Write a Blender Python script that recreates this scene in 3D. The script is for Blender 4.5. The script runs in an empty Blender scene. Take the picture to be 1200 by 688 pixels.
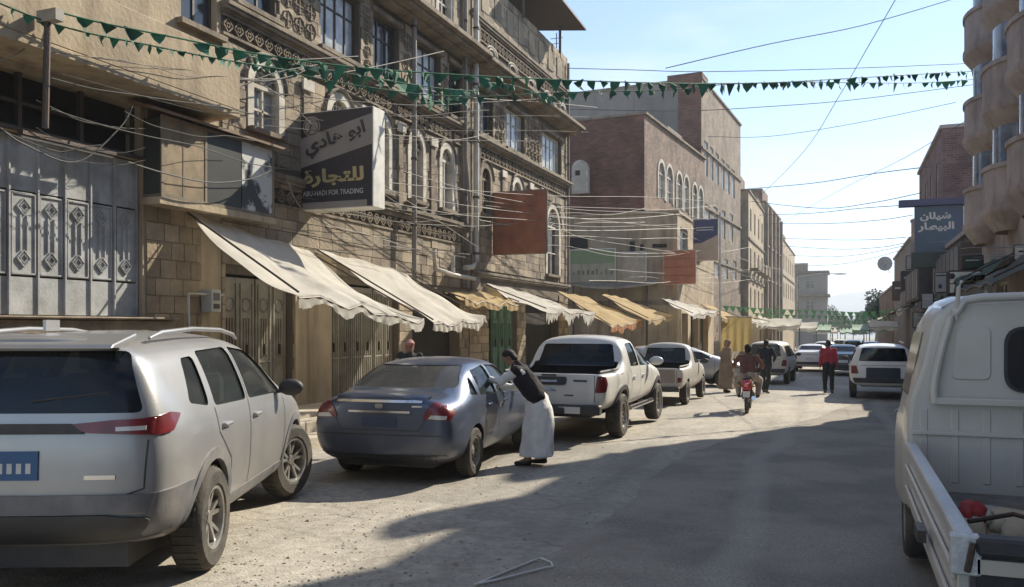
import bpy, bmesh, math, random
from mathutils import Vector, Matrix
from mathutils.bvhtree import BVHTree
from mathutils.geometry import delaunay_2d_cdt
R = math.radians
rnd = random.Random(7)
SC = bpy.context.scene
COL = SC.collection
# ------------------------------------------------------------------ camera
H_CAM = 1.82; YAW = R(21.2); F = 1000.0; CU, CV = 600.0, 383.0; SLOPE = 0.01
cam = bpy.data.objects.new('camera', bpy.data.cameras.new('camera')); COL.objects.link(cam)
cam.location = (0, 0, H_CAM); cam.rotation_euler = (R(90), 0, YAW)
cam.data.sensor_width = 36; cam.data.lens = 30.0; cam.data.shift_y = 0.0325
cam.data.clip_start = 0.05; cam.data.clip_end = 9000
SC.camera = cam
# ------------------------------------------------------------------ light
SUN_AZ = R(26); SUN_EL = R(36)          # azimuth measured from +Y towards +X
wd = bpy.data.worlds.new("World"); SC.world = wd; wd.use_nodes = True
nt = wd.node_tree; nt.nodes.clear()
wo = nt.nodes.new('ShaderNodeOutputWorld'); bg = nt.nodes.new('ShaderNodeBackground')
sky = nt.nodes.new('ShaderNodeTexSky'); sky.sky_type = 'NISHITA'; sky.sun_disc = False
sky.sun_elevation = SUN_EL; sky.sun_rotation = SUN_AZ
sky.altitude = 2200; sky.air_density = 1.0; sky.dust_density = 0.35; sky.ozone_density = 2.0
bg.inputs[1].default_value = 0.13
tc = nt.nodes.new('ShaderNodeTexCoord'); mp = nt.nodes.new('ShaderNodeMapping')
mp.inputs['Scale'].default_value = (1.6, 1.6, 5.5)
cn = nt.nodes.new('ShaderNodeTexNoise'); cn.inputs['Scale'].default_value = 1.7; cn.inputs['Detail'].default_value = 8; cn.inputs['Roughness'].default_value = .55
cr = nt.nodes.new('ShaderNodeValToRGB'); cr.color_ramp.elements[0].position = .46; cr.color_ramp.elements[0].color = (0, 0, 0, 1)
cr.color_ramp.elements[1].position = .72; cr.color_ramp.elements[1].color = (.75, .75, .75, 1)
cx = nt.nodes.new('ShaderNodeMix'); cx.data_type = 'RGBA'; cx.inputs['B'].default_value = (4.6, 4.8, 5.1, 1)
L = nt.links.new
L(tc.outputs['Generated'], mp.inputs[0]); L(mp.outputs[0], cn.inputs['Vector']); L(cn.outputs[0], cr.inputs[0])
L(cr.outputs[0], cx.inputs['Factor']); L(sky.outputs[0], cx.inputs['A']); L(cx.outputs['Result'], bg.inputs[0]); L(bg.outputs[0], wo.inputs[0])
sl = bpy.data.lights.new('sun', 'SUN'); sl.energy = 5.0; sl.angle = R(0.5); sl.color = (1, .91, .75)
so = bpy.data.objects.new('sun', sl); COL.objects.link(so); so.location = (10, 20, 40)
sdir = Vector((math.sin(SUN_AZ)*math.cos(SUN_EL), math.cos(SUN_AZ)*math.cos(SUN_EL), math.sin(SUN_EL)))
so.rotation_euler = (-sdir).to_track_quat('-Z', 'Y').to_euler()
vs = SC.view_settings; vs.view_transform = 'Standard'; vs.look = 'None'; vs.exposure = 0.82; vs.gamma = 1
try:
    SC.cycles.use_denoising = True; SC.cycles.max_bounces = 6; SC.cycles.volume_bounces = 0
except Exception: pass
# ------------------------------------------------------------------ projection helpers (used to place things in the world)
FW = Vector((-math.sin(YAW), math.cos(YAW), 0)); RT = Vector((math.cos(YAW), math.sin(YAW), 0))
def ray(u, v): return FW + RT*((u-CU)/F) + Vector((0, 0, (CV-v)/F))
O0 = Vector((0, 0, H_CAM))
def PD(u, v, d): return O0 + ray(u, v)*d
def PX(u, v, X): r = ray(u, v); return O0 + r*(X/r.x)
def PY(u, v, Y): r = ray(u, v); return O0 + r*(Y/r.y)
def g(y): return -SLOPE*y
def PG(u, v):
    r = ray(u, v); t = -H_CAM/(r.z+SLOPE*r.y); return O0 + r*t
# ------------------------------------------------------------------ materials
MATS = {}
def mat(name, col, rough=.85, col2=None, scale=1.2, bump=.25, bscale=35., metal=0., spec=.5, coat=0., objrand=0., coord='pos', island=False, detail=6, lo=.35, hi=.68, stain=0., trans=0.):
    if name in MATS: return MATS[name]
    m = bpy.data.materials.new(name); m.use_nodes = True; MATS[name] = m
    n = m.node_tree.nodes; l = m.node_tree.links.new; b = n['Principled BSDF']
    if coord == 'pos': co = n.new('ShaderNodeNewGeometry').outputs['Position']
    else: co = n.new('ShaderNodeTexCoord').outputs['Object']
    c2 = col2 or tuple(min(1, c*.72) for c in col)
    n1 = n.new('ShaderNodeTexNoise'); n1.inputs['Scale'].default_value = scale; n1.inputs['Detail'].default_value = detail; n1.inputs['Roughness'].default_value = .6
    l(co, n1.inputs['Vector'])
    mr = n.new('ShaderNodeMapRange'); mr.inputs[1].default_value = lo; mr.inputs[2].default_value = hi; l(n1.outputs[0], mr.inputs[0])
    mx = n.new('ShaderNodeMix'); mx.data_type = 'RGBA'; mx.inputs['A'].default_value = (*col, 1); mx.inputs['B'].default_value = (*c2, 1)
    l(mr.outputs[0], mx.inputs['Factor']); out = mx.outputs['Result']
    if stain > 0:       # streaks running down the surface
        mpn = n.new('ShaderNodeMapping'); mpn.inputs['Scale'].default_value = (2.6, 2.6, .28); l(co, mpn.inputs[0])
        n3 = n.new('ShaderNodeTexNoise'); n3.inputs['Scale'].default_value = 1.3; n3.inputs['Detail'].default_value = 7; l(mpn.outputs[0], n3.inputs['Vector'])
        m3 = n.new('ShaderNodeMapRange'); m3.inputs[1].default_value = .5; m3.inputs[2].default_value = .75; m3.inputs[4].default_value = stain; l(n3.outputs[0], m3.inputs[0])
        mx3 = n.new('ShaderNodeMix'); mx3.data_type = 'RGBA'; mx3.inputs['B'].default_value = (col[0]*.3, col[1]*.27, col[2]*.25, 1)
        l(m3.outputs[0], mx3.inputs['Factor']); l(out, mx3.inputs['A']); out = mx3.outputs['Result']
    if objrand > 0:
        oi = n.new('ShaderNodeObjectInfo'); src = oi.outputs['Random']
        if island:
            ge = n.new('ShaderNodeNewGeometry'); ad = n.new('ShaderNodeMath'); ad.operation = 'ADD'; l(src, ad.inputs[0]); l(ge.outputs['Random Per Island'], ad.inputs[1])
            fr = n.new('ShaderNodeMath'); fr.operation = 'FRACT'; l(ad.outputs[0], fr.inputs[0]); src = fr.outputs[0]
        m4 = n.new('ShaderNodeMapRange'); m4.inputs[3].default_value = 1-objrand; m4.inputs[4].default_value = 1+objrand*.6; l(src, m4.inputs[0])
        hs = n.new('ShaderNodeHueSaturation'); l(m4.outputs[0], hs.inputs['Value']); l(out, hs.inputs['Color']); out = hs.outputs[0]
    l(out, b.inputs['Base Color'])
    b.inputs['Roughness'].default_value = rough; b.inputs['Metallic'].default_value = metal
    b.inputs['Specular IOR Level'].default_value = spec; b.inputs['Coat Weight'].default_value = coat; b.inputs['Coat Roughness'].default_value = .12
    if bump > 0:
        n2 = n.new('ShaderNodeTexNoise'); n2.inputs['Scale'].default_value = bscale; n2.inputs['Detail'].default_value = 4; l(co, n2.inputs['Vector'])
        bp = n.new('ShaderNodeBump'); bp.inputs['Strength'].default_value = bump; bp.inputs['Distance'].default_value = .02; l(n2.outputs[0], bp.inputs['Height']); l(bp.outputs[0], b.inputs['Normal'])
    if trans > 0: b.inputs['Transmission Weight'].default_value = trans
    return m
def glassmat(name, tint, transp):
    m = bpy.data.materials.new(name); m.use_nodes = True; MATS[name] = m
    n = m.node_tree.nodes; l = m.node_tree.links.new; n.clear()
    o = n.new('ShaderNodeOutputMaterial'); t = n.new('ShaderNodeBsdfTransparent'); t.inputs[0].default_value = (*transp, 1)
    p = n.new('ShaderNodeBsdfPrincipled'); p.inputs['Base Color'].default_value = (*tint, 1); p.inputs['Roughness'].default_value = .08
    fz = n.new('ShaderNodeTexNoise'); fz.inputs['Scale'].default_value = 3
    mr = n.new('ShaderNodeMapRange'); mr.inputs[3].default_value = .42; mr.inputs[4].default_value = .62; l(fz.outputs[0], mr.inputs[0])
    mx = n.new('ShaderNodeMixShader'); l(mr.outputs[0], mx.inputs[0]); l(t.outputs[0], mx.inputs[1]); l(p.outputs[0], mx.inputs[2]); l(mx.outputs[0], o.inputs[0])
    return m
def clothmat(name, col, col2=None, transl=.42):
    m = mat(name, col, .9, col2, 1.6, .35, 9, stain=.35)
    n = m.node_tree.nodes; l = m.node_tree.links.new; b = n['Principled BSDF']; o = n['Material Output']
    t = n.new('ShaderNodeBsdfTranslucent'); t.inputs[0].default_value = (*col, 1)
    mx = n.new('ShaderNodeMixShader'); mx.inputs[0].default_value = transl; l(b.outputs[0], mx.inputs[1]); l(t.outputs[0], mx.inputs[2]); l(mx.outputs[0], o.inputs[0])
    return m
def brickmat(name, c1, c2, mortar, axis='yz', s=1.0):
    m = bpy.data.materials.new(name); m.use_nodes = True; MATS[name] = m
    n = m.node_tree.nodes; l = m.node_tree.links.new; b = n['Principled BSDF']
    ge = n.new('ShaderNodeNewGeometry'); sp = n.new('ShaderNodeSeparateXYZ'); cb = n.new('ShaderNodeCombineXYZ'); l(ge.outputs['Position'], sp.inputs[0])
    ad = n.new('ShaderNodeMath'); ad.operation = 'ADD'; l(sp.outputs['X'], ad.inputs[0]); l(sp.outputs['Y'], ad.inputs[1])
    l(ad.outputs[0], cb.inputs[0]); l(sp.outputs['Z'], cb.inputs[1])
    bk = n.new('ShaderNodeTexBrick'); bk.inputs['Scale'].default_value = 1/s; bk.inputs['Brick Width'].default_value = .3; bk.inputs['Row Height'].default_value = .11; bk.inputs['Mortar Size'].default_value = .012
    bk.inputs['Color1'].default_value = (*c1, 1); bk.inputs['Color2'].default_value = (*c2, 1); bk.inputs['Mortar'].default_value = (*mortar, 1); l(cb.outputs[0], bk.inputs['Vector'])
    no = n.new('ShaderNodeTexNoise'); no.inputs['Scale'].default_value = 1.1; no.inputs['Detail'].default_value = 7; l(ge.outputs['Position'], no.inputs['Vector'])
    mr = n.new('ShaderNodeMapRange'); mr.inputs[1].default_value = .3; mr.inputs[2].default_value = .7; mr.inputs[3].default_value = .62; mr.inputs[4].default_value = 1.3; l(no.outputs[0], mr.inputs[0])
    hs = n.new('ShaderNodeHueSaturation'); l(mr.outputs[0], hs.inputs['Value']); l(bk.outputs['Color'], hs.inputs['Color']); l(hs.outputs[0], b.inputs['Base Color'])
    bp = n.new('ShaderNodeBump'); bp.inputs['Distance'].default_value = .03; bp.inputs['Strength'].default_value = .7; bp.invert = True; l(bk.outputs['Fac'], bp.inputs['Height']); l(bp.outputs[0], b.inputs['Normal'])
    b.inputs['Roughness'].default_value = .92
    return m
# ------------------------------------------------------------------ mesh builder
class MB:
    def __init__(s): s.v = []; s.f = []; s.m = []
    def add(s, vs, fs, mi=0):
        o = len(s.v); s.v += [tuple(p) for p in vs]; s.f += [tuple(i+o for i in f) for f in fs]; s.m += [mi]*len(fs); return s
    def box(s, x0, x1, y0, y1, z0, z1, mi=0):
        return s.add([(x0,y0,z0),(x1,y0,z0),(x1,y1,z0),(x0,y1,z0),(x0,y0,z1),(x1,y0,z1),(x1,y1,z1),(x0,y1,z1)],
                     [(0,3,2,1),(4,5,6,7),(0,1,5,4),(1,2,6,5),(2,3,7,6),(3,0,4,7)], mi)
    def quad(s, a, b, c, d, mi=0): return s.add([a,b,c,d], [(0,1,2,3)], mi)
    def tube(s, pts, r, n=6, mi=0, caps=True, closed=False):
        pts = [Vector(p) for p in pts]; rs = r if isinstance(r, (list, tuple)) else [r]*len(pts); V = []; N = len(pts)
        for i, p in enumerate(pts):
            if closed: t = pts[(i+1) % N]-pts[i-1]
            else: t = (pts[min(i+1, N-1)]-pts[max(i-1, 0)])
            t.normalize(); a = Vector((0,0,1)) if abs(t.z) < .9 else Vector((1,0,0))
            x = t.cross(a).normalized(); y = x.cross(t)
            for k in range(n):
                th = 2*math.pi*k/n; V.append(p+(x*math.cos(th)+y*math.sin(th))*rs[i])
        Fc = []
        for i in range(N if closed else N-1):
            j = (i+1) % N
            for k in range(n): Fc.append((i*n+k, i*n+(k+1) % n, j*n+(k+1) % n, j*n+k))
        if caps and not closed: Fc.append(tuple(range(n))[::-1]); Fc.append(tuple(range((N-1)*n, N*n)))
        return s.add(V, Fc, mi)
    def lathe(s, prof, c=(0,0,0), ax='z', n=24, mi=0, a0=0, a1=2*math.pi):
        full = abs(a1-a0-2*math.pi) < 1e-6; m = n if full else n+1; V = []
        for r, h in prof:
            for k in range(m):
                th = a0+(a1-a0)*k/n; a, b = r*math.cos(th), r*math.sin(th)
                V.append({'z': (c[0]+a, c[1]+b, c[2]+h), 'y': (c[0]+a, c[1]+h, c[2]+b), 'x': (c[0]+h, c[1]+a, c[2]+b)}[ax])
        Fc = []
        for i in range(len(prof)-1):
            for k in range(n):
                k2 = (k+1) % m if full else k+1; Fc.append((i*m+k, i*m+k2, (i+1)*m+k2, (i+1)*m+k))
        return s.add(V, Fc, mi)
    def prism(s, poly, a, b, ax='y', mi=0):
        n = len(poly)
        def w(p, h): return {'y': (p[0], h, p[1]), 'x': (h, p[0], p[1]), 'z': (p[0], p[1], h)}[ax]
        V = [w(p, a) for p in poly]+[w(p, b) for p in poly]
        return s.add(V, [tuple(range(n))[::-1], tuple(range(n, 2*n))]+[(i, (i+1) % n, n+(i+1) % n, n+i) for i in range(n)], mi)
    def ell(s, c, r, n=10, mi=0, jit=0):
        V = []; Fc = []; m = max(4, n//2)
        for i in range(m+1):
            ph = math.pi*i/m
            for k in range(n):
                th = 2*math.pi*k/n; q = 1+(rnd.uniform(-jit, jit) if jit else 0)
                V.append((c[0]+r[0]*q*math.sin(ph)*math.cos(th), c[1]+r[1]*q*math.sin(ph)*math.sin(th), c[2]+r[2]*q*math.cos(ph)))
        for i in range(m):
            for k in range(n): Fc.append((i*n+k, (i+1)*n+k, (i+1)*n+(k+1) % n, i*n+(k+1) % n))
        return s.add(V, Fc, mi)
    def xf(s, M, i0=0):
        for i in range(i0, len(s.v)): s.v[i] = tuple(M @ Vector(s.v[i]))
        return s
    def mesh(s, name, mats, bevel=0, smooth=None, merge=False, bseg=1):
        me = bpy.data.meshes.new(name); me.from_pydata(s.v, [], s.f)
        for m in (mats if isinstance(mats, (list, tuple)) else [mats]): me.materials.append(m)
        if any(s.m): me.polygons.foreach_set('material_index', s.m)
        if bevel or merge or True:
            bm = bmesh.new(); bm.from_mesh(me)
            if merge or bevel: bmesh.ops.remove_doubles(bm, verts=bm.verts, dist=1e-5)
            bmesh.ops.recalc_face_normals(bm, faces=bm.faces)
            if bevel:
                es = [e for e in bm.edges if len(e.link_faces) == 2 and e.calc_face_angle(0) > R(35)]
                bmesh.ops.bevel(bm, geom=es, offset=bevel, segments=bseg, affect='EDGES', clamp_overlap=True)
            bm.to_mesh(me); bm.free()
        if smooth is not None:
            me.polygons.foreach_set('use_smooth', [True]*len(me.polygons)); me.set_sharp_from_angle(angle=R(smooth))
        me.update(); return me
    def build(s, name, mats, parent=None, bevel=0, smooth=None, loc=(0,0,0), rot=(0,0,0), merge=False, bseg=1):
        return mk(name, s.mesh(name, mats, bevel, smooth, merge, bseg), parent, loc, rot)
def mk(name, me, parent=None, loc=(0,0,0), rot=(0,0,0), scale=None):
    o = bpy.data.objects.new(name, me); COL.objects.link(o); o.location = loc; o.rotation_euler = rot
    if scale: o.scale = scale
    if parent: o.parent = parent
    return o
def tag(o, label=None, cat=None, group=None, kind=None):
    if label: o['label'] = label
    if cat: o['category'] = cat
    if group: o['group'] = group
    if kind: o['kind'] = kind
    return o
def thing(name, label, cat, loc=(0,0,0), rz=0, group=None, rx=0):
    o = bpy.data.objects.new(name, None); COL.objects.link(o); o.location = loc; o.rotation_euler = (rx, 0, rz); o.empty_display_size = .2
    return tag(o, label, cat, group)
def copy_tree(o, parent=None):
    c = o.copy(); COL.objects.link(c)
    if parent: c.parent = parent
    for ch in list(o.children): copy_tree(ch, c)
    return c
TS = bpy.data.scenes.new('scratch')      # scratch scene for modifier evaluation, removed at the end
def evalmesh(o, name):
    TS.view_layers[0].update(); dg = TS.view_layers[0].depsgraph; me = bpy.data.meshes.new_from_object(o.evaluated_get(dg)); me.name = name; return me
def tmpobj(me): o = bpy.data.objects.new('tmp', me); TS.collection.objects.link(o); return o
def rounded(poly, r, n=4):
    out = []; N = len(poly)
    for i in range(N):
        p = Vector(poly[i]); a = Vector(poly[i-1])-p; b = Vector(poly[(i+1) % N])-p
        q = r[i] if isinstance(r, (list, tuple)) else r
        q = min(q, a.length*.45, b.length*.45)
        if q < 1e-4: out.append(tuple(p)); continue
        A = p+a.normalized()*q; B = p+b.normalized()*q
        for k in range(n+1):
            t = k/n; out.append(tuple(A*(1-t)**2+p*2*t*(1-t)+B*t*t))
    return out
def inpoly(x, y, P):
    c = False; n = len(P); j = n-1
    for i in range(n):
        if (P[i][1] > y) != (P[j][1] > y) and x < (P[j][0]-P[i][0])*(y-P[i][1])/(P[j][1]-P[i][1])+P[i][0]: c = not c
        j = i
    return c
def fill2d(outline, holes=(), sp=.08):
    pts = []; ed = []
    for P in [outline]+list(holes):
        s0 = len(pts); Q = []
        for i in range(len(P)):
            a = Vector(P[i]); b = Vector(P[(i+1) % len(P)]); k = max(1, int((b-a).length/sp))
            for t in range(k): Q.append(a.lerp(b, t/k))
        pts += Q; ed += [(s0+i, s0+(i+1) % len(Q)) for i in range(len(Q))]
    xs = [p[0] for p in outline]; ys = [p[1] for p in outline]
    x = min(xs)+sp/2
    while x < max(xs):
        y = min(ys)+sp/2
        while y < max(ys):
            if inpoly(x, y, outline) and not any(inpoly(x, y, h) for h in holes) and min((Vector((x, y))-q).length for q in pts[:400]) > sp*.45: pts.append(Vector((x, y)))
            y += sp
        x += sp
    v, e, f, *_ = delaunay_2d_cdt(pts, ed, [], 0, 1e-5)
    F2 = []
    for t in f:
        cx_ = sum(v[i][0] for i in t)/3; cy_ = sum(v[i][1] for i in t)/3
        if inpoly(cx_, cy_, outline) and not any(inpoly(cx_, cy_, h) for h in holes): F2.append(tuple(t))
    return [tuple(p) for p in v], F2
# text --------------------------------------------------------------
AR = {'ا':('\uFE8D','\uFE8E',0,0),'ب':('\uFE8F','\uFE90','\uFE91','\uFE92'),'و':('\uFEED','\uFEEE',0,0),'ه':('\uFEE9','\uFEEA','\uFEEB','\uFEEC'),'د':('\uFEA9','\uFEAA',0,0),'ي':('\uFEF1','\uFEF2','\uFEF3','\uFEF4'),'ل':('\uFEDD','\uFEDE','\uFEDF','\uFEE0'),'ت':('\uFE95','\uFE96','\uFE97','\uFE98'),'ج':('\uFE9D','\uFE9E','\uFE9F','\uFEA0'),'ر':('\uFEAD','\uFEAE',0,0),'ة':('\uFE93','\uFE94',0,0),
 'ع':('\uFEC9','\uFECA','\uFECB','\uFECC'),'ص':('\uFEB9','\uFEBA','\uFEBB','\uFEBC'),'ش':('\uFEB5','\uFEB6','\uFEB7','\uFEB8'),'ن':('\uFEE5','\uFEE6','\uFEE7','\uFEE8'),'ط':('\uFEC1','\uFEC2','\uFEC3','\uFEC4'),'م':('\uFEE1','\uFEE2','\uFEE3','\uFEE4')}
def shape(w):
    out = []
    for i, c in enumerate(w):
        if c not in AR: out.append(c); continue
        p = i > 0 and w[i-1] in AR and AR[w[i-1]][2]; q = i < len(w)-1 and w[i+1] in AR and AR[c][2]; f = AR[c]
        out.append(f[3] if p and q else f[1] if p else f[2] if q else f[0])
    return ''.join(reversed(out)) if any(c in AR for c in w) else w
def text(body, w, h, m, parent, loc, rot=(R(90),0,0), name='lettering', bold=0.0, roll=0):
    c = bpy.data.curves.new('t', 'FONT'); c.body = shape(body); c.size = 1; c.offset = bold; c.resolution_u = 3
    o = tmpobj(c); me = evalmesh(o, name); bpy.data.objects.remove(o)
    bm = bmesh.new(); bm.from_mesh(me); seen = set(); k = 0
    for v in bm.verts:
        if v in seen: continue
        st = [v]; seen.add(v); isl = []
        while st:
            q = st.pop(); isl.append(q)
            for e in q.link_edges:
                z = e.other_vert(q)
                if z not in seen: seen.add(z); st.append(z)
        for q in isl: q.co.z = .0006*k
        k += 1
    xs = [v.co.x for v in bm.verts]; ys = [v.co.y for v in bm.verts]
    mx_, my_ = (max(xs)+min(xs))/2, (max(ys)+min(ys))/2; sx = w/(max(xs)-min(xs)); sy = h/(max(ys)-min(ys))
    for v in bm.verts: v.co.x = (v.co.x-mx_)*sx; v.co.y = (v.co.y-my_)*sy
    if roll: bmesh.ops.rotate(bm, verts=bm.verts, cent=(0,0,0), matrix=Matrix.Rotation(roll, 3, 'Z'))
    bm.to_mesh(me); bm.free(); me.materials.clear(); me.materials.append(m)
    return mk(name, me, parent, loc, rot)
# ------------------------------------------------------------------ shared materials
STONE = mat('tan_stone', (.37,.30,.215), .92, (.17,.14,.105), 1.1, .9, 18, objrand=.42, island=True)
STONED = mat('rough_stone', (.36,.28,.185), .95, (.22,.17,.115), 2.5, .9, 14, objrand=.3, island=True)
MORTAR = mat('mortar', (.16,.13,.095), .95, (.09,.075,.055), .9, .5, 20, stain=.5)
PLASTER = mat('beige_plaster', (.46,.37,.25), .9, (.29,.235,.165), .8, .5, 16, stain=.75)
PLAST_D = mat('old_plaster', (.36,.30,.23), .9, (.22,.18,.14), 1.2, .5, 14, stain=.6)
WHITE = mat('white_gypsum', (.60,.56,.48), .85, (.34,.31,.26), 3, .3, 25)
CORN = mat('cornice_stone', (.27,.22,.16), .9, (.13,.105,.08), 2, .7, 20, stain=.7)
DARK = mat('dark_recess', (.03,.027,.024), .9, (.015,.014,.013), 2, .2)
GLASSW = mat('window_glass', (.045,.055,.065), .14, (.02,.024,.03), 1.0, .04, 3, spec=.8)
GLASSL = mat('curtained_glass', (.45,.47,.46), .25, (.2,.22,.24), 3.0, .05, 3, spec=.7)
WOODD = mat('dark_frame', (.07,.055,.045), .6, (.035,.028,.022), 4, .3, 30)
STEELD = mat('door_steel', (.27,.26,.215), .55, (.17,.145,.11), 3, .25, 20, stain=.5)
SHUTB = mat('shutter_steel', (.43,.44,.44), .6, (.25,.255,.25), 2.6, .2, 25, stain=.6)
GREEND = mat('green_door_paint', (.10,.19,.125), .6, (.055,.11,.075), 3, .2, 20, stain=.4)
RUST = mat('rusty_sheet', (.33,.13,.075), .7, (.22,.085,.05), 2.5, .3, 14, stain=.3)
RUST2 = mat('orange_sheet', (.50,.19,.09), .65, (.36,.13,.07), 2.5, .2, 14, stain=.25)
PIPE = mat('pale_pipe', (.55,.53,.48), .5, (.38,.35,.3), 3, .1)
IRON = mat('dark_iron', (.06,.055,.05), .55, (.1,.06,.04), 8, .3, 40, metal=.3)
CABLE = mat('black_cable', (.05,.05,.05), .6, (.1,.1,.09), 3, 0)
CABLEL = mat('pale_cable', (.30,.275,.235), .6, (.16,.15,.13), 3, 0)
PGREEN = mat('green_pennant', (.018,.15,.075), .75, (.012,.07,.045), 3, .1, objrand=.45)
def grime(m): return m
AWN = clothmat('awning_cloth', (.76,.73,.66), (.56,.53,.46))
AWNY = clothmat('yellow_awning', (.62,.47,.25), (.5,.36,.18))
AWNO = clothmat('orange_cloth', (.55,.25,.10), (.42,.2,.08))
TAN = clothmat('ochre_cloth', (.34,.26,.11), (.24,.18,.08))
# ================================================================== SETTING
def sheet(name, m, poly, dz, sub=None):
    v, f = fill2d(poly, (), sub) if sub else ([tuple(p) for p in poly], [tuple(range(len(poly)))])
    b = MB(); b.add([(x, y, g(y)+dz) for x, y in v], f); return tag(b.build(name, m), kind='structure')
def road_material():
    m = mat('dusty_road', (.44,.40,.335), .95, (.29,.265,.22), .5, .4, 40, detail=10)
    n = m.node_tree.nodes; l = m.node_tree.links.new; b = n['Principled BSDF']; co = n.new('ShaderNodeNewGeometry').outputs['Position']
    src = b.inputs['Base Color'].links[0].from_socket
    n2 = n.new('ShaderNodeTexNoise'); n2.inputs['Scale'].default_value = 9; n2.inputs['Detail'].default_value = 9; n2.inputs['Roughness'].default_value = .75; l(co, n2.inputs['Vector'])
    mr = n.new('ShaderNodeMapRange'); mr.inputs[1].default_value = .3; mr.inputs[2].default_value = .7; mr.inputs[3].default_value = .62; mr.inputs[4].default_value = 1.3; l(n2.outputs[0], mr.inputs[0])
    hs = n.new('ShaderNodeHueSaturation'); l(mr.outputs[0], hs.inputs['Value']); l(src, hs.inputs['Color'])
    # long wheel worn streaks along the street
    mp_ = n.new('ShaderNodeMapping'); mp_.inputs['Scale'].default_value = (1.6, .12, 1); l(co, mp_.inputs[0])
    n3 = n.new('ShaderNodeTexNoise'); n3.inputs['Scale'].default_value = 1.1; n3.inputs['Detail'].default_value = 6; l(mp_.outputs[0], n3.inputs['Vector'])
    m3 = n.new('ShaderNodeMapRange'); m3.inputs[1].default_value = .48; m3.inputs[2].default_value = .7; m3.inputs[4].default_value = .45; l(n3.outputs[0], m3.inputs[0])
    mx = n.new('ShaderNodeMix'); mx.data_type = 'RGBA'; mx.inputs['B'].default_value = (.13,.12,.105, 1); l(m3.outputs[0], mx.inputs['Factor']); l(hs.outputs[0], mx.inputs['A'])
    l(mx.outputs['Result'], b.inputs['Base Color'])
    # cracks and darker repaired patches
    wn = n.new('ShaderNodeTexNoise'); wn.inputs['Scale'].default_value = 1.2; l(co, wn.inputs['Vector']); wm = n.new('ShaderNodeMix'); wm.data_type = 'RGBA'; wm.inputs['Factor'].default_value = .45; l(co, wm.inputs['A']); l(wn.outputs['Color'], wm.inputs['B'])
    vc = n.new('ShaderNodeTexVoronoi'); vc.feature = 'DISTANCE_TO_EDGE'; vc.inputs['Scale'].default_value = .9; l(wm.outputs['Result'], vc.inputs['Vector'])
    mc = n.new('ShaderNodeMapRange'); mc.inputs[1].default_value = .0; mc.inputs[2].default_value = .012; mc.inputs[3].default_value = .6; mc.inputs[4].default_value = 0; l(vc.outputs['Distance'], mc.inputs[0])
    mk_ = n.new('ShaderNodeMath'); mk_.operation = 'MULTIPLY'; l(mc.outputs[0], mk_.inputs[0]); l(n3.outputs[0], mk_.inputs[1])
    mx2 = n.new('ShaderNodeMix'); mx2.data_type = 'RGBA'; mx2.inputs['B'].default_value = (.07,.065,.055, 1); l(mk_.outputs[0], mx2.inputs['Factor']); l(mx.outputs['Result'], mx2.inputs['A'])
    vp = n.new('ShaderNodeTexVoronoi'); vp.inputs['Scale'].default_value = .33; l(wm.outputs['Result'], vp.inputs['Vector']); sp_ = n.new('ShaderNodeSeparateColor'); l(vp.outputs['Color'], sp_.inputs[0])
    mp2 = n.new('ShaderNodeMapRange'); mp2.inputs[1].default_value = .72; mp2.inputs[2].default_value = .76; mp2.inputs[4].default_value = .35; l(sp_.outputs[0], mp2.inputs[0])
    mx3 = n.new('ShaderNodeMix'); mx3.data_type = 'RGBA'; mx3.inputs['B'].default_value = (.17,.16,.14, 1); l(mp2.outputs[0], mx3.inputs['Factor']); l(mx2.outputs['Result'], mx3.inputs['A']); l(mx3.outputs['Result'], b.inputs['Base Color'])
    n4 = n.new('ShaderNodeTexVoronoi'); n4.inputs['Scale'].default_value = 45; l(co, n4.inputs['Vector'])
    bp = n.new('ShaderNodeBump'); bp.inputs['Strength'].default_value = .3; bp.inputs['Distance'].default_value = .012; l(n4.outputs['Distance'], bp.inputs['Height'])
    l(b.inputs['Normal'].links[0].from_socket, bp.inputs['Normal']); l(bp.outputs[0], b.inputs['Normal'])
    return m
ROAD = road_material()
EARTH = mat('dry_earth', (.30,.25,.18), .95, (.22,.19,.14), .05, .4, 3)
sheet('ground', EARTH, [(-1600,-60),(1600,-60),(1600,2500),(-1600,2500)], -.012)
sheet('road', ROAD, [(-8.2,-20),(2.6,-20),(2.6,70),(4.2,160),(-5,160),(-7,70)], 0)
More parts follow.
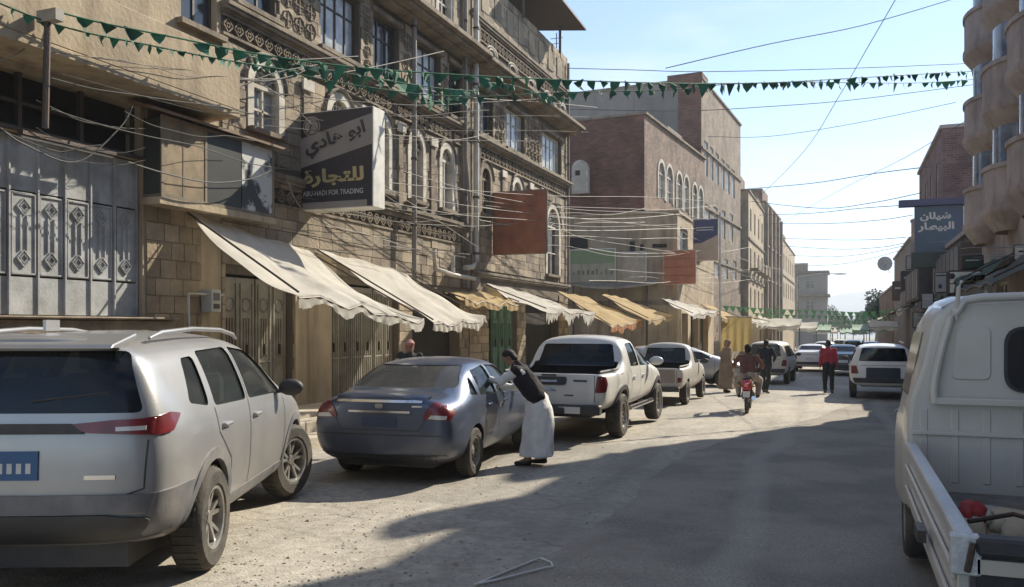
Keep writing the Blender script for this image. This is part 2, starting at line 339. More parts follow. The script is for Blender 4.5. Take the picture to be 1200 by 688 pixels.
def asphalt_mat():
    m = mat('worn_asphalt', (.275,.245,.20), .92, (.195,.175,.148), .7, .6, 50, detail=10, lo=.42, hi=.58)
    n = m.node_tree.nodes; l = m.node_tree.links.new; b = n['Principled BSDF']; co = n.new('ShaderNodeNewGeometry').outputs['Position']
    src = b.inputs['Base Color'].links[0].from_socket
    wv = n.new('ShaderNodeTexWave'); wv.inputs['Scale'].default_value = .14; wv.inputs['Distortion'].default_value = 5; wv.inputs['Detail'].default_value = 3; wv.inputs['Detail Scale'].default_value = .5; l(co, wv.inputs['Vector'])
    m3 = n.new('ShaderNodeMapRange'); m3.inputs[1].default_value = .9; m3.inputs[2].default_value = 1.; m3.inputs[4].default_value = .5; l(wv.outputs['Fac'], m3.inputs[0])
    mx = n.new('ShaderNodeMix'); mx.data_type = 'RGBA'; mx.inputs['B'].default_value = (.34,.32,.28, 1); l(m3.outputs[0], mx.inputs['Factor']); l(src, mx.inputs['A'])
    n2 = n.new('ShaderNodeTexNoise'); n2.inputs['Scale'].default_value = 60; n2.inputs['Detail'].default_value = 3; l(co, n2.inputs['Vector'])
    mr = n.new('ShaderNodeMapRange'); mr.inputs[1].default_value = .35; mr.inputs[2].default_value = .7; mr.inputs[3].default_value = .8; mr.inputs[4].default_value = 1.35; l(n2.outputs[0], mr.inputs[0])
    hs = n.new('ShaderNodeHueSaturation'); l(mr.outputs[0], hs.inputs['Value']); l(mx.outputs['Result'], hs.inputs['Color']); l(hs.outputs[0], b.inputs['Base Color'])
    return m
ASPH = asphalt_mat()
edge = [PG(550,700), PG(600,668), PG(655,648), PG(690,622), PG(735,590), PG(770,552), PG(815,528), PG(870,512), PG(950,492), PG(1010,470)]
poly = [(-2.0,-12)]
for a, b in zip(edge, edge[1:]):
    for t in range(6):
        p = a.lerp(b, t/6); poly.append((p.x+rnd.uniform(-.05,.05), p.y+rnd.uniform(-.06,.06)))
poly += [(edge[-1].x, edge[-1].y), (2.58, 33), (2.58, -12)]
sheet('asphalt_patch', ASPH, poly, .005)
# gravel and rubble lying on the dusty half of the road
b = MB()
for i in range(1100):
    if i < 700:
        u, v = rnd.uniform(250, 700), 688-rnd.random()**1.3*150; p = PG(u, v)
    else: p = Vector((rnd.uniform(-7.8, 3), rnd.uniform(8, 40), 0))
    s = rnd.uniform(.004,.013) * (2.0 if rnd.random() < .05 else 1)
    i0 = len(b.v); b.add([(-1,-1,0),(1,-1,0),(1,1,0),(-1,1,0),(rnd.uniform(-.4,.4),rnd.uniform(-.4,.4),1)], [(0,1,4),(1,2,4),(2,3,4),(3,0,4)])
    b.xf(Matrix.Translation((p.x, p.y, g(p.y)+.001)) @ Matrix.Rotation(rnd.uniform(0,6), 4, 'Z') @ Matrix.Diagonal((s*rnd.uniform(.7,1.5), s, s*.8, 1)), i0)
tag(b.build('gravel', mat('gravel_stone', (.36,.32,.26), .95, (.2,.18,.15), 6, .3, objrand=.3, island=True)), 'loose gravel scattered over the dusty road', 'gravel', kind='stuff')
# pavements with kerb stones
KERB = mat('kerb_concrete', (.46,.41,.33), .9, (.33,.29,.23), 2, .5, 20, objrand=.15)
def walk(name, x0, x1, top, y0, y1, m):
    b = MB(); b.add([(x0,y0,g(y0)-.3),(x1,y0,g(y0)-.3),(x1,y1,g(y1)-.3),(x0,y1,g(y1)-.3),(x0,y0,g(y0)+top),(x1,y0,g(y0)+top),(x1,y1,g(y1)+top),(x0,y1,g(y1)+top)],
      [(0,3,2,1),(4,5,6,7),(0,1,5,4),(1,2,6,5),(2,3,7,6),(3,0,4,7)])
    return tag(b.build(name, m), kind='structure')
pl = walk('pavement', -10.2, -8.75, .42, 2, 60, KERB)
pr = walk('pavement', 2.8, 9, .15, -20, 160, KERB)
km = {}
def kerb(parent, x0, x1, top, y0, y1, step):
    y = y0
    while y < y1:
        ln = step*rnd.uniform(.92,1.08); key = 'k'
        o = mk('kerb_stone', KME, parent, ((x0+x1)/2+rnd.uniform(-.012,.012), y+ln/2, g(y+ln/2)+top/2-.1+rnd.uniform(-.006,.006)), (-SLOPE,0,0), ((x1-x0)/2, (ln-.012)/2, top/2+.1))
        y += ln
KME = MB().box(-1,1,-1,1,-1,1).mesh('kerb_stone', KERB, bevel=.06)
kerb(pl, -8.72, -8.3, .36, 4, 34, .62); kerb(pl, -8.28, -7.9, .17, 4, 34, .7); kerb(pr, 2.56, 2.8, .16, 8, 40, .8)
# distant hills
b = MB(); nx = 90; hv = []
for i in range(nx+1):
    x = -1500+3000*i/nx
    h = 84+7*math.sin(x*.0046+1)+5*math.sin(x*.013)+3*math.sin(x*.031)
    for (yy, k) in ((2050,0),(2180,.55),(2300,.9),(2360,1)):
        hv.append((x, yy, g(2000)-2+(h+20)*k+ (rnd.uniform(-5,5) if 0 < k else 0)))
b.add(hv, [(i*4+j, (i+1)*4+j, (i+1)*4+j+1, i*4+j+1) for i in range(nx) for j in range(3)])
tag(b.build('hills', mat('far_hill', (.26,.25,.23), .95, (.18,.18,.17), .01, .2, .1), smooth=60), kind='structure')
# ================================================================== BUILDING KIT (facade in local x-z plane, outward is -y)
def wallmesh(W, z0, H, holes, t, depth):
    b = MB(); xs = sorted({0, W, *[h[0] for h in holes], *[h[1] for h in holes]}); zs = sorted({z0, H, *[h[2] for h in holes], *[h[3] for h in holes]})
    def hole(x, z): return any(h[0] < x < h[1] and h[2] < z < h[3] for h in holes)
    for x0, x1 in zip(xs, xs[1:]):
        for a, c in zip(zs, zs[1:]):
            if not hole((x0+x1)/2, (a+c)/2): b.quad((x0,0,a),(x1,0,a),(x1,0,c),(x0,0,c))
    for h in holes:
        x0, x1, a, c = h[:4]
        b.quad((x0,0,a),(x0,t,a),(x0,t,c),(x0,0,c)); b.quad((x1,0,a),(x1,0,c),(x1,t,c),(x1,t,a)); b.quad((x0,0,c),(x0,t,c),(x1,t,c),(x1,0,c)); b.quad((x0,0,a),(x1,0,a),(x1,t,a),(x0,t,a))
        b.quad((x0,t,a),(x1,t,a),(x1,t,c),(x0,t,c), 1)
    b.quad((0,0,z0),(0,0,H),(0,depth,H),(0,depth,z0)); b.quad((W,0,z0),(W,depth,z0),(W,depth,H),(W,0,H)); b.quad((0,0,H),(W,0,H),(W,depth,H),(0,depth,H)); b.quad((0,depth,z0),(0,depth,H),(W,depth,H),(W,depth,z0))
    return b
WC = {}
def window(parent, x0, x1, a, c, style='rect', fr=None, glass=None, t=.22, nx=2, nz=2, sill=True, y=0, arch=None):
    """one window: surround/frame mesh is the part, panes, grille and sill are its sub-parts"""
    fr = fr or WHITE; glass = glass or GLASSW; w = x1-x0; h = c-a; key = (round(w,2), round(h,2), style, fr.name, glass.name, nx, nz, sill)
    if key not in WC:
        f = MB(); s = .05 if w < 1.3 else .06; gl = []; gr = MB(); si = MB(); hw = w/2
        if style == 'rect':
            f.box(-hw,-hw+s,t-.1,t-.03,0,h).box(hw-s,hw,t-.1,t-.03,0,h).box(-hw+s,hw-s,t-.1,t-.03,h-s,h).box(-hw+s,hw-s,t-.1,t-.03,0,s)
            for i in range(1, nx): xx = -hw+w*i/nx; f.box(xx-.022,xx+.022,t-.095,t-.035,s,h-s)
            for i in range(1, nz): zz = h*(i/nz if nz > 2 else .68); f.box(-hw+s,hw-s,t-.09,t-.04,zz-.02,zz+.02)
            for i in range(nx): gl.append(MB().box(-hw+w*i/nx+.025,-hw+w*(i+1)/nx-.025,t-.07,t-.055,s*.8,h-s*.8))
        else:      # arched gypsum window: surround stands proud of the wall, fan grille in the head
            n = 12; ro = hw+.14; ri = hw-.03; zc = h-hw
            o_ = [(-ro, -.02), (-ro, zc)]+[(-ro*math.cos(math.pi*k/n), zc+ro*math.sin(math.pi*k/n)) for k in range(1, n)]+[(ro, zc), (ro, -.02)]
            i_ = [(-ri, -.02), (-ri, zc)]+[(-ri*math.cos(math.pi*k/n), zc+ri*math.sin(math.pi*k/n)) for k in range(1, n)]+[(ri, zc), (ri, -.02)]
            m_ = len(o_)
            V = [(p[0],-.05,p[1]) for p in o_]+[(p[0],-.05,p[1]) for p in i_]+[(p[0],.0,p[1]) for p in o_]+[(p[0],t-.03,p[1]) for p in i_]
            Fc = []
            for k in range(m_-1): Fc += [(k,k+1,m_+k+1,m_+k),(k,2*m_+k,2*m_+k+1,k+1),(m_+k,m_+k+1,3*m_+k+1,3*m_+k)]
            f.add(V, Fc)
            for sx in (-1, 1):      # spandrels closing the square opening
                pts = [(sx*ri*math.cos(math.pi/2*k/6), zc+ri*math.sin(math.pi/2*k/6)) for k in range(7)]+[(0, h+.01), (sx*(hw+.01), h+.01), (sx*(hw+.01), zc)]
                f.prism(pts if sx > 0 else pts[::-1], .015, .1)
            f.box(-ri,ri,.04,.1,zc-.04,zc+.03)
            for k in range(1, 6): th = math.pi*k/6; gr.tube([(0,.07,zc),(ri*math.cos(th),.07,zc+ri*math.sin(th))], .018, 4)
            for q in (.45,.75): gr.tube([(q*ri*math.cos(math.pi*k/10),.07,zc+q*ri*math.sin(math.pi*k/10)) for k in range(11)], .016, 4)
            gr.box(-.022,.022,.05,.09,0,zc).box(-ri,ri,.05,.09,zc*.45-.02,zc*.45+.02)
            lp = [(-ri,0),(ri,0)]+[(ri*math.cos(math.pi*k/10), zc+ri*math.sin(math.pi*k/10)) for k in range(11)]
            gl.append(MB().prism(lp, t-.09, t-.075))
        if sill: si.box(-hw-.12,hw+.12,-.14,.02,-.1,-.012)
        WC[key] = (f.mesh('window', fr), [q.mesh('pane', glass) for q in gl], gr.mesh('grille', fr) if gr.v else None, si.mesh('sill', CORN) if si.v else None)
    me, gls, grl, sil = WC[key]
    o = mk('window', me, parent, ((x0+x1)/2, y, a))
    for q in gls: mk('pane', q, o)
    if grl: mk('grille', grl, o)
    if sil: mk('sill', sil, o)
    return o
BLK = {}
def blocks(parent, W, z0, z1, holes, bw, bh, m, limit=300, key='stone_block', proud=.035, camkey=None, x_lo=0, x_hi=None):
    """ashlar blocks, joints left open down to the mortar plane: nearest 300 are parts, the rest one stuff part"""
    x_hi = W if x_hi is None else x_hi
    lst = []; z = z0; row = 0
    while z < z1-.05:
        h = min(bh*rnd.uniform(.93,1.07), z1-z); x = x_lo-(bw*.5 if row % 2 else 0)
        while x < x_hi-.02:
            w = bw*rnd.uniform(.8,1.2); a, c = max(x, x_lo), min(x+w, x_hi); segs = [(a, c)]
            for hx0, hx1, hz0, hz1 in [q[:4] for q in holes]:
                if z+h > hz0+.02 and z < hz1-.02:
                    ns = []
                    for s0, s1 in segs:
                        if s1 <= hx0 or s0 >= hx1: ns.append((s0, s1)); continue
                        if s0 < hx0: ns.append((s0, hx0))
                        if s1 > hx1: ns.append((hx1, s1))
                    segs = ns
            lst += [((s0+s1)/2, z+h/2, s1-s0-.014, h-.014) for s0, s1 in segs if s1-s0 > .08]
            x += w
        z += h; row += 1
    Mw = parent.matrix_basis
    lst.sort(key=lambda q: (Mw @ Vector((q[0],0,q[1]))-O0).length)
    if m.name not in BLK:
        b = MB().box(-.5,.5,-.5,.5,-.5,.5); BLK[m.name] = b.mesh('stone_block', m)
    me = BLK[m.name]
    def vis(q):
        p = Mw @ Vector((q[0],0,q[1]))-O0; d = p.dot(FW)
        if d < 1: return False
        u = CU+F*p.dot(RT)/d; v = CV-F*p.z/d; return -30 < u < 1230 and -30 < v < 720
    near = [q for q in lst if vis(q)]; far = near[limit:]; near = near[:limit]
    for x, zc, w, h in near: mk(key, me, parent, (x, -rnd.uniform(.3,1)*proud*.5, zc), (0,0,0), (w, proud, h))
    if far:
        b = MB()
        for x, zc, w, h in far:
            p = rnd.uniform(.3,1)*proud; b.box(x-w/2,x+w/2,-p,.0,zc-h/2,zc+h/2)
        o = b.build(key+'s', m, parent); o['kind'] = 'stuff'
def band(parent, x0, x1, z, h, out, m=None, name='cornice', y=0):
    b = MB(); b.box(x0,x1,-out,y,z,z+h*.45).box(x0,x1,-out*.6,y,z-h*.3,z-.002).box(x0,x1,-out*1.25,y,z+h*.452,z+h)
    return b.build(name, m or CORN, parent, bevel=.008)
def zigzag(parent, x0, x1, z0, z1, m=None, name='relief_band'):
    """carved lozenge band"""
    b = MB(); h = z1-z0; n = max(1, round((x1-x0)/h)); w = (x1-x0)/n; t = .035*h/.4
    for i in range(n):
        c = x0+w*(i+.5); zc = (z0+z1)/2
        for s in (1, .5):
            P = [(c-w/2*s,zc),(c,z1-(1-s)*h/2),(c+w/2*s,zc),(c,z0+(1-s)*h/2)]
            for k in range(4):
                a, d = P[k], P[(k+1) % 4]; q = Vector((d[0]-a[0], d[1]-a[1])); nn = Vector((-q[1], q[0])).normalized()*t
                b.prism([a, d, (d[0]-nn[0], d[1]-nn[1]), (a[0]-nn[0], a[1]-nn[1])], -.05, .0)
    b.box(x0,x1,-.06,0,z1,z1+.05).box(x0,x1,-.06,0,z0-.05,z0)
    return b.build(name, m or CORN, parent)
def leftb(name, label, x, y0, rz=0, cat='building', group=None): return thing(name, label, cat, (x, y0, g(y0)), R(90)+rz, group)
def rightb(name, label, x, y1, rz=0, cat='building', group=None): return thing(name, label, cat, (x, y1, g(y1)), R(-90)+rz, group)
# ================================================================== BUILDINGS
bpy.context.view_layer.update()
def FP(b, u, v, off=0):
    """pixel -> (x, z) on the facade plane of building b (plane moved outward by off)"""
    M = b.matrix_basis; Mi = M.inverted(); o = Mi @ O0; d = Mi.to_3x3() @ ray(u, v); t = (-off-o.y)/d.y; p = o+d*t; return p.x, p.z
def pwin(b, u0, u1, v0, v1):
    um = (u0+u1)/2; return (FP(b,u0,(v0+v1)/2)[0], FP(b,u1,(v0+v1)/2)[0], FP(b,um,v1)[1], FP(b,um,v0)[1])
def yx(b, y): return y-b.location.y          # world Y -> local x on a straight left facade
# ---- A: beige building with the large steel shutter
bA = leftb('beige_shop_building', 'beige plastered building at the left edge with a wide pale steel shutter and deep parapet', -10, -6)
X = lambda y: yx(bA, y)
hA = [(X(4.0), X(10.14), 1.9, 4.3), (X(3.5), X(10.1), 4.36, 5.12), (X(10.95), X(11.8), 6.75, 8.2), (X(7.5), X(9.0), 6.75, 8.2)]
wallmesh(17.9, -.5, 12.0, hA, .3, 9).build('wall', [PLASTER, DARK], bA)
for h in hA[2:]: window(bA, *h, fr=WOODD, glass=GLASSW, nx=2)
b = MB(); b.box(0,17.5,-.73,-.002,5.2,5.32).box(0,17.5,-.73,-.6,5.322,6.2); b.build('balcony_parapet', PLASTER, bA, bevel=.01)
b = MB()
for k in range(7): b.box(X(4.2+k*.98), X(4.2+k*.98)+.06, .12, .2, 4.36, 5.12)
b.box(X(3.5),X(10.1),.14,.2,4.7,4.75); b.build('transom_grille', IRON, bA)
SHM = MB().box(-.21,.21,-.02,.02,0,1).mesh('shutter_panel', SHUTB, bevel=.006)
mo = MB()
for zc in (.2,.82):
    P = [(0,zc-.1),(.1,zc),(0,zc+.1),(-.1,zc)]
    for k in range(4): a, d = P[k], P[(k+1) % 4]; mo.tube([(a[0],-.035,a[1]),(d[0],-.035,d[1])], .014, 4)
    P = [(0,zc-.055),(.055,zc),(0,zc+.055),(-.055,zc)]
    for k in range(4): a, d = P[k], P[(k+1) % 4]; mo.tube([(a[0],-.035,a[1]),(d[0],-.035,d[1])], .01, 4)
for sx in (-.05,.05): mo.box(sx-.009,sx+.009,-.045,-.02,.3,.72)
for sx in (-.17,.17): mo.box(sx-.008,sx+.008,-.04,-.02,.02,.98)
mo.box(-.17,.17,-.04,-.021,.012,.03).box(-.17,.17,-.04,-.021,.97,.988)
MOM = mo.mesh('moulding', SHUTB)
n = 0; y = 10.11-.43
while y > 3.9:
    xc = X(y+.215)
    for (z0, z1, k) in ((1.92,2.42,0),(2.44,3.54,1),(3.56,4.28,0)):
        o = mk('shutter_panel', SHM, bA, (xc, .12+.012*(n % 2), z0), scale=(1,1,z1-z0))
        if k: mk('moulding', MOM, o)
    mk('shutter_rail', MB().box(-.012,.012,-.03,.02,1.92,4.28).mesh('shutter_rail', SHUTB), bA, (X(y+.43),.1,0))
    y -= .43; n += 1
MB().box(X(3.5),X(10.3),-.5,-.002,.1,1.86).box(X(3.5),X(10.3),-.6,.05,1.862,1.9).build('loading_ledge', CORN, bA, bevel=.02)
MB().box(X(3.5),X(10.16),-.06,.0,4.3,4.355).build('lintel', IRON, bA)
blocks(bA, 17.9, .3, 5.1, [], .33, .28, STONED, x_lo=X(10.2), x_hi=X(11.4), limit=80, proud=.03)
t = thing('strip_lamp', 'white tube lamp hanging aslant below the black transom of the beige building', 'lamp', (-9.75, 8.6, 4.25), R(90))
MB().box(-.75,.75,-.05,.05,.02,.07).build('housing', IRON, t); MB().tube([(-.72,0,0),(.72,0,0)], .016, 8).build('tube', mat('lamp_tube', (.7,.7,.66), .4, bump=0), t)
# glazed enclosure under the rusty canopy
t = thing('glazed_bay', 'glazed box bay with dark and silvered panes beside the stone pillar', 'bay window', (-10, 10.15, g(10)+3.95), R(90))
FRM = mat('bay_frame', (.24,.20,.145), .8, bump=.3, stain=.6)
b = MB(); 
for x in (0, .95, 2.75-.05): b.box(x,x+.05,-.72,-.66,0,1.16)
b.box(0,2.75,-.72,-.66,-.05,.0).box(0,2.75,-.72,-.66,1.16,1.2).box(0,.05,-.66,0,-.05,0).box(2.7,2.75,-.66,0,-.05,0).box(.45,.48,-.71,-.68,0,1.16); b.build('frame', FRM, t)
t.scale = (1,.5,1)
SILV = mat('silver_film', (.50,.50,.48), .6, (.06,.065,.065), 1.9, .1, 4, detail=5, lo=.44, hi=.5, spec=.3)
MB().box(.05,.45,-.70,-.69,0,1.16).build('pane', mat('ochre_curtain', (.27,.20,.115), .7, (.14,.105,.06), 4, .2), t); MB().box(.48,.95,-.70,-.69,0,1.16).build('pane', MATS['ochre_curtain'], t)
MB().box(1.0,1.85,-.70,-.69,0,1.16).build('pane', mat('bay_glass', (.055,.058,.055), .45, bump=.03, bscale=3, spec=.3), t); MB().box(1.87,2.7,-.70,-.69,0,1.16).build('pane', SILV, t)
MB().box(2.735,2.748,-.66,-.0,0,1.16).build('pane', SILV, t); MB().box(0.002,.015,-.66,0,0,1.16).build('pane', MATS['bay_glass'], t)
MB().add([(-.3,-1.0,1.2),(3.1,-1.0,1.2),(3.1,0.02,1.34),(-.3,0.02,1.34),(-.3,-1.0,1.24),(3.1,-1.0,1.24),(3.1,0.02,1.38),(-.3,0.02,1.38)],[(0,3,2,1),(4,5,6,7),(0,1,5,4),(1,2,6,5),(2,3,7,6),(3,0,4,7)]).build('canopy', mat('rusty_canopy', (.25,.17,.11), .8, stain=.4), t)
MB().box(-.05,2.8,-.75,0,-.16,-.055).build('floor_slab', PLASTER, t)
# ---- B1: ornate stone building
def ornate(name, label, y0, y1, top, ground_holes, wins, cornices, zigs, seedx):
    bb = leftb(name, label, -10, y0); W = y1-y0; Xl = lambda y: y-y0; G = g(y0)
    gh = [(Xl(a), Xl(c), z0-G, z1-G) for a, c, z0, z1 in ground_holes]
    wh = [(Xl(a), Xl(c), z0-G, z1-G) for a, c, z0, z1, *_ in wins]
    wallmesh(W, -.5, top-G, gh+wh, .3, 11).build('wall', [MORTAR, DARK], bb)
    pad = [(a-(.16 if w[4] == 'arch' else .02), c+(.16 if w[4] == 'arch' else .02), z0-.1, z1+(.16 if w[4] == 'arch' else .02)) for (a, c, z0, z1), w in zip(wh, wins)]
    bandpads = [(0, W, z-G-.1, z-G+h) for z, h, o in cornices]+[(0, W, a-G-.05, c-G+.05) for a, c in zigs]
    blocks(bb, W, -.1, top-G, gh+pad+bandpads, .42, .24, STONE, limit=300)
    for (a, c, z0, z1), w in zip(wh, wins):
        st, fr, gl = w[4], w[5], w[6]; window(bb, a, c, z0, z1, st, fr, gl, nx=(w[7] if len(w) > 7 else 2), nz=2)
        if st == 'arch':
            hw = (c-a)/2+.2; q = MB(); q.tube([((a+c)/2+hw*math.cos(math.pi*k/10), -.05, z1-hw+.2+hw*math.sin(math.pi*k/10)) for k in range(11)], .045, 6); q.build('arch_moulding', CORN, bb)
        else: MB().box(a-.1,c+.1,-.09,-.0,z1+.02,z1+.12).build('lintel', CORN, bb)
    for z, h, o in cornices: band(bb, -.03, W+.03, z-G, h, o)
    for a, c in zigs: zigzag(bb, 0, W, a-G, c-G)
    return bb
B1 = ornate('ornate_stone_building', 'tall tan stone building with carved bands and dark framed windows above the cream awnings', 11.9, 22.3, 12.8,
    [(12.0,13.95,.3,2.75),(15.25,18.2,.3,2.75),(18.9,21.7,.2,2.75)],
    [(12.7,13.5,5.45,6.65,'arch',WHITE,GLASSL),(15.2,16.0,5.2,6.65,'arch',WHITE,GLASSW),(17.0,17.7,5.0,6.65,'arch',WHITE,GLASSW),(18.75,19.45,5.0,6.65,'arch',WHITE,GLASSW),(20.5,21.2,5.0,6.65,'arch',WHITE,GLASSL),
     (12.3,13.4,7.6,9.0,'rect',WOODD,GLASSW,3),(14.9,16.4,7.6,9.0,'rect',WOODD,GLASSL,4),(17.0,18.2,7.6,9.0,'rect',WOODD,GLASSW,3),(19.0,20.5,7.6,9.0,'rect',WOODD,GLASSL,4),(21.0,21.9,7.6,9.0,'rect',WOODD,GLASSW,2),
     (14.0,14.8,10.1,11.4,'arch',WHITE,GLASSW),(16.4,17.2,10.1,11.4,'arch',WHITE,GLASSW),(18.4,19.2,10.1,11.4,'arch',WHITE,GLASSL),(20.3,21.1,10.1,11.4,'arch',WHITE,GLASSW)],
    [(4.55,.16,.14),(7.3,.14,.16),(9.35,.22,.62),(12.3,.2,.2)], [(6.92,7.2),(9.65,9.9),(4.15,4.45)], 1)
B2 = ornate('corner_stone_building', 'stone corner building with broad white windows high up and a plain parapet above', 22.35, 31.7, 12.25,
    [(23.8,26.2,.1,2.75),(27.0,30.6,.1,2.8)],
    [(23.2,23.9,5.2,6.6,'arch',CORN,GLASSW),(25.8,26.6,5.2,6.6,'arch',WHITE,GLASSL),(29.2,30.6,3.75,6.2,'arch',WHITE,GLASSW),
     (25.2,26.9,7.55,8.85,'rect',WHITE,GLASSL,4),(28.7,30.9,7.5,8.85,'rect',WHITE,GLASSL,5),(23.0,24.1,7.55,8.85,'rect',CORN,GLASSW,2)],
    [(3.3,.14,.12),(7.25,.14,.2),(9.3,.2,.6),(10.75,.18,.14)], [(6.85,7.15),(9.6,9.95),(10.3,10.6)], 2)
def LB(b, y0, y1, z0, z1, o0, o1):   # box on left facade in world Y/Z, o = outward offsets
    s = MB(); yy = b.location.y; G = b.location.z; return s.box(y0-yy, y1-yy, -o1, -o0, z0-G, z1-G)
LB(B2, 22.37, 23.0, 2.9, 12.2, .0, .09).build('corner_pilaster', CORN, B2, bevel=.01)
LB(B1, 21.75, 22.28, 2.9, 12.7, .0, .09).build('corner_pilaster', CORN, B1, bevel=.01)
# carved roundels on the upper storey of the corner building
for k in range(5):
    q = MB(); yc = 24+k*1.75-22.35
    for r_ in (.42,.26): q.tube([(yc+r_*math.cos(2*math.pi*i/16), -.04, 10.12+.23-g(22)*0+r_*.5*math.sin(2*math.pi*i/16)) for i in range(16)], .03, 5, closed=True)
    q.build('roundel', WHITE, B2)
t = thing('roof_canopy', 'dark sheet canopy on posts above the parapet of the corner building', 'canopy', (-9.6, 26.0, 12.25+g(26)), R(90))
b = MB(); b.add([(0,-.7,1.0),(4.6,-.7,.85),(4.6,3,1.3),(0,3,1.4),(0,-.7,1.08),(4.6,-.7,.93),(4.6,3,1.38),(0,3,1.48)],[(0,3,2,1),(4,5,6,7),(0,1,5,4),(1,2,6,5),(2,3,7,6),(3,0,4,7)]); b.build('roof_sheet', IRON, t)
for x in (.3,4.2): MB().tube([(x,.2,0),(x,.2,1.0)], .05).build('post', IRON, t)
t = thing('roof_aerial', 'thin aerial mast on the parapet corner against the sky', 'aerial', (-10.2, 31.0, 12.25+g(31)))
MB().tube([(0,0,-.1),(0,0,1.1)], .02).build('mast', IRON, t); MB().tube([(-.25,0,.9),(.25,0,.9)], .012).tube([(-.18,0,.7),(.18,0,.7)], .012).build('crossbars', IRON, t)
# ---- door leaves of the shops
def doors(b, y0, y1, z1, n, m, arc=True, z0=None):
    G = g((y0+y1)/2)+.42; h = z1-G; w = (y1-y0)/n
    d = MB().box(-w/2+.01,w/2-.01,-.025,.025,0,h).mesh('door_leaf', m)
    q = MB(); s = w/2-.06
    q.box(-s,s,-.05,-.026,.05,.08).box(-s,s,-.05,-.026,h*.36,h*.36+.03).box(-s,-s+.025,-.05,-.026,.08,h-.1).box(s-.025,s,-.05,-.026,.08,h-.1)
    if arc:
        q.tube([(s*.7*math.cos(math.pi*2*k/12), -.04, h*.8+s*.7*math.sin(math.pi*2*k/12)) for k in range(12)], .014, 4, closed=True)
        for sx in (-.4,0,.4): q.box(sx*s-.01,sx*s+.01,-.05,-.026,h*.4,h*.7)
    else:
        for sx in (-.5,0,.5): q.box(sx*s-.012,sx*s+.012,-.05,-.026,.1,h-.12)
    qm = q.mesh('moulding', m); hm = MB().box(-.015,.015,-.08,-.03,h*.42,h*.5).mesh('handle', IRON)
    for k in range(n):
        o = mk('door_leaf', d, b, (y0+w*(k+.5)-b.location.y, .14+.02*(k % 2), G-b.location.z)); mk('moulding', qm, o); mk('handle', hm, o)
doors(B1, 12.02, 13.93, 2.7, 4, STEELD); doors(B1, 15.3, 18.15, 2.7, 6, STEELD, False)
doors(B2, 24.3, 26.1, 2.7, 3, GREEND)
# rendered pillar and rough stone facing between the first two shops
b = LB(B1, 13.97, 15.22, .2, 3.3, .0, .06); b.build('pillar', PLASTER, B1)
lowst = [q for q in ()]
# ---- small stone steps to the raised pavement
for k, (yy, zz) in enumerate(((12.9, .2),)):
    t = thing('stone_step', 'pale worn stone step in front of the steel shop doors', 'step', (-9.6+.9, yy+1.8, g(yy+1.8)))
    MB().box(-.35,.35,-.9,.9,.42,.62).box(.36,.7,-.9,.9,.36,.5).build('slab', KERB, t, bevel=.02)
# ---- C: brown brick block on a wider rendered lower storey
BR = brickmat('brown_brick', (.125,.052,.038), (.20,.085,.058), (.15,.115,.095)); BRL = brickmat('facade_brick', (.15,.095,.07), (.25,.17,.12), (.23,.19,.15)); BRG = brickmat('grey_brown_brick', (.19,.145,.11), (.27,.21,.16), (.25,.21,.17))
cC = leftb('brown_brick_building', 'brown brick upper storey with pairs of tall white arched windows', -9.04, 41.2, -math.atan2(.68, 8.4))
Zc = cC.location.z
wc = [pwin(cC,*q) for q in ((771,778.5,190,233),(780.5,788,195,238),(792.5,799,203,245),(801,807,207,249),(811,816.5,216,256),(818,823.5,220,259))]
wallmesh(12.7, 7.45-Zc, 12.2-Zc, wc, .25, 10).build('wall', [BRL, DARK], cC)
b = MB(); b.box(-.01,.0,0.0,10,7.45-Zc,12.2-Zc); b.build('side_wall', BR, cC)
for q in wc: window(cC, *q, 'arch', WHITE, GLASSL, sill=False)
MB().box(-.05,12.75,-.12,10,12.202-Zc,12.32-Zc).build('coping', CORN, cC); MB().box(-.03,12.72,-.08,-.0,7.3-Zc,7.5-Zc).build('string_course', CORN, cC)
t = thing('gable_window', 'white framed arched window with one small dark pane on the brown brick side wall', 'window', (-12.95+.65-.1, 41.2-.0, 7.9), R(0))
t.location = PY(680, 227, 41.15)
a_ = .85/2; prof = [(-a_,0),(a_,0)]+[(a_*math.cos(math.pi*k/10), 1.25+a_*math.sin(math.pi*k/10)) for k in range(11)]
MB().prism(prof, -.10, .35).build('surround', WHITE, t); MB().prism([(x*.75, z*.86+.1) for x, z in prof], -.12, -.101).build('pane', mat('milky_pane', (.55,.52,.45), .4), t); MB().box(-.22,.02,-.14,-.121,.9,1.15).build('opening', DARK, t); MB().box(-a_,a_,-.135,-.101,.72,.78).build('transom', WHITE, t)
cL = leftb('rendered_annex', 'beige rendered lower block with small dark vents below the brown brick storey', -7.4, 41.0)
wl = [(1.2,3.0,.2,2.9),(3.8,6.2,.2,2.9),(7,10,.2,2.9)]+[pwin(cL,797,806,268,300),pwin(cL,812,820,274,303)]
wallmesh(12.3, -.5, 7.3-cL.location.z, wl, .3, 13).build('wall', [PLASTER, DARK], cL)
for q in wl[3:]: window(cL, *q, 'rect', WHITE, GLASSW)
MB().box(-.06,12.35,-.08,13,7.302-cL.location.z,7.42-cL.location.z).build('coping', PLASTER, cL)
for k, (u, v, w, h) in enumerate(((674,285,1.3,.55),(679,296,1.5,.3),(741,289,.25,.5),(752,290,.18,.3),(773,288,.7,.18))):
    p = PY(u, v, 41.0)-cL.location; p = cL.matrix_basis.to_3x3().inverted() @ p
    MB().box(-.02,.0,p.y-w/2,p.y+w/2,p.z-h/2,p.z+h/2).build('vent', DARK, cL)
MB().box(-.06,-.002,0,13,3.3,3.5).build('string_course', CORN, cL)
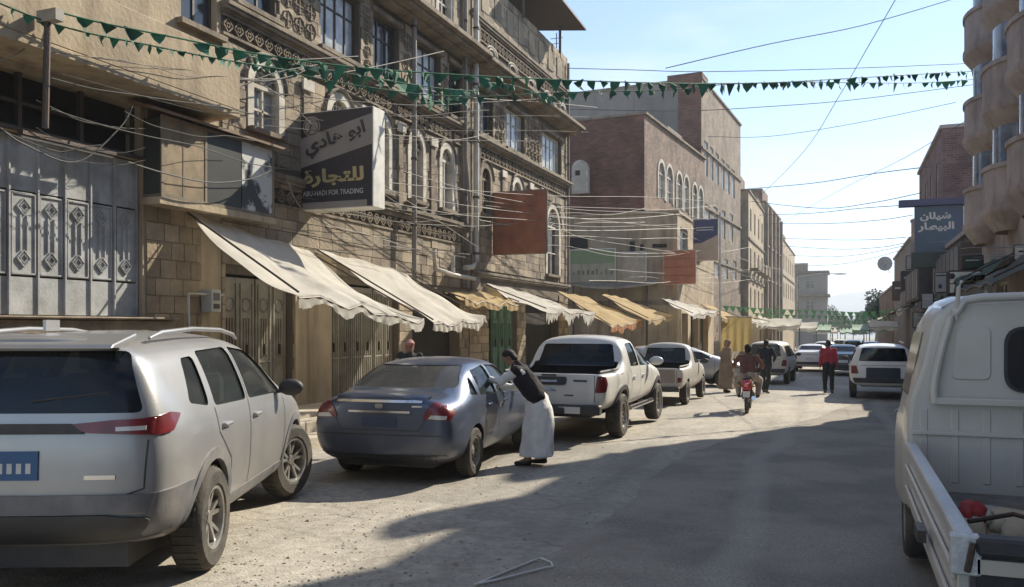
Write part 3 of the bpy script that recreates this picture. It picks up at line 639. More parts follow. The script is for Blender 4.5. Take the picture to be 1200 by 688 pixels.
# ---- D: tall grey and brick building behind it
def far_left(name, label, p0, p1, top, wins, m, depth=10, fr=WHITE, gl=GLASSL, st='rect', z0=-.5, side=None, bands=()):
    a = math.atan2(p1[0]-p0[0], p1[1]-p0[1]); bb = leftb(name, label, p0[0], p0[1], -a); bpy.context.view_layer.update()
    W = math.hypot(p1[0]-p0[0], p1[1]-p0[1]); G = bb.location.z
    hs = []
    for q in wins:
        if len(q) == 4: hs.append(pwin(bb, *q))
        else:     # row: z0, z1, n, width  (spread evenly)
            a0, a1, n, w = q[0], q[1], q[2], q[3]
            for i in range(n): c = W*(i+.5)/n; hs.append((c-w/2, c+w/2, a0-G, a1-G))
    wallmesh(W, z0, top-G, hs, .2, depth).build('wall', [m, DARK], bb)
    for q in hs: window(bb, *q, st, fr, gl, t=.15, sill=False, nx=(1 if q[1]-q[0] < .7 else 2))
    MB().box(-.04,W+.04,-.1,depth,top-G+.002,top-G+.14).build('coping', CORN, bb)
    for z in bands: MB().box(-.02,W+.02,-.1,-.0,z-G,z-G+.15).build('string_course', CORN, bb)
    if side: MB().box(-.012,.0,0,depth,z0,top-G-.01).build('side_wall', side, bb)
    return bb
GREY = mat('grey_render', (.25,.225,.205), .9, (.17,.155,.14), .35, .3, 6, stain=.3)
D = far_left('tall_brick_building', 'tallest building in the row with grey rendered flank and rows of slim white windows', (-8.4,55), (-7.5,69), 17.6,
    [(825,829.5,166,206),(832,836,173,211),(838.5,842.5,180,216),(845,849,187,222),(851,855,193,227),(857,861,199,232),
     (826,832,240,275),(836,841,243,277),(846,850,247,280),(855,859,251,283),(827,833,300,325),(838,843,302,326),(849,853,304,327),(859,863,306,328)], BRG, 16, side=GREY, bands=(13.2,9.5,6.2))
MB().box(-.16,-.013,-.02,1.45,-.5,17.7).build('brick_pier', BR, D); MB().box(-.05,1.8,-.05,2.2,17.75,18.6).build('roof_parapet', BR, D)
E1 = far_left('cream_balcony_building', 'cream building with dark narrow window bays beyond the tall brick one', (-7.0,70), (-7.0,84), 12.6, [(9.6,11.4,4,1.1,0),(6.4,8.2,4,1.1,0),(3.4,5.0,4,1.1,0)], PLASTER, 10, gl=GLASSW, side=PLAST_D, bands=(8.8,5.6))
b = MB()
for i in range(4): b.box(14*(i+.5)/4-.9, 14*(i+.5)/4+.9, -.7,-.002, 6.35,6.5).box(14*(i+.5)/4-.9, 14*(i+.5)/4+.9, -.7,-.62, 6.502,7.2)
for i in range(4): mk('balcony', MB().box(-.9,.9,-.7,-.002,0,.15).box(-.9,.9,-.7,-.62,.152,.85).mesh('balcony', CORN), E1, (14*(i+.5)/4,0,6.4+.7)); 
F1 = far_left('sandy_block', 'sandy block with tall pilasters, one step higher than its cream neighbour', (-6.9,84.5), (-6.5,99.5), 13.7, [(10.3,12.2,4,1.2,0),(7.0,9.0,4,1.2,0),(3.8,5.6,4,1.2,0)], BRL, 10, gl=GLASSW, side=PLASTER, bands=(9.6,6.3))
for i in range(5): MB().box(15*i/4-.2 if i else -.02, 15*i/4+.2, -.25, -.003, 0, 14.4).build('pilaster', PLAST_D, F1)
G1 = far_left('low_far_block', 'last low sandy block of the left row before the trees', (-6.3,100), (-6.2,124), 11.6, [(8.4,10.2,6,1.3,0),(5.2,7,6,1.3,0)], PLASTER, 10, gl=GLASSW, side=BRL, bands=(7.6,))
Hb = thing('end_building', 'small grey house with a flat roof slab closing the street', 'building', (-9.0, 150, g(150)))
hw = [(1.0,2.2,6,7.6),(3.2,4.6,6,7.6),(1.0,2.2,9.6,11),(3.2,4.6,9.6,11)]
wallmesh(6.6, -1, 12.3, hw, .2, 8).build('wall', [GREY, DARK], Hb)
for q in hw: window(Hb, *q, 'rect', WHITE, GLASSW, sill=False)
MB().box(-.4,7.0,-.8,8,8.4,8.7).box(-.3,6.9,-.5,8,12.302,12.6).build('roof_slab', CORN, Hb)
# ---- right side
BRD = brickmat('purple_brick', (.13,.07,.06), (.20,.115,.10), (.20,.165,.15)); PINK = mat('pinkish_stone', (.42,.355,.325), .9, (.27,.225,.205), 1.2, .5, 16, stain=.55)
def rfar(name, label, x, y1, W, top, wins, m, depth=9, st='rect', fr=WHITE, gl=GLASSW, bands=()):
    bb = rightb(name, label, x, y1); G = bb.location.z
    hs = [(a, c, z0-G, z1-G) for a, c, z0, z1 in wins]
    wallmesh(W, -.5, top-G, hs, .2, depth).build('wall', [m, DARK], bb)
    for q in hs: window(bb, *q, st, fr, gl, t=.15, sill=False)
    MB().box(-.05,W+.05,-.12,depth,top-G+.002,top-G+.16).build('coping', PINK, bb)
    for z in bands: MB().box(-.02,W+.02,-.1,0,z-G,z-G+.2).build('string_course', PINK, bb)
    return bb
w1 = []
for k in range(12):
    for z in (4.9,7.9): w1.append((1.0+k*3.8-.55, 1.0+k*3.8+.55, z+.2, z+2.2))
gl1 = [(2.5+k*3.8, 3.9+k*3.8, .3, 2.9) for k in range(3)]
R1 = rfar('round_balcony_building', 'tall pinkish building at the right edge with stacked round balconies', 3.6, 26.8, 40, 11.15, w1+gl1, PINK, 10, gl=mat('blue_glass', (.20,.23,.28), .18, (.07,.085,.11), 2.5, .05, 3, spec=.8), bands=(4.3,))
BAL = MB()
BAL.lathe([(0,0),(.55,-.42),(.95,-.06),(1.0,0),(1.0,.12),(.94,.12),(.94,.95),(1.0,.95),(1.0,1.05),(.84,1.05),(.84,.1),(0,.1)], n=16, a0=math.pi, a1=2*math.pi)
BALM = BAL.mesh('balcony', PINK, smooth=40)
CYM = MB().lathe([(.62,0),(.62,1.98)], n=10, a0=math.pi, a1=2*math.pi).mesh('bay_glazing', MATS['blue_glass'], smooth=40)
BARM = MB().box(-.64,.64,-.66,-.0,-.05,.04).mesh('bay_transom', WOODD)
for k in range(8):
    for z in (4.4,6.7,9.0):
        xx = 1.3+k*3.2; q = mk('balcony', BALM, R1, (xx,-.0,z-R1.location.z), scale=(1.15,.62,1)); 
        if k < 3: mk('bay_glazing', CYM, q, (0,0,1.06))
R2 = rfar('brick_house', 'reddish brick house with a flat roof just left of the round balconies', 4.3, 57, 13, 11.0, [(1,2,8,9.8),(4,5,8,9.8),(7,8,8,9.8),(10,11,8,9.8),(1,2,4.6,6.4),(4,5,4.6,6.4),(7,8,4.6,6.4),(10,11,4.6,6.4),(2,4,.2,2.7),(8,11,.2,2.7)], BRD, 9, bands=(7.2,3.6))
MB().box(12.99,13.01,.05,9,-.4,11.3).build('side_wall', BRD, R2)
for z in (4.0,7.3): 
    for xx in (4.5,10.5): mk('balcony', BALM, R2, (xx,0,z), scale=(1.3,.8,1))
R3 = rfar('grey_rendered_house', 'grey two storey house behind the satellite dish', 4.3, 84, 20, 7.8, [(2,3,4,5.8),(6,7,4,5.8),(10,11,4,5.8),(14,15,4,5.8),(17,18,4,5.8)], GREY, 9)
R4 = rfar('far_right_house', 'low brick row in the haze at the far right end of the street', 4.4, 130, 40, 5.6, [(4,5.4,3,4.4),(12,13.4,3,4.4),(20,21.4,3,4.4),(28,29.4,3,4.4)], BRL, 9)

# carved lattice panels, pilasters and strings that break up the near stone fronts
def lattice(parent, x0, x1, z0, z1, n, m):
    b = MB()
    for i in range(n):
        for j in range(max(1, round((z1-z0)/((x1-x0)/n)))):
            w = (x1-x0)/n; cx_ = x0+w*(i+.5); cz = z0+w*(j+.5)
            b.tube([(cx_+w*.42*math.cos(2*math.pi*k/8), -.045, cz+w*.42*math.sin(2*math.pi*k/8)) for k in range(8)], .016, 4, closed=True)
            b.box(cx_-w*.3,cx_+w*.3,-.05,-.0,cz-.012,cz+.012).box(cx_-.012,cx_+.012,-.055,-.0,cz-w*.3,cz+w*.3)
    b.box(x0-.05,x1+.05,-.06,0,z0-.06,z0-.01).box(x0-.05,x1+.05,-.06,0,z1+.01,z1+.06)
    return b.build('carved_panel', m, parent)
for b_, spots in ((B1, ((13.5,14.75,7.55),(16.5,16.9,7.55),(18.3,18.9,7.55),(20.6,20.95,7.55))),(B2, ((24.2,25.05,7.55),(27.05,28.55,7.55)))):
    for y0, y1, z0 in spots: lattice(b_, y0-b_.location.y+.05, y1-b_.location.y-.05, z0-b_.location.z, z0+1.25-b_.location.z, max(1, round((y1-y0)/.4)), CORN)
for b_, ys in ((B1, (14.35,16.55,18.2,19.95)),(B2, (24.9,27.4,28.6))):
    for y in ys: LB(b_, y-.12, y+.12, 4.75, 6.7, .0, .07).build('pilaster', CORN, b_, bevel=.01); LB(b_, y-.2, y+.2, 6.5, 6.72, .072, .12).build('capital', WHITE, b_, bevel=.01)
for k in range(8): LB(B2, 23.2+k*1.02, 23.75+k*1.02, 11.2, 11.9, .0, .05).build('parapet_panel', STONE, B2)

# low dark shop row between the round balconies and the brick house, and roof structures on the far left row
S1 = rfar('dark_shop_row', 'low dark shop row between the round balconies and the reddish brick house', 4.0, 43, 15, 5.0, [(1,4,.2,2.6),(5.5,8.5,.2,2.6),(10,13.5,.2,2.6),(2,3.2,3.4,4.6),(7,8.2,3.4,4.6),(11,12.2,3.4,4.6)], mat('dark_render', (.13,.115,.10), .9, (.07,.065,.06), 1.5, .5, 14, stain=.6), 6, bands=(3.0,))  # dark render with darker blotches and streaks
for b_, x0, x1, y0, y1, h, nm in ((cC, 8.5, 12.0, 1.2, 5, 1.3, 'stair_head'), (E1, .5, 5, .8, 5, 1.5, 'stair_head'), (E1, 9, 13.6, .2, 4, .8, 'parapet_block'), (F1, 3, 8, .6, 5, 1.7, 'stair_head'), (G1, 6, 13, .5, 5, 1.4, 'stair_head'), (Hb, 1, 3.5, 1, 4, 1.6, 'stair_head')):
    top = max(v.co.z for c in b_.children if c.name.startswith('wall') for v in c.data.vertices)
    MB().box(x0, x1, y0, y1, top+.1, top+.1+h).build(nm, [BRL, PLAST_D, GREY][int(x0) % 3], b_, bevel=.02)
# ================================================================== AWNINGS, SIGNS, PIPES
def awning(label, TL, TR, BR, BL, m, sag=.15, val=.16, group=None, ragged=0, hang=None, nu=22, nv=12, seed=0, name='shop_awning'):
    rr = random.Random(seed); c = (TL+TR)/2; t = thing(name, label, 'awning', c, 0, group)
    TL, TR, BR, BL = [p-c for p in (TL, TR, BR, BL)]; V = []; Fc = []
    ph = [rr.uniform(0,6) for _ in range(6)]
    for i in range(nu+1):
        for j in range(nv+1):
            s, q = i/nu, j/nv; p = TL.lerp(TR, s).lerp(BL.lerp(BR, s), q)
            z = -sag*4*q*(1-q)*(.7+.3*math.sin(s*7+ph[0])) - .13*q*abs(math.sin(s*math.pi*(2.3+ph[2]*.2)+ph[1])) + .025*math.sin(s*31+ph[2]+q*3)*q + .02*math.sin(s*17+q*9+ph[3])+.03*math.sin(q*11+s*4+ph[4])
            V.append((p.x, p.y, p.z+z))
    for i in range(nu):
        for j in range(nv): a = i*(nv+1)+j; Fc.append((a, a+nv+1, a+nv+2, a+1))
    b = MB(); b.add(V, Fc); b.build('cloth', m, t, smooth=60)
    E = [Vector(V[i*(nv+1)+nv]) for i in range(nu+1)]
    if val:
        b = MB(); n2 = nu*4; P = []
        for k in range(n2+1):
            f = k/4; i = min(int(f), nu-1); p = E[i].lerp(E[i+1], f-i); dr = val*.8*(.9+.05*abs(math.sin(k*math.pi/5+ph[1]))+.22*math.sin(k*.17+ph[0])+rr.uniform(-.05,.03)) * (1 if not ragged else rr.uniform(1-ragged, 1+ragged*.4))
            P += [tuple(p), (p.x+.012*math.sin(k*.7), p.y, p.z-dr*.5), (p.x+.022*math.sin(k*.7+ph[5]), p.y, p.z-dr)]
        b.add(P, [(k*3+j, (k+1)*3+j, (k+1)*3+j+1, k*3+j+1) for k in range(n2) for j in range(2)]); b.build('valance', hang or m, t, smooth=60)
    MB().tube([e-Vector((.01,0,.035)) for e in [E[0], *E[1::3], E[-1]]], .02, 6).build('front_bar', IRON, t)
    MB().tube([TL+Vector((0,0,-.03)), BL+Vector((0,0,-.03))], .018, 6).build('side_bar', IRON, t); MB().tube([TR+Vector((0,0,-.03)), BR+Vector((0,0,-.03))], .018, 6).build('side_bar', IRON, t)
    return t
XW = -9.93
awning('largest cream canvas awning, nearest, sagging from the stone wall over the first steel doors', PX(220,247,XW), PX(362,294,XW), PX(497,370,-7.8), PX(350,340,-7.8), AWN, .22, .22, 'cream awnings of the near shops', seed=1, nu=30, nv=18)
awning('second cream canvas awning, just right of the largest, with a drooping scalloped hem', PX(372,291,XW), PX(478,322,XW), PX(570,371,-7.9), PX(508,373,-7.9), AWN, .16, .24, 'cream awnings of the near shops', seed=2, nu=26, nv=14)
awning('narrow yellowish awning above the green door', PX(520,340,XW), PX(585,344,XW), PX(608,352,-8.7), PX(545,348,-8.7), AWNY, .04, .22, seed=3)
awning('tattered white awning with ragged hem below the rusty blank sign', PX(570,333,XW), PX(628,345,XW), PX(698,366,-8.0), PX(640,360,-8.0), AWN, .12, .36, ragged=.55, seed=4)
awning('cream awning with orange hanging hem above the white pickup', PX(652,340,-9.6), PX(692,350,-9.6), PX(753,373,-7.4), PX(716,380,-7.4), AWNY, .08, .3, hang=AWNO, seed=5)
awning('whitish awning on the beige rendered block under the orange sign', PX(775,350,-7.35), PX(800,354,-7.35), PX(845,364,-5.9), PX(812,366,-5.9), AWN, .08, .25, seed=6)
awning('small white awning behind the ochre hanging cloth', PX(862,369,-7.0), PX(876,371,-7.0), PX(902,376,-5.2), PX(886,378,-5.2), AWN, .08, .3, seed=7)
awning('small grey white awning above the white van', PX(884,370,-6.9), PX(897,372,-6.9), PX(922,379,-4.9), PX(908,380,-4.9), AWN, .08, .3, seed=8)
awning('tan canvas awning between the orange hemmed one and the whitish one', PX(705,345,-9.0), PX(735,350,-9.0), PX(790,369,-7.0), PX(760,372,-7.0), AWNY, .10, .25, seed=9)
awning('dirty tan awning just before the ochre hanging cloth', PX(822,356,-7.3), PX(838,360,-7.3), PX(866,370,-5.7), PX(846,371,-5.7), AWNY, .10, .28, seed=10)
awning('greyish awning farther on, over the shops behind the white sedan', PX(898,374,-6.6), PX(908,376,-6.6), PX(934,382,-4.4), PX(922,383,-4.4), AWN, .1, .3, seed=11)
for k, (y, z, lab) in enumerate(((19,3.3,'dark patched awning over the shaded shops behind the small truck'),(26,3.5,'dark green awning hanging below the white shop sign on the right'),(39.5,3.4,'grey awning below the tall blue sign on the right'),(52,3.4,'pale awning in front of the reddish brick house'),(67,3.3,'red and white awning below the satellite dish'),(86,3.2,'pale awning far down the right side'))):
    m = [mat('patched_cloth', (.12,.12,.10), .9), mat('green_cloth', (.06,.10,.07), .9), mat('grey_cloth', (.2,.19,.17), .9), AWN, mat('red_cloth', (.35,.10,.08), .9), AWN][k]
    xw_ = 3.55 if k < 2 else 4.25; xo_ = 2.4 if k < 2 else 2.9
    y = 23.5 if k == 1 else y
    awning(lab, Vector((xw_,y+2.4,z)), Vector((xw_,y-2.4,z)), Vector((xo_,y-2.4,z-.6)), Vector((xo_,y+2.4,z-.6)), m, .08, .3, seed=20+k)
t = thing('hanging_cloth', 'ochre cloth screen hanging like a wall beside the motorcycle rider', 'cloth screen', PY(862,412,46.5))
V = []; Fc = []
for i in range(25):
    for j in range(9):
        p = PY(844+36*i/24, 371+41*j/8, 46.5)-t.location; V.append((p.x, .10*math.sin(i*1.1)*j/8+.5*(1-j/8)*(i/24), p.z))
for i in range(24):
    for j in range(8): a = i*9+j; Fc.append((a,a+9,a+10,a+1))
b = MB(); b.add(V, Fc); b.build('cloth', TAN, t, smooth=60); MB().tube([V[0], V[24*9]], .03).build('rail', PIPE, t)
# tin canopy and boards in front of the rendered block
t = thing('tin_canopy', 'sagging grey tin canopy under the green topped sign board', 'canopy', (-11.5, 40.0, 0))
b = MB(); pts = [PY(u, v, 39.6) for u, v in ((664,331),(690,335),(715,336),(740,334),(765,331))]
for k in range(4):
    a, c = pts[k]-t.location, pts[k+1]-t.location
    b.add([a, c, c+Vector((0,1.6,.25)), a+Vector((0,1.6,.25)), a-Vector((0,0,.12)), c-Vector((0,0,.12)), c+Vector((0,1.6,.13)), a+Vector((0,1.6,.13))], [(0,1,2,3),(4,7,6,5),(0,4,5,1),(1,5,6,2),(2,6,7,3),(3,7,4,0)])
b.build('roof_sheet', mat('tin_sheet', (.40,.37,.32), .6, stain=.4), t)
for u in (672,758):
    p = PY(u, 333, 39.75)-t.location; MB().tube([p, (p.x, p.y, g(40))], .05, 8).build('post', IRON, t)
SIGNB = mat('sign_black', (.045,.038,.045), .45, (.035,.03,.035), 2, .05); SIGNG = mat('sign_grey', (.30,.265,.24), .5, (.25,.22,.2), 2, .05); GOLD = mat('gold_letters', (.50,.41,.20), .4, bump=0)
PALE = mat('pale_letters', (.55,.53,.5), .5, bump=0); INK = mat('dark_letters', (.05,.045,.05), .5, bump=0); WBOX = mat('white_box', (.72,.70,.64), .5, (.5,.48,.42), 3, .1, stain=.4); NAVY = mat('navy_board', (.055,.06,.13), .5, (.04,.045,.10), 3, .05)
def sign(name, label, u0, u1, v0, v1, Y, th, m, edge=WBOX, group=None, rz=0):
    p = PY(u0, v1, Y); q = PY(u1, v0, Y); t = thing(name, label, 'sign', ((p.x+q.x)/2, Y, p.z), rz, group); w = q.x-p.x; h = PY(u0,v0,Y).z-p.z
    MB().box(-w/2,w/2,0.004,th,0,h).build('sign_box', edge, t, bevel=.012); MB().box(-w/2+.02,w/2-.02,-.006,.003,.02,h-.02).build('face', m, t)
    return t, w, h
t, W_, H_ = sign('shop_sign', 'black and grey lightbox sign with gold lettering projecting over the cream awning', 352, 437, 133, 247, 14.2, .46, SIGNB)
sx = lambda x: (x-60)/455*W_-W_/2; sz = lambda y: (630-y)/600*H_
P = [(sx(62),sz(370)),(sx(62),sz(190)),(sx(120),sz(175)),(sx(512),sz(72)),(sx(512),sz(255))]
MB().prism(P, -.010, -.0065).build('diagonal_band', SIGNG, t)
MB().lathe([(.20,0),(.20,.004)], c=(sx(135),-.0145,sz(118)), ax='y', n=24).add([(sx(135)+.2*math.cos(2*math.pi*k/24), -.0145, sz(118)+.2*math.sin(2*math.pi*k/24)) for k in range(24)], [tuple(range(24))]).build('logo_disc', SIGNG, t)
MB().tube([(sx(135)+.165*math.cos(2*math.pi*k/24), -.016, sz(118)+.165*math.sin(2*math.pi*k/24)) for k in range(24)], .010, 4, closed=True).build('logo_ring', SIGNB, t)
MB().tube([(sx(118),-.018,sz(160)),(sx(140),-.018,sz(78))], .014, 4).build('logo_stroke', SIGNB, t)
text('ابو هادي', 1.38, .40, INK, t, (sx(285),-.012,sz(215)), bold=.035, roll=R(14)); text('للتجارة', 1.36, .36, GOLD, t, (sx(272),-.009,sz(438)), bold=.04)
text('ABU-HADI FOR TRADING', 1.36, .10, PALE, t, (sx(268),-.009,sz(530)), bold=.01)
MB().box(sx(75),sx(480),-.0095,-.0062,sz(625),sz(585)).build('address_strip', SIGNG, t)
MB().tube([(-W_/2,.2,H_*.8),(-W_/2-.25,.2,H_*.8)], .03).build('bracket', IRON, t); MB().tube([(-W_/2,.2,H_*.2),(-W_/2-.25,.2,H_*.2)], .03).build('bracket', IRON, t)
def frame_of(t, w, h, m, r=.03, y=.05):
    for a, c in (((-w/2,y,0),(w/2,y,0)),((-w/2,y,h),(w/2,y,h)),((-w/2,y,0),(-w/2,y,h)),((w/2,y,0),(w/2,y,h))): MB().tube([a, c], r, 6).build('frame_bar', m, t)
t, w, h = sign('blank_sign', 'blank rusty brown sheet sign projecting from the corner stone building', 578, 640, 226, 298, 24, .06, RUST, RUST)
frame_of(t, w, h, CORN, .035)
for k in (1,2,3): MB().box(-w/2+.03,w/2-.03,-.02,-.007,h*k/4-.01,h*k/4+.01).build('seam', RUST, t)
t, w, h = sign('green_topped_sign', 'weathered sign board, green above and whitish below, on the tin canopy', 668, 721, 293, 330, 39.4, .1, mat('weathered_board', (.42,.40,.33), .7, (.3,.29,.24), 2, .1, stain=.4)); MB().box(-w/2+.03,w/2-.03,-.012,-.007,h*.55,h-.05).build('green_field', mat('faded_green', (.20,.30,.16), .7, (.25,.30,.2), 3), t)
for k in range(9): MB().box(-w/2+.15+k*.23,-w/2+.15+k*.23+rnd.uniform(.06,.17),-.0125,-.007,h*.2,h*.2+rnd.uniform(.12,.3)).build('faded_mark', mat('faded_print', (.22,.21,.18), .8), t)
frame_of(t, w, h, PIPE)
t, w, h = sign('faded_beige_sign', 'faded beige sign board between the green topped sign and the orange one', 724, 757, 296, 330, 39.5, .1, mat('faded_board', (.36,.32,.25), .8, (.5,.45,.36), 3, .1, stain=.4)); frame_of(t, w, h, PIPE)
t, w, h = sign('orange_sign', 'plain orange sheet sign in a pale frame under the beige upper wall', 778, 815, 294, 333, 40.4, .1, RUST2, RUST2); frame_of(t, w, h, PIPE)
for k in (1,2,3): MB().box(-w/2+.03,w/2-.03,-.02,-.007,h*k/4-.012,h*k/4+.012).build('seam', RUST, t)
t, w, h = sign('navy_sign', 'navy and beige sign on a pale pole before the tall brick building', 812, 842, 257, 306, 44, .12, mat('beige_board', (.50,.38,.27), .7, (.42,.33,.24), 3, .05))
MB().prism([(-w/2+.04,h-.04),(-w/2+.04,h*.42),(-w/2+.4,h*.42),(w/2-.04,h*.6),(w/2-.04,h-.04)], -.012, -.007).build('navy_field', NAVY, t)
for k, zz in enumerate((.78,.72)): MB().box(-w/2+.15,w/2-.25,-.016,-.0125,h*zz,h*zz+.05).build('faded_line', PALE, t)
MB().tube([(w/2+.06,.05,h+.3),(w/2+.06,.05,-h-2)], .05, 8).build('pole', PIPE, t)
TEAL = mat('teal_board', (.045,.10,.115), .45, (.05,.075,.13), .8, .05)
t, w, h = sign('tall_blue_sign', 'tall dark blue sign with two lines of white lettering above the right hand shops', 1072, 1131, 242, 300, 39, .3, TEAL, NAVY)
text('شيلان', 1.15, .36, PALE, t, (-.16,-.012,h*.78), bold=.04); text('البيطار', 1.35, .40, PALE, t, (-.14,-.012,h*.57), bold=.04)
MB().box(-w/2-.6,w/2+.3,-.15,.35,h+.005,h+.27).build('top_beam', NAVY, t); MB().box(w/2-.07,w/2-.01,-.03,-.007,h*.45,h*.97).build('side_strip', WBOX, t)
t, w, h = sign('white_shop_sign', 'grubby white sign with black lettering in a dark frame above the truck cab', 1112, 1151, 318, 344, 22, .1, WBOX, IRON)
text('العصر', .55, .26, INK, t, (.12,-.012,h*.72), bold=.04); MB().box(-w/2+.02,w/2-.02,-.012,-.007,h*.42,h*.46).build('divider', IRON, t); MB().ell((-.28,-.01,h*.78), (.07,.008,.07), 12).build('emblem', INK, t)
MB().box(.05,.35,-.012,-.007,h*.2,h*.26).build('faded_line', INK, t); frame_of(t, w, h, IRON)
t, w, h = sign('narrow_grey_sign', 'narrow greyish sign left of the white one with black lettering', 1095, 1110, 319, 343, 22.1, .1, mat('grey_board', (.42,.42,.42), .7), IRON)
MB().box(-.1,.12,-.012,-.007,h*.8,h*.86).build('faded_line', INK, t); MB().box(-.05,.02,-.012,-.007,h*.2,h*.4).build('faded_mark', INK, t)
t, w, h = sign('dark_lamp_board', 'dark green board with two small round spots below the tall blue sign', 1068, 1155, 296, 314, 35, .5, mat('dark_green_board', (.05,.075,.06), .6), IRON)
for k in (0,.45): MB().ell((-.1+k,-.03,h*.45), (.1,.03,.1), 12).build('spot', PALE, t)
t, w, h = sign('small_white_sign', 'small white board jutting out at the right edge below the round balconies', 1188, 1212, 287, 305, 21, .12, WBOX, IRON); MB().box(-.1,.1,-.012,-.007,h*.5,h*.62).build('faded_mark', INK, t)
# dark clutter over right hand shops
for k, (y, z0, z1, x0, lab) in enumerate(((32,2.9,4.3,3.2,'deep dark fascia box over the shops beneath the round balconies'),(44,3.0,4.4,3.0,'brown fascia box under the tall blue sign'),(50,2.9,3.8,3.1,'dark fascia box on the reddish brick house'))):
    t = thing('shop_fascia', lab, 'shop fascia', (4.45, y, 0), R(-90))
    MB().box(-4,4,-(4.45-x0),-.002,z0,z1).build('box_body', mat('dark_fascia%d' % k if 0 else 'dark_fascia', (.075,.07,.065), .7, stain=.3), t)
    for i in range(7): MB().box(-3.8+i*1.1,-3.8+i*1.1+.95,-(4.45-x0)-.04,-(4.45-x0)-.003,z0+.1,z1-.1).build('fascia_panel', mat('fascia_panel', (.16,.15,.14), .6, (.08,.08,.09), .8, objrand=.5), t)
for k, (u0, u1, v0, v1, Y, m, lab) in enumerate(((1056,1078,318,340,50,'dark_fascia','small dark board hanging left of the narrow grey sign'),(1080,1094,344,362,34,'grey_board','little grey board under the narrow grey sign'),(1046,1062,330,352,62,'dark_fascia','brown board on the grey rendered house'),(1100,1148,262,292,44,'dark_green_board','dark green board beside the tall blue sign'),(1062,1082,300,316,46,'grey_board','grey board above the small dark one, left under the tall blue sign'),(1128,1152,300,315,25,'dark_green_board','dark board right above the white sign with black lettering'),(1070,1092,366,384,38,'weathered_board','faded board at pavement height beside the white SUV'),(1116,1150,346,366,30,'fascia_panel','low dull board just above the truck cab corner'))):
    t, w, h = sign('hanging_board', lab, u0, u1, v0, v1, Y, .12, MATS[m] if m in MATS else DARK, IRON); MB().box(-w*.35,w*.3,-.012,-.007,h*.6,h*.7).build('faded_line', PALE, t); frame_of(t, w, h, IRON)
# satellite dish
t = thing('satellite_dish', 'pale satellite dish on the roof edge at the right of the hills', 'satellite dish', PD(1037,309,70), R(10)); t.scale = (.8,.8,.8)
MB().lathe([(0,.16),(.25,.14),(.5,.08),(.72,0),(.74,0),(.5,.11),(.25,.17),(0,.19)], ax='y', n=24).build('reflector', mat('dish_grey', (.66,.66,.62), .5), t, smooth=50)
MB().tube([(0,.18,0),(.3,.5,-.2),(.6,.6,-.9)], .03).build('mount', IRON, t); MB().tube([(0,.1,-.5),(0,-.5,0)], .015).build('feed_arm', IRON, t); MB().ell((0,-.52,.02),(.06,.09,.06)).build('feed_horn', WBOX, t)
# pipes
def pipe(label, pts, r, m, name='drain_pipe', n=10, brackets=True):
    p0 = pts[0]; t = thing(name, label, 'pipe', p0); MB().tube([p-p0 for p in pts], r, n).build('tube', m, t, smooth=50)
    if brackets:
        z = max(p.z for p in pts)-.7; lo = min(p.z for p in pts)
        while z > lo: mk('clamp', CLM, t, (0,0,z-p0.z), scale=(r*1.35, r*1.35, 1)); z -= 1.6
    return t
CLM = MB().lathe([(1,-.03),(1,.03)], n=10).mesh('clamp', IRON, smooth=40)
V3 = Vector
pipe('thick pale drain pipe running down beside the corner stone building', [V3((-9.72,22.25,12.6)), V3((-9.72,22.25,3.7)), V3((-9.72,22.0,3.5)), V3((-9.72,21.5,3.45))], .075, PIPE)
pipe('slim dark rain pipe to the right of the black and grey sign', [V3((-9.7,18.45,13)), V3((-9.7,18.45,3.2))], .06, mat('dull_pipe', (.22,.2,.18), .6))
pipe('second slim pipe close behind the thick pale drain pipe', [V3((-9.75,21.6,12.6)), V3((-9.75,21.6,6.5)), V3((-9.75,21.9,5.2)), V3((-9.75,21.9,3.9))], .045, MATS['dull_pipe'])
pipe('bent U shaped waste pipe low on the ornate wall', [PX(509,292,-9.7), PX(510,315,-9.7), PX(530,322,-9.7), PX(556,327,-9.7)], .06, PIPE, 'waste_pipe', brackets=False)
pipe('short upright stub of waste pipe between the two taller ones', [PX(531,300,-9.7), PX(531,322,-9.7)], .05, PIPE, 'waste_pipe', brackets=False)
pipe('thin black downpipe at the right corner of the corner stone building', [V3((-9.9,31.55,12)), V3((-9.9,31.55,3))], .05, MATS['dull_pipe'])
pipe('pipe frame around the electric meter box', [PX(221,405,-9.85), PX(221,344,-9.85), PX(262,346,-9.85)], .025, PIPE, 'conduit', brackets=False)
t = thing('electric_meter', 'small pale electric meter box on the wall left of the steel doors', 'meter box', PX(247,352,-9.85), R(90))
MB().box(-.12,.12,-.12,.1,-.2,.18).build('casing', mat('meter_casing', (.5,.49,.44), .5), t, bevel=.01); MB().box(-.07,.07,-.13,-.121,.0,.12).build('dial_window', GLASSW, t); MB().box(-.07,.07,-.13,-.121,-.14,-.06).build('label_plate', INK, t)
# black bracket lamp arm at upper left
t = thing('cable_post', 'thin black iron post rising from the parapet edge at upper left, carrying cables', 'post', PX(53,150,-9.1))
p = PX(56,15,-9.1)-t.location; MB().tube([(0,0,0), p], .04, 8).build('post', IRON, t); MB().box(p.x-.12,p.x+.2,p.y-.06,p.y+.06,p.z-.12,p.z+.02).build('insulator', CABLEL, t)
# street lamp far off
t = thing('street_lamp', 'slender street lamp reaching over the hazy end of the street', 'street lamp', (-4.6, 96, g(96)))
q = PD(985,321,92)-t.location; q0 = V3((0,0,q.z-.4)); MB().tube([(0,0,0), q0], .08, 8).build('pole', PIPE, t); MB().tube([q0, (q.x*.5, q.y*.5, q.z), q], .05, 6).build('arm', PIPE, t)
MB().ell((q.x,q.y,q.z),(.7,.2,.1),10).build('lamp_head', MATS['dish_grey'], t)
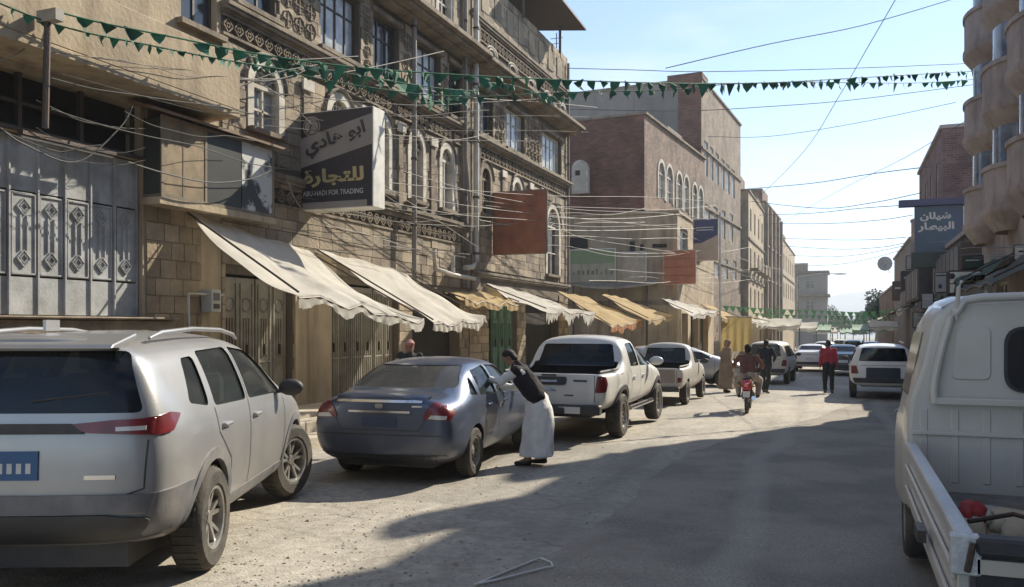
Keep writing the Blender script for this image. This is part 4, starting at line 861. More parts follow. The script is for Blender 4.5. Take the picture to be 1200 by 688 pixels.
# ================================================================== BUNTING AND CABLES
def planepts(A, B, px):
    """pixels -> points in the vertical plane through plan points A and B"""
    nrm = Vector((-(B[1]-A[1]), B[0]-A[0], 0)); out = []
    for u, v in px: r = ray(u, v); out.append(O0 + r*((nrm.dot(Vector((A[0],A[1],H_CAM)))-nrm.dot(O0))/nrm.dot(r)))
    return out
def smoothp(P, k=4):
    out = []
    for i in range(len(P)-1):
        p0, p1, p2, p3 = P[max(i-1,0)], P[i], P[i+1], P[min(i+2, len(P)-1)]
        for t in range(k):
            t /= k; out.append(.5*((2*p1)+(p2-p0)*t+(2*p0-5*p1+4*p2-p3)*t*t+(3*p1-p0-3*p2+p3)*t**3))
    return out+[P[-1]]
def pen_mesh(s):
    b = MB(); b.add([(-s*.5,0,0),(s*.5,0,0),(0,.02,-s*1.05),(0,-.035,-s*.3)], [(0,1,3),(1,2,3),(2,0,3)]); return b.mesh('pennant', PGREEN)
PM = [pen_mesh(1.0)]
for q_ in ([(-.5,0,0),(.5,0,0),(.30,.10,-.45),(.06,-.16,-1.0),(-.28,.06,-.5)], [(-.5,0,0),(.48,0,0),(.12,.22,-.5),(.22,.05,-.92),(-.3,-.1,-.4)], [(-.45,0,0),(.5,0,0),(.35,-.12,-.35),(-.1,.12,-.8),(-.35,.14,-.35)]):
    PM.append(MB().add(q_, [(0,1,2),(0,2,4),(4,2,3)]).mesh('pennant', PGREEN))
def bunting(label, A, B, px, size, step, stuff=False, m=None, end=None):
    P = smoothp(planepts(A, B, px), 8); t = thing('bunting', label, 'bunting', P[0]); o = P[0]
    MB().tube([p-o for p in P], .012, 4, caps=False).build('cord', m or PGREEN, t)
    acc = 0; lst = []
    for a, b in zip(P, P[1:]):
        ln = (b-a).length; d = (b-a).normalized(); az = math.atan2(d.y, d.x)
        while acc < ln: lst.append((a+d*acc-o, az, size*rnd.uniform(.8,1.12))); acc += step*rnd.uniform(.9,1.12)
        acc -= ln
    if not stuff:
        for p, az, s in lst:
            if rnd.random() < .06: continue
            mk('pennant', rnd.choice(PM), t, p, (rnd.uniform(-.45,.45), rnd.gauss(0,.2), az+rnd.gauss(0,.5)), (s, s, s*rnd.uniform(.7,1.1)))
    else:
        b = MB()
        for p, az, s in lst:
            c, q = math.cos(az)*s/2, math.sin(az)*s/2; b.add([(p.x-c,p.y-q,p.z),(p.x+c,p.y+q,p.z),(p.x+.03,p.y,p.z-s),(p.x-.03,p.y-.04,p.z-s*.4)], [(0,1,3),(1,2,3),(2,0,3)])
        q = b.build('pennants', m or PGREEN, t); q['kind'] = 'stuff'
    return t
bunting('main string of green pennants sweeping across the whole street and sky', (-9.2,8), (4.2,29), [(8,-2),(60,12),(120,27),(200,43),(300,63),(400,77),(480,84),(560,89),(665,94),(760,97),(830,98),(900,97),(960,94),(1060,88),(1130,84),(1205,81)], .25, .30)
bunting('lower string of green pennants just beneath the main one', (-9.6,13), (4.0,33), [(318,78),(372,92),(430,102),(500,111),(570,113),(640,109),(720,107),(790,105),(850,99),(930,96),(1000,97),(1080,97),(1142,93)], .26, .42)
bunting('short string of dense green pennants against the carved stone wall', (-9.6,12.4), (-6.4,24), [(300,66),(350,76),(420,88),(470,97),(520,104),(560,107)], .34, .3)
bunting('added string of small twisted pennants standing in for the main string shadow at upper left', (-9.15,7.6), (-8.6,14), [(-5,2),(45,22),(100,38),(170,52),(240,66),(310,78),(350,84)], .15, .19)  # added string, stands in for the main bunting's shadow on the parapet
bunting('crumpled string of pennants looped around the drain pipes', (-9.5,18), (-9.2,26), [(432,78),(470,92),(505,118),(545,112),(570,98),(600,100),(640,112),(668,116)], .30, .27)
FG = mat('pale_green_pennant', (.16,.42,.16), .7, objrand=.3)
for k, (y, v0, v1, lab) in enumerate(((62,358,362,'nearest of the light green strings far down the street'),(74,364,366,'second of the light green strings far down the street'),(90,372,371,'third light green string low over the far cars'),(110,379,377,'farthest light green string at the street end'))):
    bunting(lab, (-6.5,y), (4.2,y+3), [(842+k*10,v0),(900,v0+4),(960,v0+6),(1010,v1+4),(1052,v1)], .42, .5, True, FG)
def cable(label, A, B, px, r=.011, m=None, group=None):
    P = smoothp(planepts(A, B, px), 6); b = MB(); o = P[0]; b.tube([p-o for p in P], r, 5, caps=False)
    q = b.build('cable', m or CABLE, None, loc=o, smooth=80); return tag(q, label, 'cable', group)
LQ = lambda y: (-9.8, y)
GS = 'cables strung across the street in the sky'
sk = [((17,), 30, [(780,80),(900,52),(1010,30),(1120,-2)], 'highest sky cable rising to the top edge at right'),
 ((24,), 33, [(665,80),(740,82),(830,84),(1000,80),(1145,74)], 'sky cable directly above the pennants'),
 ((26,), 33, [(668,128),(800,130),(900,125),(1000,117),(1143,99)], 'sky cable below the pennants reaching the glass balconies'),
 ((41,), 36, [(830,160),(900,160),(1000,145),(1120,120)], 'thin sky cable level with the brown brick roof'),
 ((60,), 36, [(868,222),(950,215),(1020,204),(1092,195)], 'thick sky cable above the tall blue sign'),
 ((66,), 40, [(880,236),(960,244),(1020,238),(1080,226)], 'first of the middle sky cables'),
 ((70,), 41, [(890,252),(950,250),(1010,244),(1070,240)], 'second of the middle sky cables'),
 ((75,), 48, [(905,262),(970,262),(1030,258),(1070,252)], 'third of the middle sky cables'),
 ((80,), 50, [(912,279),(970,281),(1020,281),(1062,278)], 'fourth of the middle sky cables, nearly level'),
 ((84,), 52, [(915,288),(980,292),(1030,290),(1064,284)], 'fifth of the middle sky cables'),
 ((88,), 60, [(925,299),(970,301),(1010,298),(1060,288)], 'lower sky cable above the street lamp'),
 ((95,), 66, [(930,312),(980,310),(1020,303),(1060,292)], 'lowest sky cable, slanting up to the dish')]
for (a,), b_, px, lab in sk: cable(lab, (-7.5 if a > 50 else -9, a), (4.3, b_), px, .012 if a < 50 else .02)
cable('steep thin cable slanting down through the sky', (-7.5,60), (3,12), [(885,235),(940,180),(985,110),(1020,50),(1052,-5)], .010)
cable('fainter steep cable lower in the sky', (-7.0,80), (4.2,20), [(915,262),(980,225),(1060,185),(1150,130)], .010)
nr = [([(0,72),(25,60),(45,40),(53,20)], 7.5, 9.5, 'pale cable looping up to the black post at upper left'),
 ([(53,25),(130,60),(250,88),(340,92),(430,80),(520,60)], 8.4, 22, 'pale cable from the black post along the ornate wall'),
 ([(0,8),(120,35),(260,60),(330,70),(420,66)], 7.6, 17, 'dark cable running along the top of the beige parapet'),
 ([(210,100),(260,92),(310,95),(345,88),(366,78)], 10.6, 14.6, 'tangled dark cable beside the first arched window'),
 ([(225,115),(275,104),(320,86),(372,76)], 10.8, 14.6, 'second tangled dark cable beside the first arched window'),
 ([(300,95),(340,120),(370,150),(440,210),(500,250),(560,290)], 13, 22, 'pale cable crossing diagonally before the black and grey sign'),
 ([(440,100),(480,102),(560,115),(640,120),(700,126)], 18, 32, 'pale cable under the pennants on the carved wall'),
 ([(455,214),(560,224),(660,230),(760,231),(830,236)], 17, 42, 'long pale cable level with the arched window of the brick side wall'),
 ([(450,222),(540,240),(640,252),(740,262),(810,268)], 17, 41, 'second long pale cable over the rusty blank sign'),
 ([(448,236),(540,252),(620,258),(700,266),(810,262)], 16, 42, 'third long pale cable over the rusty blank sign'),
 ([(470,200),(520,215),(580,231),(680,246),(780,250),(835,258)], 18, 44, 'fourth long pale cable passing above the rusty blank sign'),
 ([(560,265),(640,262),(680,278),(740,288),(790,296)], 22, 40, 'drooping pale cable from the corner building to the orange sign'),
 ([(600,290),(660,288),(720,300),(780,300),(830,292)], 25, 44, 'pale cable above the green topped sign'),
 ([(0,150),(30,170),(90,190),(140,150),(155,125)], 7.6, 10, 'dark cable sagging across the black transom'),
 ([(150,190),(200,205),(250,214),(300,208),(335,190)], 10.1, 12.8, 'dark cable drooping below the glazed bay'),
 ([(420,190),(438,215),(447,225),(470,240),(500,244)], 15.4, 18.6, 'black cable hanging right of the black and grey sign'),
 ([(335,205),(350,240),(380,262),(430,275),(480,290)], 13, 18.4, 'pale cable sagging above the big awnings'),
 ([(820,236),(850,262),(880,290),(900,312),(930,330)], 46, 95, 'pale cable running along the far left facades')]
for px, ya, yb, lab in nr: cable(lab, (-9.45, ya), ((-9.3 if yb < 33 else -6.3), yb), px, .009 if 'pale' in lab else .012, CABLEL if 'pale' in lab else CABLE)
def tangle(label, n, u0, u1, v0, v1, ya, yb, x0, x1, seed, m=CABLEL, sag=22):
    rr = random.Random(seed); t = thing('cable_tangle', label, 'cables', PX((u0+u1)/2, (v0(u0)+v1(u0))/2, x0))
    for i in range(max(4, int(n*.6))):
        f = rr.random(); a0 = u0+(u1-u0)*rr.choice((0,0,.12,.25)); a1 = u1-(u1-u0)*rr.choice((0,0,.15,.3)); s_ = rr.uniform(.2,1)*sag; P = []
        for k in range(6):
            q = k/5; u = a0+(a1-a0)*q; v = v0(u)+(v1(u)-v0(u))*(f+(rr.uniform(-.035,.035))) + s_*4*q*(1-q)*.5; P.append((u, v))
        A = (x0+rr.uniform(-.1,.15), ya+(yb-ya)*(a0-u0)/(u1-u0)); B = (x1+rr.uniform(-.1,.15), ya+(yb-ya)*(a1-u0)/(u1-u0))
        Q = smoothp(planepts(A, B, P), 5); MB().tube([p-t.location for p in Q], rr.choice((.004,.006,.008))*(1 if yb < 34 else 1.5), 4, caps=False).build('cable', rr.choice((m, CABLE, CABLE)), t)
    return t
tangle('tangle of thin cables looping over the beige parapet and glazed bay', 11, 60, 400, lambda u: 40+u*.12, lambda u: 120+u*.25, 8.5, 16.3, -9.2, -9.5, 1)
tangle('loose bundle of sagging cables low above the big cream awnings', 9, 330, 600, lambda u: 190+u*.08, lambda u: 215+u*.16, 13.6, 25.6, -9.6, -9.6, 2)
tangle('thick mess of cables crossing the ornate stone fronts under the pennants', 10, 300, 690, lambda u: 85+u*.02, lambda u: 135+u*.06, 12.8, 31, -9.4, -9.3, 3)
tangle('sagging cables between the corner stone building and the brown brick one', 11, 560, 840, lambda u: 215+u*.02, lambda u: 275+u*.03, 23.5, 44, -9.4, -7.0, 4)
tangle('knot of thin cables hanging around the orange and navy signs', 8, 690, 880, lambda u: 262, lambda u: 345, 36, 52, -7.6, -6.6, 5)
tangle('far cables draped along the facades down the left side', 8, 800, 935, lambda u: 235+(u-800)*.5, lambda u: 300+(u-800)*.3, 42, 100, -6.8, -6.0, 6)
tangle('cluster of black cables over the shaded shop signs on the right', 9, 1040, 1199, lambda u: 255, lambda u: 335, 60, 14, 3.9, 2.9, 7, CABLE, 12)
tangle('low black cables hanging before the black transom at far left', 6, 0, 170, lambda u: 90+u*.3, lambda u: 175+u*.1, 7.7, 10.2, -9.6, -9.6, 8, CABLE, 40)
# ================================================================== TREES at the end of the street
LEAF = mat('foliage', (.07,.11,.045), .8, (.045,.075,.03), 1.5, 0, objrand=.4, island=True); BARK = mat('bark', (.16,.12,.09), .9)
def tree(label, u, d, h, r, seed):
    rr = random.Random(seed); p = PD(u, 390, d); t = thing('tree', label, 'tree', (p.x, p.y, g(p.y)), 0, 'trees at the far end of the street')
    MB().tube([(0,0,-.2),(.1,0,h*.25),(0,.1,h*.5),(.1,0,h*.8)], [.22,.17,.12,.04], 7).build('trunk', BARK, t)
    b = MB(); cl = []
    for k in range(7): a = rr.uniform(0,6.3); e = (r*.6*math.cos(a), r*.6*math.sin(a), h*rr.uniform(.55,.9)); MB; b.tube([(0,0,h*.35),(e[0]*.5,e[1]*.5,(h*.35+e[2])*.52),e], [.09,.06,.02], 5); cl.append(e)
    q = b.build('limbs', BARK, t); q['kind'] = 'stuff'
    for k in range(9): a = rr.uniform(0,6.3); q = rr.random()**.5*r*.8; cl.append((q*math.cos(a), q*math.sin(a), h*rr.uniform(.5,.97)))
    b = MB()
    for c in cl:
        cr_ = r*rr.uniform(.25,.45)
        for k in range(260):
            v = Vector((rr.gauss(0,1),rr.gauss(0,1),rr.gauss(0,.8))).normalized()*cr_*rr.uniform(.4,1.05); o = Vector(c)+v; s = rr.uniform(.14,.34)
            a = Vector((rr.uniform(-1,1),rr.uniform(-1,1),rr.uniform(-1,1))).normalized(); e = a.orthogonal().normalized(); b.add([o-a*s, o+e*s*.55, o+a*s, o-e*s*.55], [(0,1,2,3)])
    b.build('crown', LEAF, t)
for a in (('bushy green tree beside the grey end house',944,146,7.6,3.4,1),('rounder tree right of the grey end house',960,190,8.0,4.0,2),('low tree near the middle of the street end',975,215,6.8,4.2,3),('smallest tree at the vanishing point on the left',990,260,7.0,4.4,4),
          ('tree at the vanishing point on the right',1012,240,6.6,4.0,5),('broad tree before the far right brick row',1026,200,8.2,4.4,6),('tall leafy tree under the satellite dish',1043,112,8.0,3.4,7)): tree(*a)
for k, (u, v, d, lab) in enumerate(((915,381,66,'cream canopy reaching out behind the white sedan'),(935,384,80,'dirty white stall canopy farther along the left row'),(952,386,96,'faded greenish stall canopy before the grey end house'),(968,388,112,'small pale canopy left of the vanishing point'),(1000,389,118,'pale green canopy at the vanishing point'),(1022,386,92,'greenish white canopy on the right before the brick row'),(1040,383,72,'light canopy over the pavement below the satellite dish'))):
    p = PD(u, v, d); w_ = 1.5+.25*(k % 3); mm = (AWN, AWN, mat('green_canopy', (.30,.42,.30), .85, (.22,.3,.22), 2), AWN, MATS.get('green_canopy'), MATS.get('green_canopy'), AWN)[k]
    awning(lab, p+V3((-w_,1.2,.5)), p+V3((w_,1.2,.5)), p+V3((w_,-1.2,0)), p+V3((-w_,-1.2,0)), mm, .1, .3, seed=40+k, nu=10, nv=6, name='stall_canopy')
    tt = bpy.context.scene.objects.get('stall_canopy' + ('.%03d' % k if k else ''))
    for sx in (-1, 1): q = p+V3((sx*w_*.95,-1.1,0))-tt.location; MB().tube([q, (q.x,q.y,g(p.y)-tt.location.z)], .04).build('post', IRON, tt)
# thin bent white wire lying on the road
W = [PG(u, v) + V3((0,0,.02)) for u, v in ((556,688),(585,682),(640,668),(648,667),(646,662),(634,657),(627,659),(590,674),(562,686))]
t = thing('bent_wire', 'thin white wire bent into a long triangle lying on the road at the bottom', 'wire', W[0]); MB().tube([p-W[0] for p in W], .008, 6).build('wire', mat('white_wire', (.7,.7,.68), .5, bump=0), t)
# ================================================================== VEHICLES
def paint(name, col, dust=.35, metal=.35, rough=.32):
    m = mat(name, col, rough, tuple(c*.86 for c in col), 2.0, .03, 60, metal=metal, coat=.5, coord='obj')
    n = m.node_tree.nodes; l = m.node_tree.links.new; b = n['Principled BSDF']; src = b.inputs['Base Color'].links[0].from_socket
    tcn = n.new('ShaderNodeTexCoord'); sp = n.new('ShaderNodeSeparateXYZ'); l(tcn.outputs['Object'], sp.inputs[0])
    mz = n.new('ShaderNodeMapRange'); mz.inputs[1].default_value = 1.0; mz.inputs[2].default_value = .25; mz.inputs[3].default_value = .12; mz.inputs[4].default_value = 1; l(sp.outputs['Z'], mz.inputs[0])
    no = n.new('ShaderNodeTexNoise'); no.inputs['Scale'].default_value = 3.5; no.inputs['Detail'].default_value = 8; l(tcn.outputs['Object'], no.inputs['Vector'])
    mu = n.new('ShaderNodeMath'); mu.operation = 'MULTIPLY'; l(mz.outputs[0], mu.inputs[0]); l(no.outputs[0], mu.inputs[1])
    m2 = n.new('ShaderNodeMath'); m2.operation = 'MULTIPLY'; m2.inputs[1].default_value = dust*2.2; l(mu.outputs[0], m2.inputs[0]); m2.use_clamp = True
    mx = n.new('ShaderNodeMix'); mx.data_type = 'RGBA'; mx.inputs['B'].default_value = (.36,.31,.24,1); l(m2.outputs[0], mx.inputs['Factor']); l(src, mx.inputs['A']); l(mx.outputs['Result'], b.inputs['Base Color'])
    mr = n.new('ShaderNodeMapRange'); mr.inputs[3].default_value = rough; mr.inputs[4].default_value = .75; l(m2.outputs[0], mr.inputs[0]); l(mr.outputs[0], b.inputs['Roughness'])
    return m
TYRE = mat('tyre_rubber', (.035,.033,.03), .85, (.11,.095,.075), 5, .3, 50, coord='obj'); PLASTIC = mat('black_plastic', (.035,.035,.037), .6, (.07,.065,.06), 3, .2, 60, coord='obj')
ALLOY = mat('alloy_rim', (.42,.41,.39), .4, (.25,.23,.2), 6, .05, metal=.6, coord='obj'); STEELR = mat('steel_rim', (.34,.32,.28), .55, (.22,.2,.17), 6, .1, metal=.4, coord='obj'); BLACKR = mat('black_rim', (.05,.05,.05), .5, metal=.3, coord='obj')
GLC = glassmat('car_glass', (.05,.06,.065), (.42,.47,.47)); GLD = glassmat('tinted_glass', (.02,.025,.03), (.20,.23,.25)); GLDUST = glassmat('dusty_glass', (.14,.14,.135), (.30,.32,.32))
LAMPR = mat('red_lamp', (.20,.010,.014), .3, (.08,.005,.008), 9, .1, 30, coat=.35, coord='obj'); LAMPP = mat('pink_lamp', (.55,.18,.17), .2, coat=1, coord='obj'); LAMPW = mat('clear_lamp', (.6,.58,.55), .15, coat=1, coord='obj')
CHROME = mat('chrome', (.75,.75,.75), .18, metal=1, bump=0, coord='obj'); PLATEB = mat('blue_plate', (.035,.12,.28), .5, bump=0); PLATEW = mat('white_plate', (.7,.7,.68), .5, bump=0); SEAT = mat('seat_fabric', (.10,.10,.105), .9, coord='obj'); SEATL = mat('pale_seat_fabric', (.30,.29,.27), .9, coord='obj')
def boolmod(o, cutter, name):
    md = o.modifiers.new(name, 'BOOLEAN'); md.operation = 'DIFFERENCE'; md.solver = 'EXACT'; md.object = cutter; md.material_mode = 'INDEX'
def patch(t, bvh, name, m, outline, axis='side', side=-1, off=.004, thick=0, sp=.06, holes=(), par=None, smooth=50):
    v, f = fill2d(outline, holes, sp); P = []; N = []
    for a, b_ in v:
        o, d = {'side': ((a, side*3, b_), (0,-side,0)), 'rear': ((-3, a, b_), (1,0,0)), 'front': ((9, a, b_), (-1,0,0)), 'top': ((a, b_, 5), (0,0,-1))}[axis]
        h = bvh.ray_cast(Vector(o), Vector(d)); P.append(h[0]); N.append(h[1])
    f = [q for q in f if all(P[i] is not None for i in q)]
    # averaged ray direction offset keeps the patch smooth
    dv = {'side': Vector((0,side,0)), 'rear': Vector((-1,0,0)), 'front': Vector((1,0,0)), 'top': Vector((0,0,1))}[axis]
    b = MB(); ok = [p or Vector((0,0,0)) for p in P]; n = len(ok)
    A = [p+dv*off for p in ok]
    if thick:
        B = [p+dv*(off-thick) for p in ok]; cnt = {}
        for q in f:
            for i in range(len(q)):
                e = (q[i], q[(i+1) % len(q)]); cnt[tuple(sorted(e))] = cnt.get(tuple(sorted(e)), [])+[e]
        b.add(A+B, [tuple(q) for q in f]+[tuple(i+n for i in q[::-1]) for q in f]+[(e[0][0], e[0][1], e[0][1]+n, e[0][0]+n) for e in cnt.values() if len(e) == 1])
    else: b.add(A, f)
    return b.build(name, m, par or t, smooth=smooth)
def seam(t, bvh, pts, axis='side', side=-1, w=.011, name='door_gap', m=None, off=.003, par=None):
    P = [Vector(p) for p in pts]; Q = []
    for a, c in zip(P, P[1:]):
        k = max(1, int((c-a).length/.06)); Q += [a.lerp(c, i/k) for i in range(k)]
    Q.append(P[-1]); b = MB(); V = []
    dv = {'side': Vector((0,side,0)), 'rear': Vector((-1,0,0)), 'top': Vector((0,0,1)), 'front': Vector((1,0,0))}[axis]
    for i, p in enumerate(Q):
        d = (Q[min(i+1,len(Q)-1)]-Q[max(i-1,0)]).normalized(); nn = Vector((-d.y, d.x))*w/2
        for s in (1,-1):
            a, b_ = p+nn*s; o, dr = {'side': ((a, side*3, b_), (0,-side,0)), 'rear': ((-3, a, b_), (1,0,0)), 'front': ((9,a,b_),(-1,0,0)), 'top': ((a, b_, 5), (0,0,-1))}[axis]
            h = bvh.ray_cast(Vector(o), Vector(dr)); V.append((h[0] if h[0] is not None else Vector(V[-1]) if V else Vector((0,0,0)))+dv*off if h[0] is not None or not V else Vector(V[-1]))
    b.add(V, [(2*i,2*i+2,2*i+3,2*i+1) for i in range(len(Q)-1)]); return b.build(name, m or PLASTIC, par or t)
WM = {}
def wheel(t, x, y, r, w, rim, style=5, steer=0, name='wheel'):
    s = 1 if y > 0 else -1; key = (r, w, rim.name, style)
    if key not in WM:
        ty = MB().lathe([(r*.60,-w*.42),(r*.66,-w*.5),(r*.90,-w*.5),(r*.97,-w*.42),(r,-w*.3),(r,w*.3),(r*.97,w*.42),(r*.90,w*.5),(r*.66,w*.5),(r*.60,w*.42),(r*.60,-w*.42)], ax='y', n=36)
        for k in range(36): a = 2*math.pi*k/36; i0 = len(ty.v); ty.box(-.012,.012,-w*.32,w*.32,r-.004,r+.006); ty.xf(Matrix.Rotation(a, 4, 'Y'), i0)
        rm = MB().lathe([(r*.61,-w*.42),(r*.615,-w*.46),(r*.56,-w*.44),(r*.54,-w*.25),(r*.53,w*.4),(r*.6,w*.42)], ax='y', n=32)
        rm.lathe([(.001,-w*.30),(r*.13,-w*.30),(r*.15,-w*.2),(r*.15,-w*.05)], ax='y', n=16)
        n = abs(style)
        if style > 0:
            for k in range(n):
                for dd in (-.14,.14) if style >= 5 else (0,):
                    i0 = len(rm.v); hw = r*.045; rm.add([(-hw,-w*.25,r*.1),(hw,-w*.25,r*.1),(hw*.8+dd*r,-w*.36,r*.57),(-hw*.8+dd*r,-w*.36,r*.57),(-hw,-w*.12,r*.1),(hw,-w*.12,r*.1),(hw*.8+dd*r,-w*.22,r*.57),(-hw*.8+dd*r,-w*.22,r*.57)], [(0,1,2,3),(7,6,5,4),(0,4,5,1),(1,5,6,2),(2,6,7,3),(3,7,4,0)]); rm.xf(Matrix.Rotation(2*math.pi*k/n, 4, 'Y'), i0)
        else:
            rm.lathe([(r*.12,-w*.26),(r*.3,-w*.22),(r*.42,-w*.3),(r*.54,-w*.28)], ax='y', n=24)
            for k in range(8): a = 2*math.pi*k/8; rm.ell((r*.36*math.cos(a), -w*.275, r*.36*math.sin(a)), (r*.05,.006,r*.05), 8, 1)
        back = MB().lathe([(.001,.0),(r*.55,.0)], ax='y', n=20)
        WM[key] = (ty.mesh('tyre', TYRE, smooth=35), rm.mesh('rim', [rim, DARK], smooth=35), back.mesh('brake_disc', PLASTIC))
    a, b_, c = WM[key]; o = mk(name, a, t, (x, y, r), (0, 0, (math.pi if s > 0 else 0)+steer)); mk('rim', b_, o); mk('brake_disc', c, o); return o
def make_car(name, label, cat, loc, rz, sp, group=None):
    t = thing(name, label, cat, loc, rz, group, rx=0); pm = sp['paint']; n = len(sp['st'][0][1])
    b = MB(); rings = []
    for x, ring in sp['st']:
        L_ = [(x+(q[2] if len(q) > 2 else 0), q[0], q[1]) for q in ring]; full = L_+[(p[0], -p[1], p[2]) for p in L_[-2:0:-1]]; rings.append(full)
    m = len(rings[0]); b.v = [p for r_ in rings for p in r_]
    for i in range(len(rings)-1):
        for k in range(m): b.f.append((i*m+k, i*m+(k+1) % m, (i+1)*m+(k+1) % m, (i+1)*m+k))
    for base in (0, (len(rings)-1)*m):
        for k in range(n-1):
            a, c = k, k+1; a2, c2 = (m-a) % m, (m-c) % m; q = [base+a, base+c, base+c2, base+a2]; qq = []
            for i in q:
                if i not in qq: qq.append(i)
            b.f.append(tuple(qq) if base else tuple(qq[::-1]))
    b.m = [0]*len(b.f); me = b.mesh('cage', [pm, DARK]); o = tmpobj(me); sb = o.modifiers.new('s', 'SUBSURF'); sb.levels = sb.render_levels = 2
    solid = evalmesh(o, 'solid'); bpy.data.objects.remove(o)
    bm = bmesh.new(); bm.from_mesh(solid); bvh = BVHTree.FromBMesh(bm); bm.free()
    cur = [solid]
    def cutter(mb):
        n0 = len(cur[0].vertices); zz = [v.co.z for v in cur[0].vertices]; ext = max(zz)-min(zz)
        for tr in range(6):
            for v_ in range(len(mb.v)) if tr else ():
                x, y, z = mb.v[v_]; mb.v[v_] = (x+.0013*tr, y*(1+.0007*tr), z+.0011*tr)
            q = tmpobj(mb.mesh('cut', [pm, DARK])); bo = tmpobj(cur[0]); boolmod(bo, q, 'b')
            if tr >= 4: bo.modifiers[0].solver = 'FAST'
            res = evalmesh(bo, 'body'); bpy.data.objects.remove(bo); bpy.data.objects.remove(q)
            z2 = [v.co.z for v in res.vertices] or [0]
            ar = sum(p.area for p in res.polygons)/max(1e-6, sum(p.area for p in cur[0].polygons))
            if len(res.vertices) > n0*.45 and max(z2)-min(z2) > ext*.9 and ar > .55: cur[0] = res; return
        print('BOOLEAN SKIPPED', name, len(mb.v))
    def allmi(mb): mb.m = [1]*len(mb.f); return mb
    if 'cav' in sp:
        poly, zb, wb, zt, wt = sp['cav']; q = MB(); q.prism(poly, -1, 1, 'y')
        q.v = [(x, y*(wb+(wt-wb)*max(0, min(1, (z-zb)/(zt-zb)))), z) for x, y, z in q.v]; cutter(allmi(q))
    wr = sp['wr']
    if wr:
        q = MB()
        for xx in (sp['xr'], sp['xf']):
            for s in (-1, 1):
                a = wr*1.0+sp.get('gap',.055); prof = [(xx+a*math.cos(2*math.pi*k/28), wr+.01+a*math.sin(2*math.pi*k/28)) for k in range(28)]
                q.prism(prof, s*(sp['hw']-.30), s*1.4, 'y')
        cutter(allmi(q))
    for w_ in sp.get('side', ()):
        q = MB(); q.prism(w_, .25, 1.5, 'y'); q.prism(w_, -1.5, -.25, 'y'); cutter(allmi(q))
    if 'rear' in sp: cutter(allmi(MB().prism(sp['rear'], -1, sp['rearx'], 'x')))
    if 'front' in sp: cutter(allmi(MB().prism(sp['front'], sp['frontx'], 8, 'x')))
    for bx in sp.get('boxes', ()): cutter(allmi(MB().box(*bx)))
    fin = cur[0].copy(); fin.name = 'body'
    fin.polygons.foreach_set('use_smooth', [True]*len(fin.polygons)); fin.set_sharp_from_angle(angle=R(40))
    mk('body', fin, t)
    g_ = sp.get('glass', GLC); 
    for w_ in sp.get('side', ()):
        for s in (-1, 1): patch(t, bvh, 'side_window', g_, w_, 'side', s, -.018, sp=.12)
    if 'rear' in sp: patch(t, bvh, 'rear_window', sp.get('rglass', g_), sp['rear'], 'rear', off=-.018, sp=.12)
    if 'front' in sp: patch(t, bvh, 'windscreen', GLC, sp['front'], 'front', off=-.018, sp=.12)
    for xx, st_ in ((sp['xr'], 0), (sp['xf'], sp.get('steer', 0))):
        for s in (-1, 1): wheel(t, xx, s*(sp['hw']-.115), wr, sp.get('ww',.21), sp['rim'], sp.get('rstyle',5), st_)
    for x_, y_, z_ in sp.get('seats', ()):
        q = MB(); q.box(x_-.25,x_+.25,y_-.24,y_+.24,z_,z_+.15).box(x_-.28,x_-.14,y_-.23,y_+.23,z_+.15,z_+.62).box(x_-.27,x_-.17,y_-.13,y_+.13,z_+.66,z_+.84).box(x_-.23,x_-.21,y_-.07,y_+.07,z_+.6,z_+.68); q.build('seat', sp.get('seatm', SEAT), t, bevel=.035, bseg=2, smooth=50)
    MB().box(.25, sp['len']-.3, -sp['hw']+.32, sp['hw']-.32, sp.get('fl',.24), sp.get('fl',.24)+.18).build('chassis', PLASTIC, t)
    return t, bvh
def mirror(t, x, y, z, m, s=-1, sc=1.0):
    o = MB().ell((x, s*(y+.11), z), (.055*sc,.115*sc,.075*sc), 14).build('wing_mirror', m, t, smooth=60); MB().tube([(x+.02,s*(y-.03),z-.04),(x+.02,s*(y+.06),z-.03)], .02).build('stalk', PLASTIC, o)
def handle(t, bvh, x, z, s, m):
    h = bvh.ray_cast(Vector((x, s*3, z)), Vector((0,-s,0)))[0]
    if h: MB().box(x-.09,x+.09,h.y-.012,h.y+.035 if s > 0 else h.y+.012,z-.014,z+.014).build('door_handle', m, t, bevel=.008) if s > 0 else MB().box(x-.09,x+.09,h.y-.035,h.y+.012,z-.014,z+.014).build('door_handle', m, t, bevel=.008)
def arch(xc, zc, r0, r1, a0=-.12, a1=math.pi+.12, n=14):
    return [(xc+r1*math.cos(a0+(a1-a0)*k/n), zc+r1*math.sin(a0+(a1-a0)*k/n)) for k in range(n+1)]+[(xc+r0*math.cos(a1-(a1-a0)*k/n), zc+r0*math.sin(a1-(a1-a0)*k/n)) for k in range(n+1)]
def at_wheel(contact, hd, xr, yr):
    """origin of a vehicle (rear centre) whose rear right tyre touches the road at contact, heading hd (angle left of +Y)"""
    rz = R(90)+hd; f = Vector((math.cos(rz), math.sin(rz), 0)); l = Vector((-f.y, f.x, 0)); p = contact-f*xr+l*yr; p.z = g(p.y); return p, rz
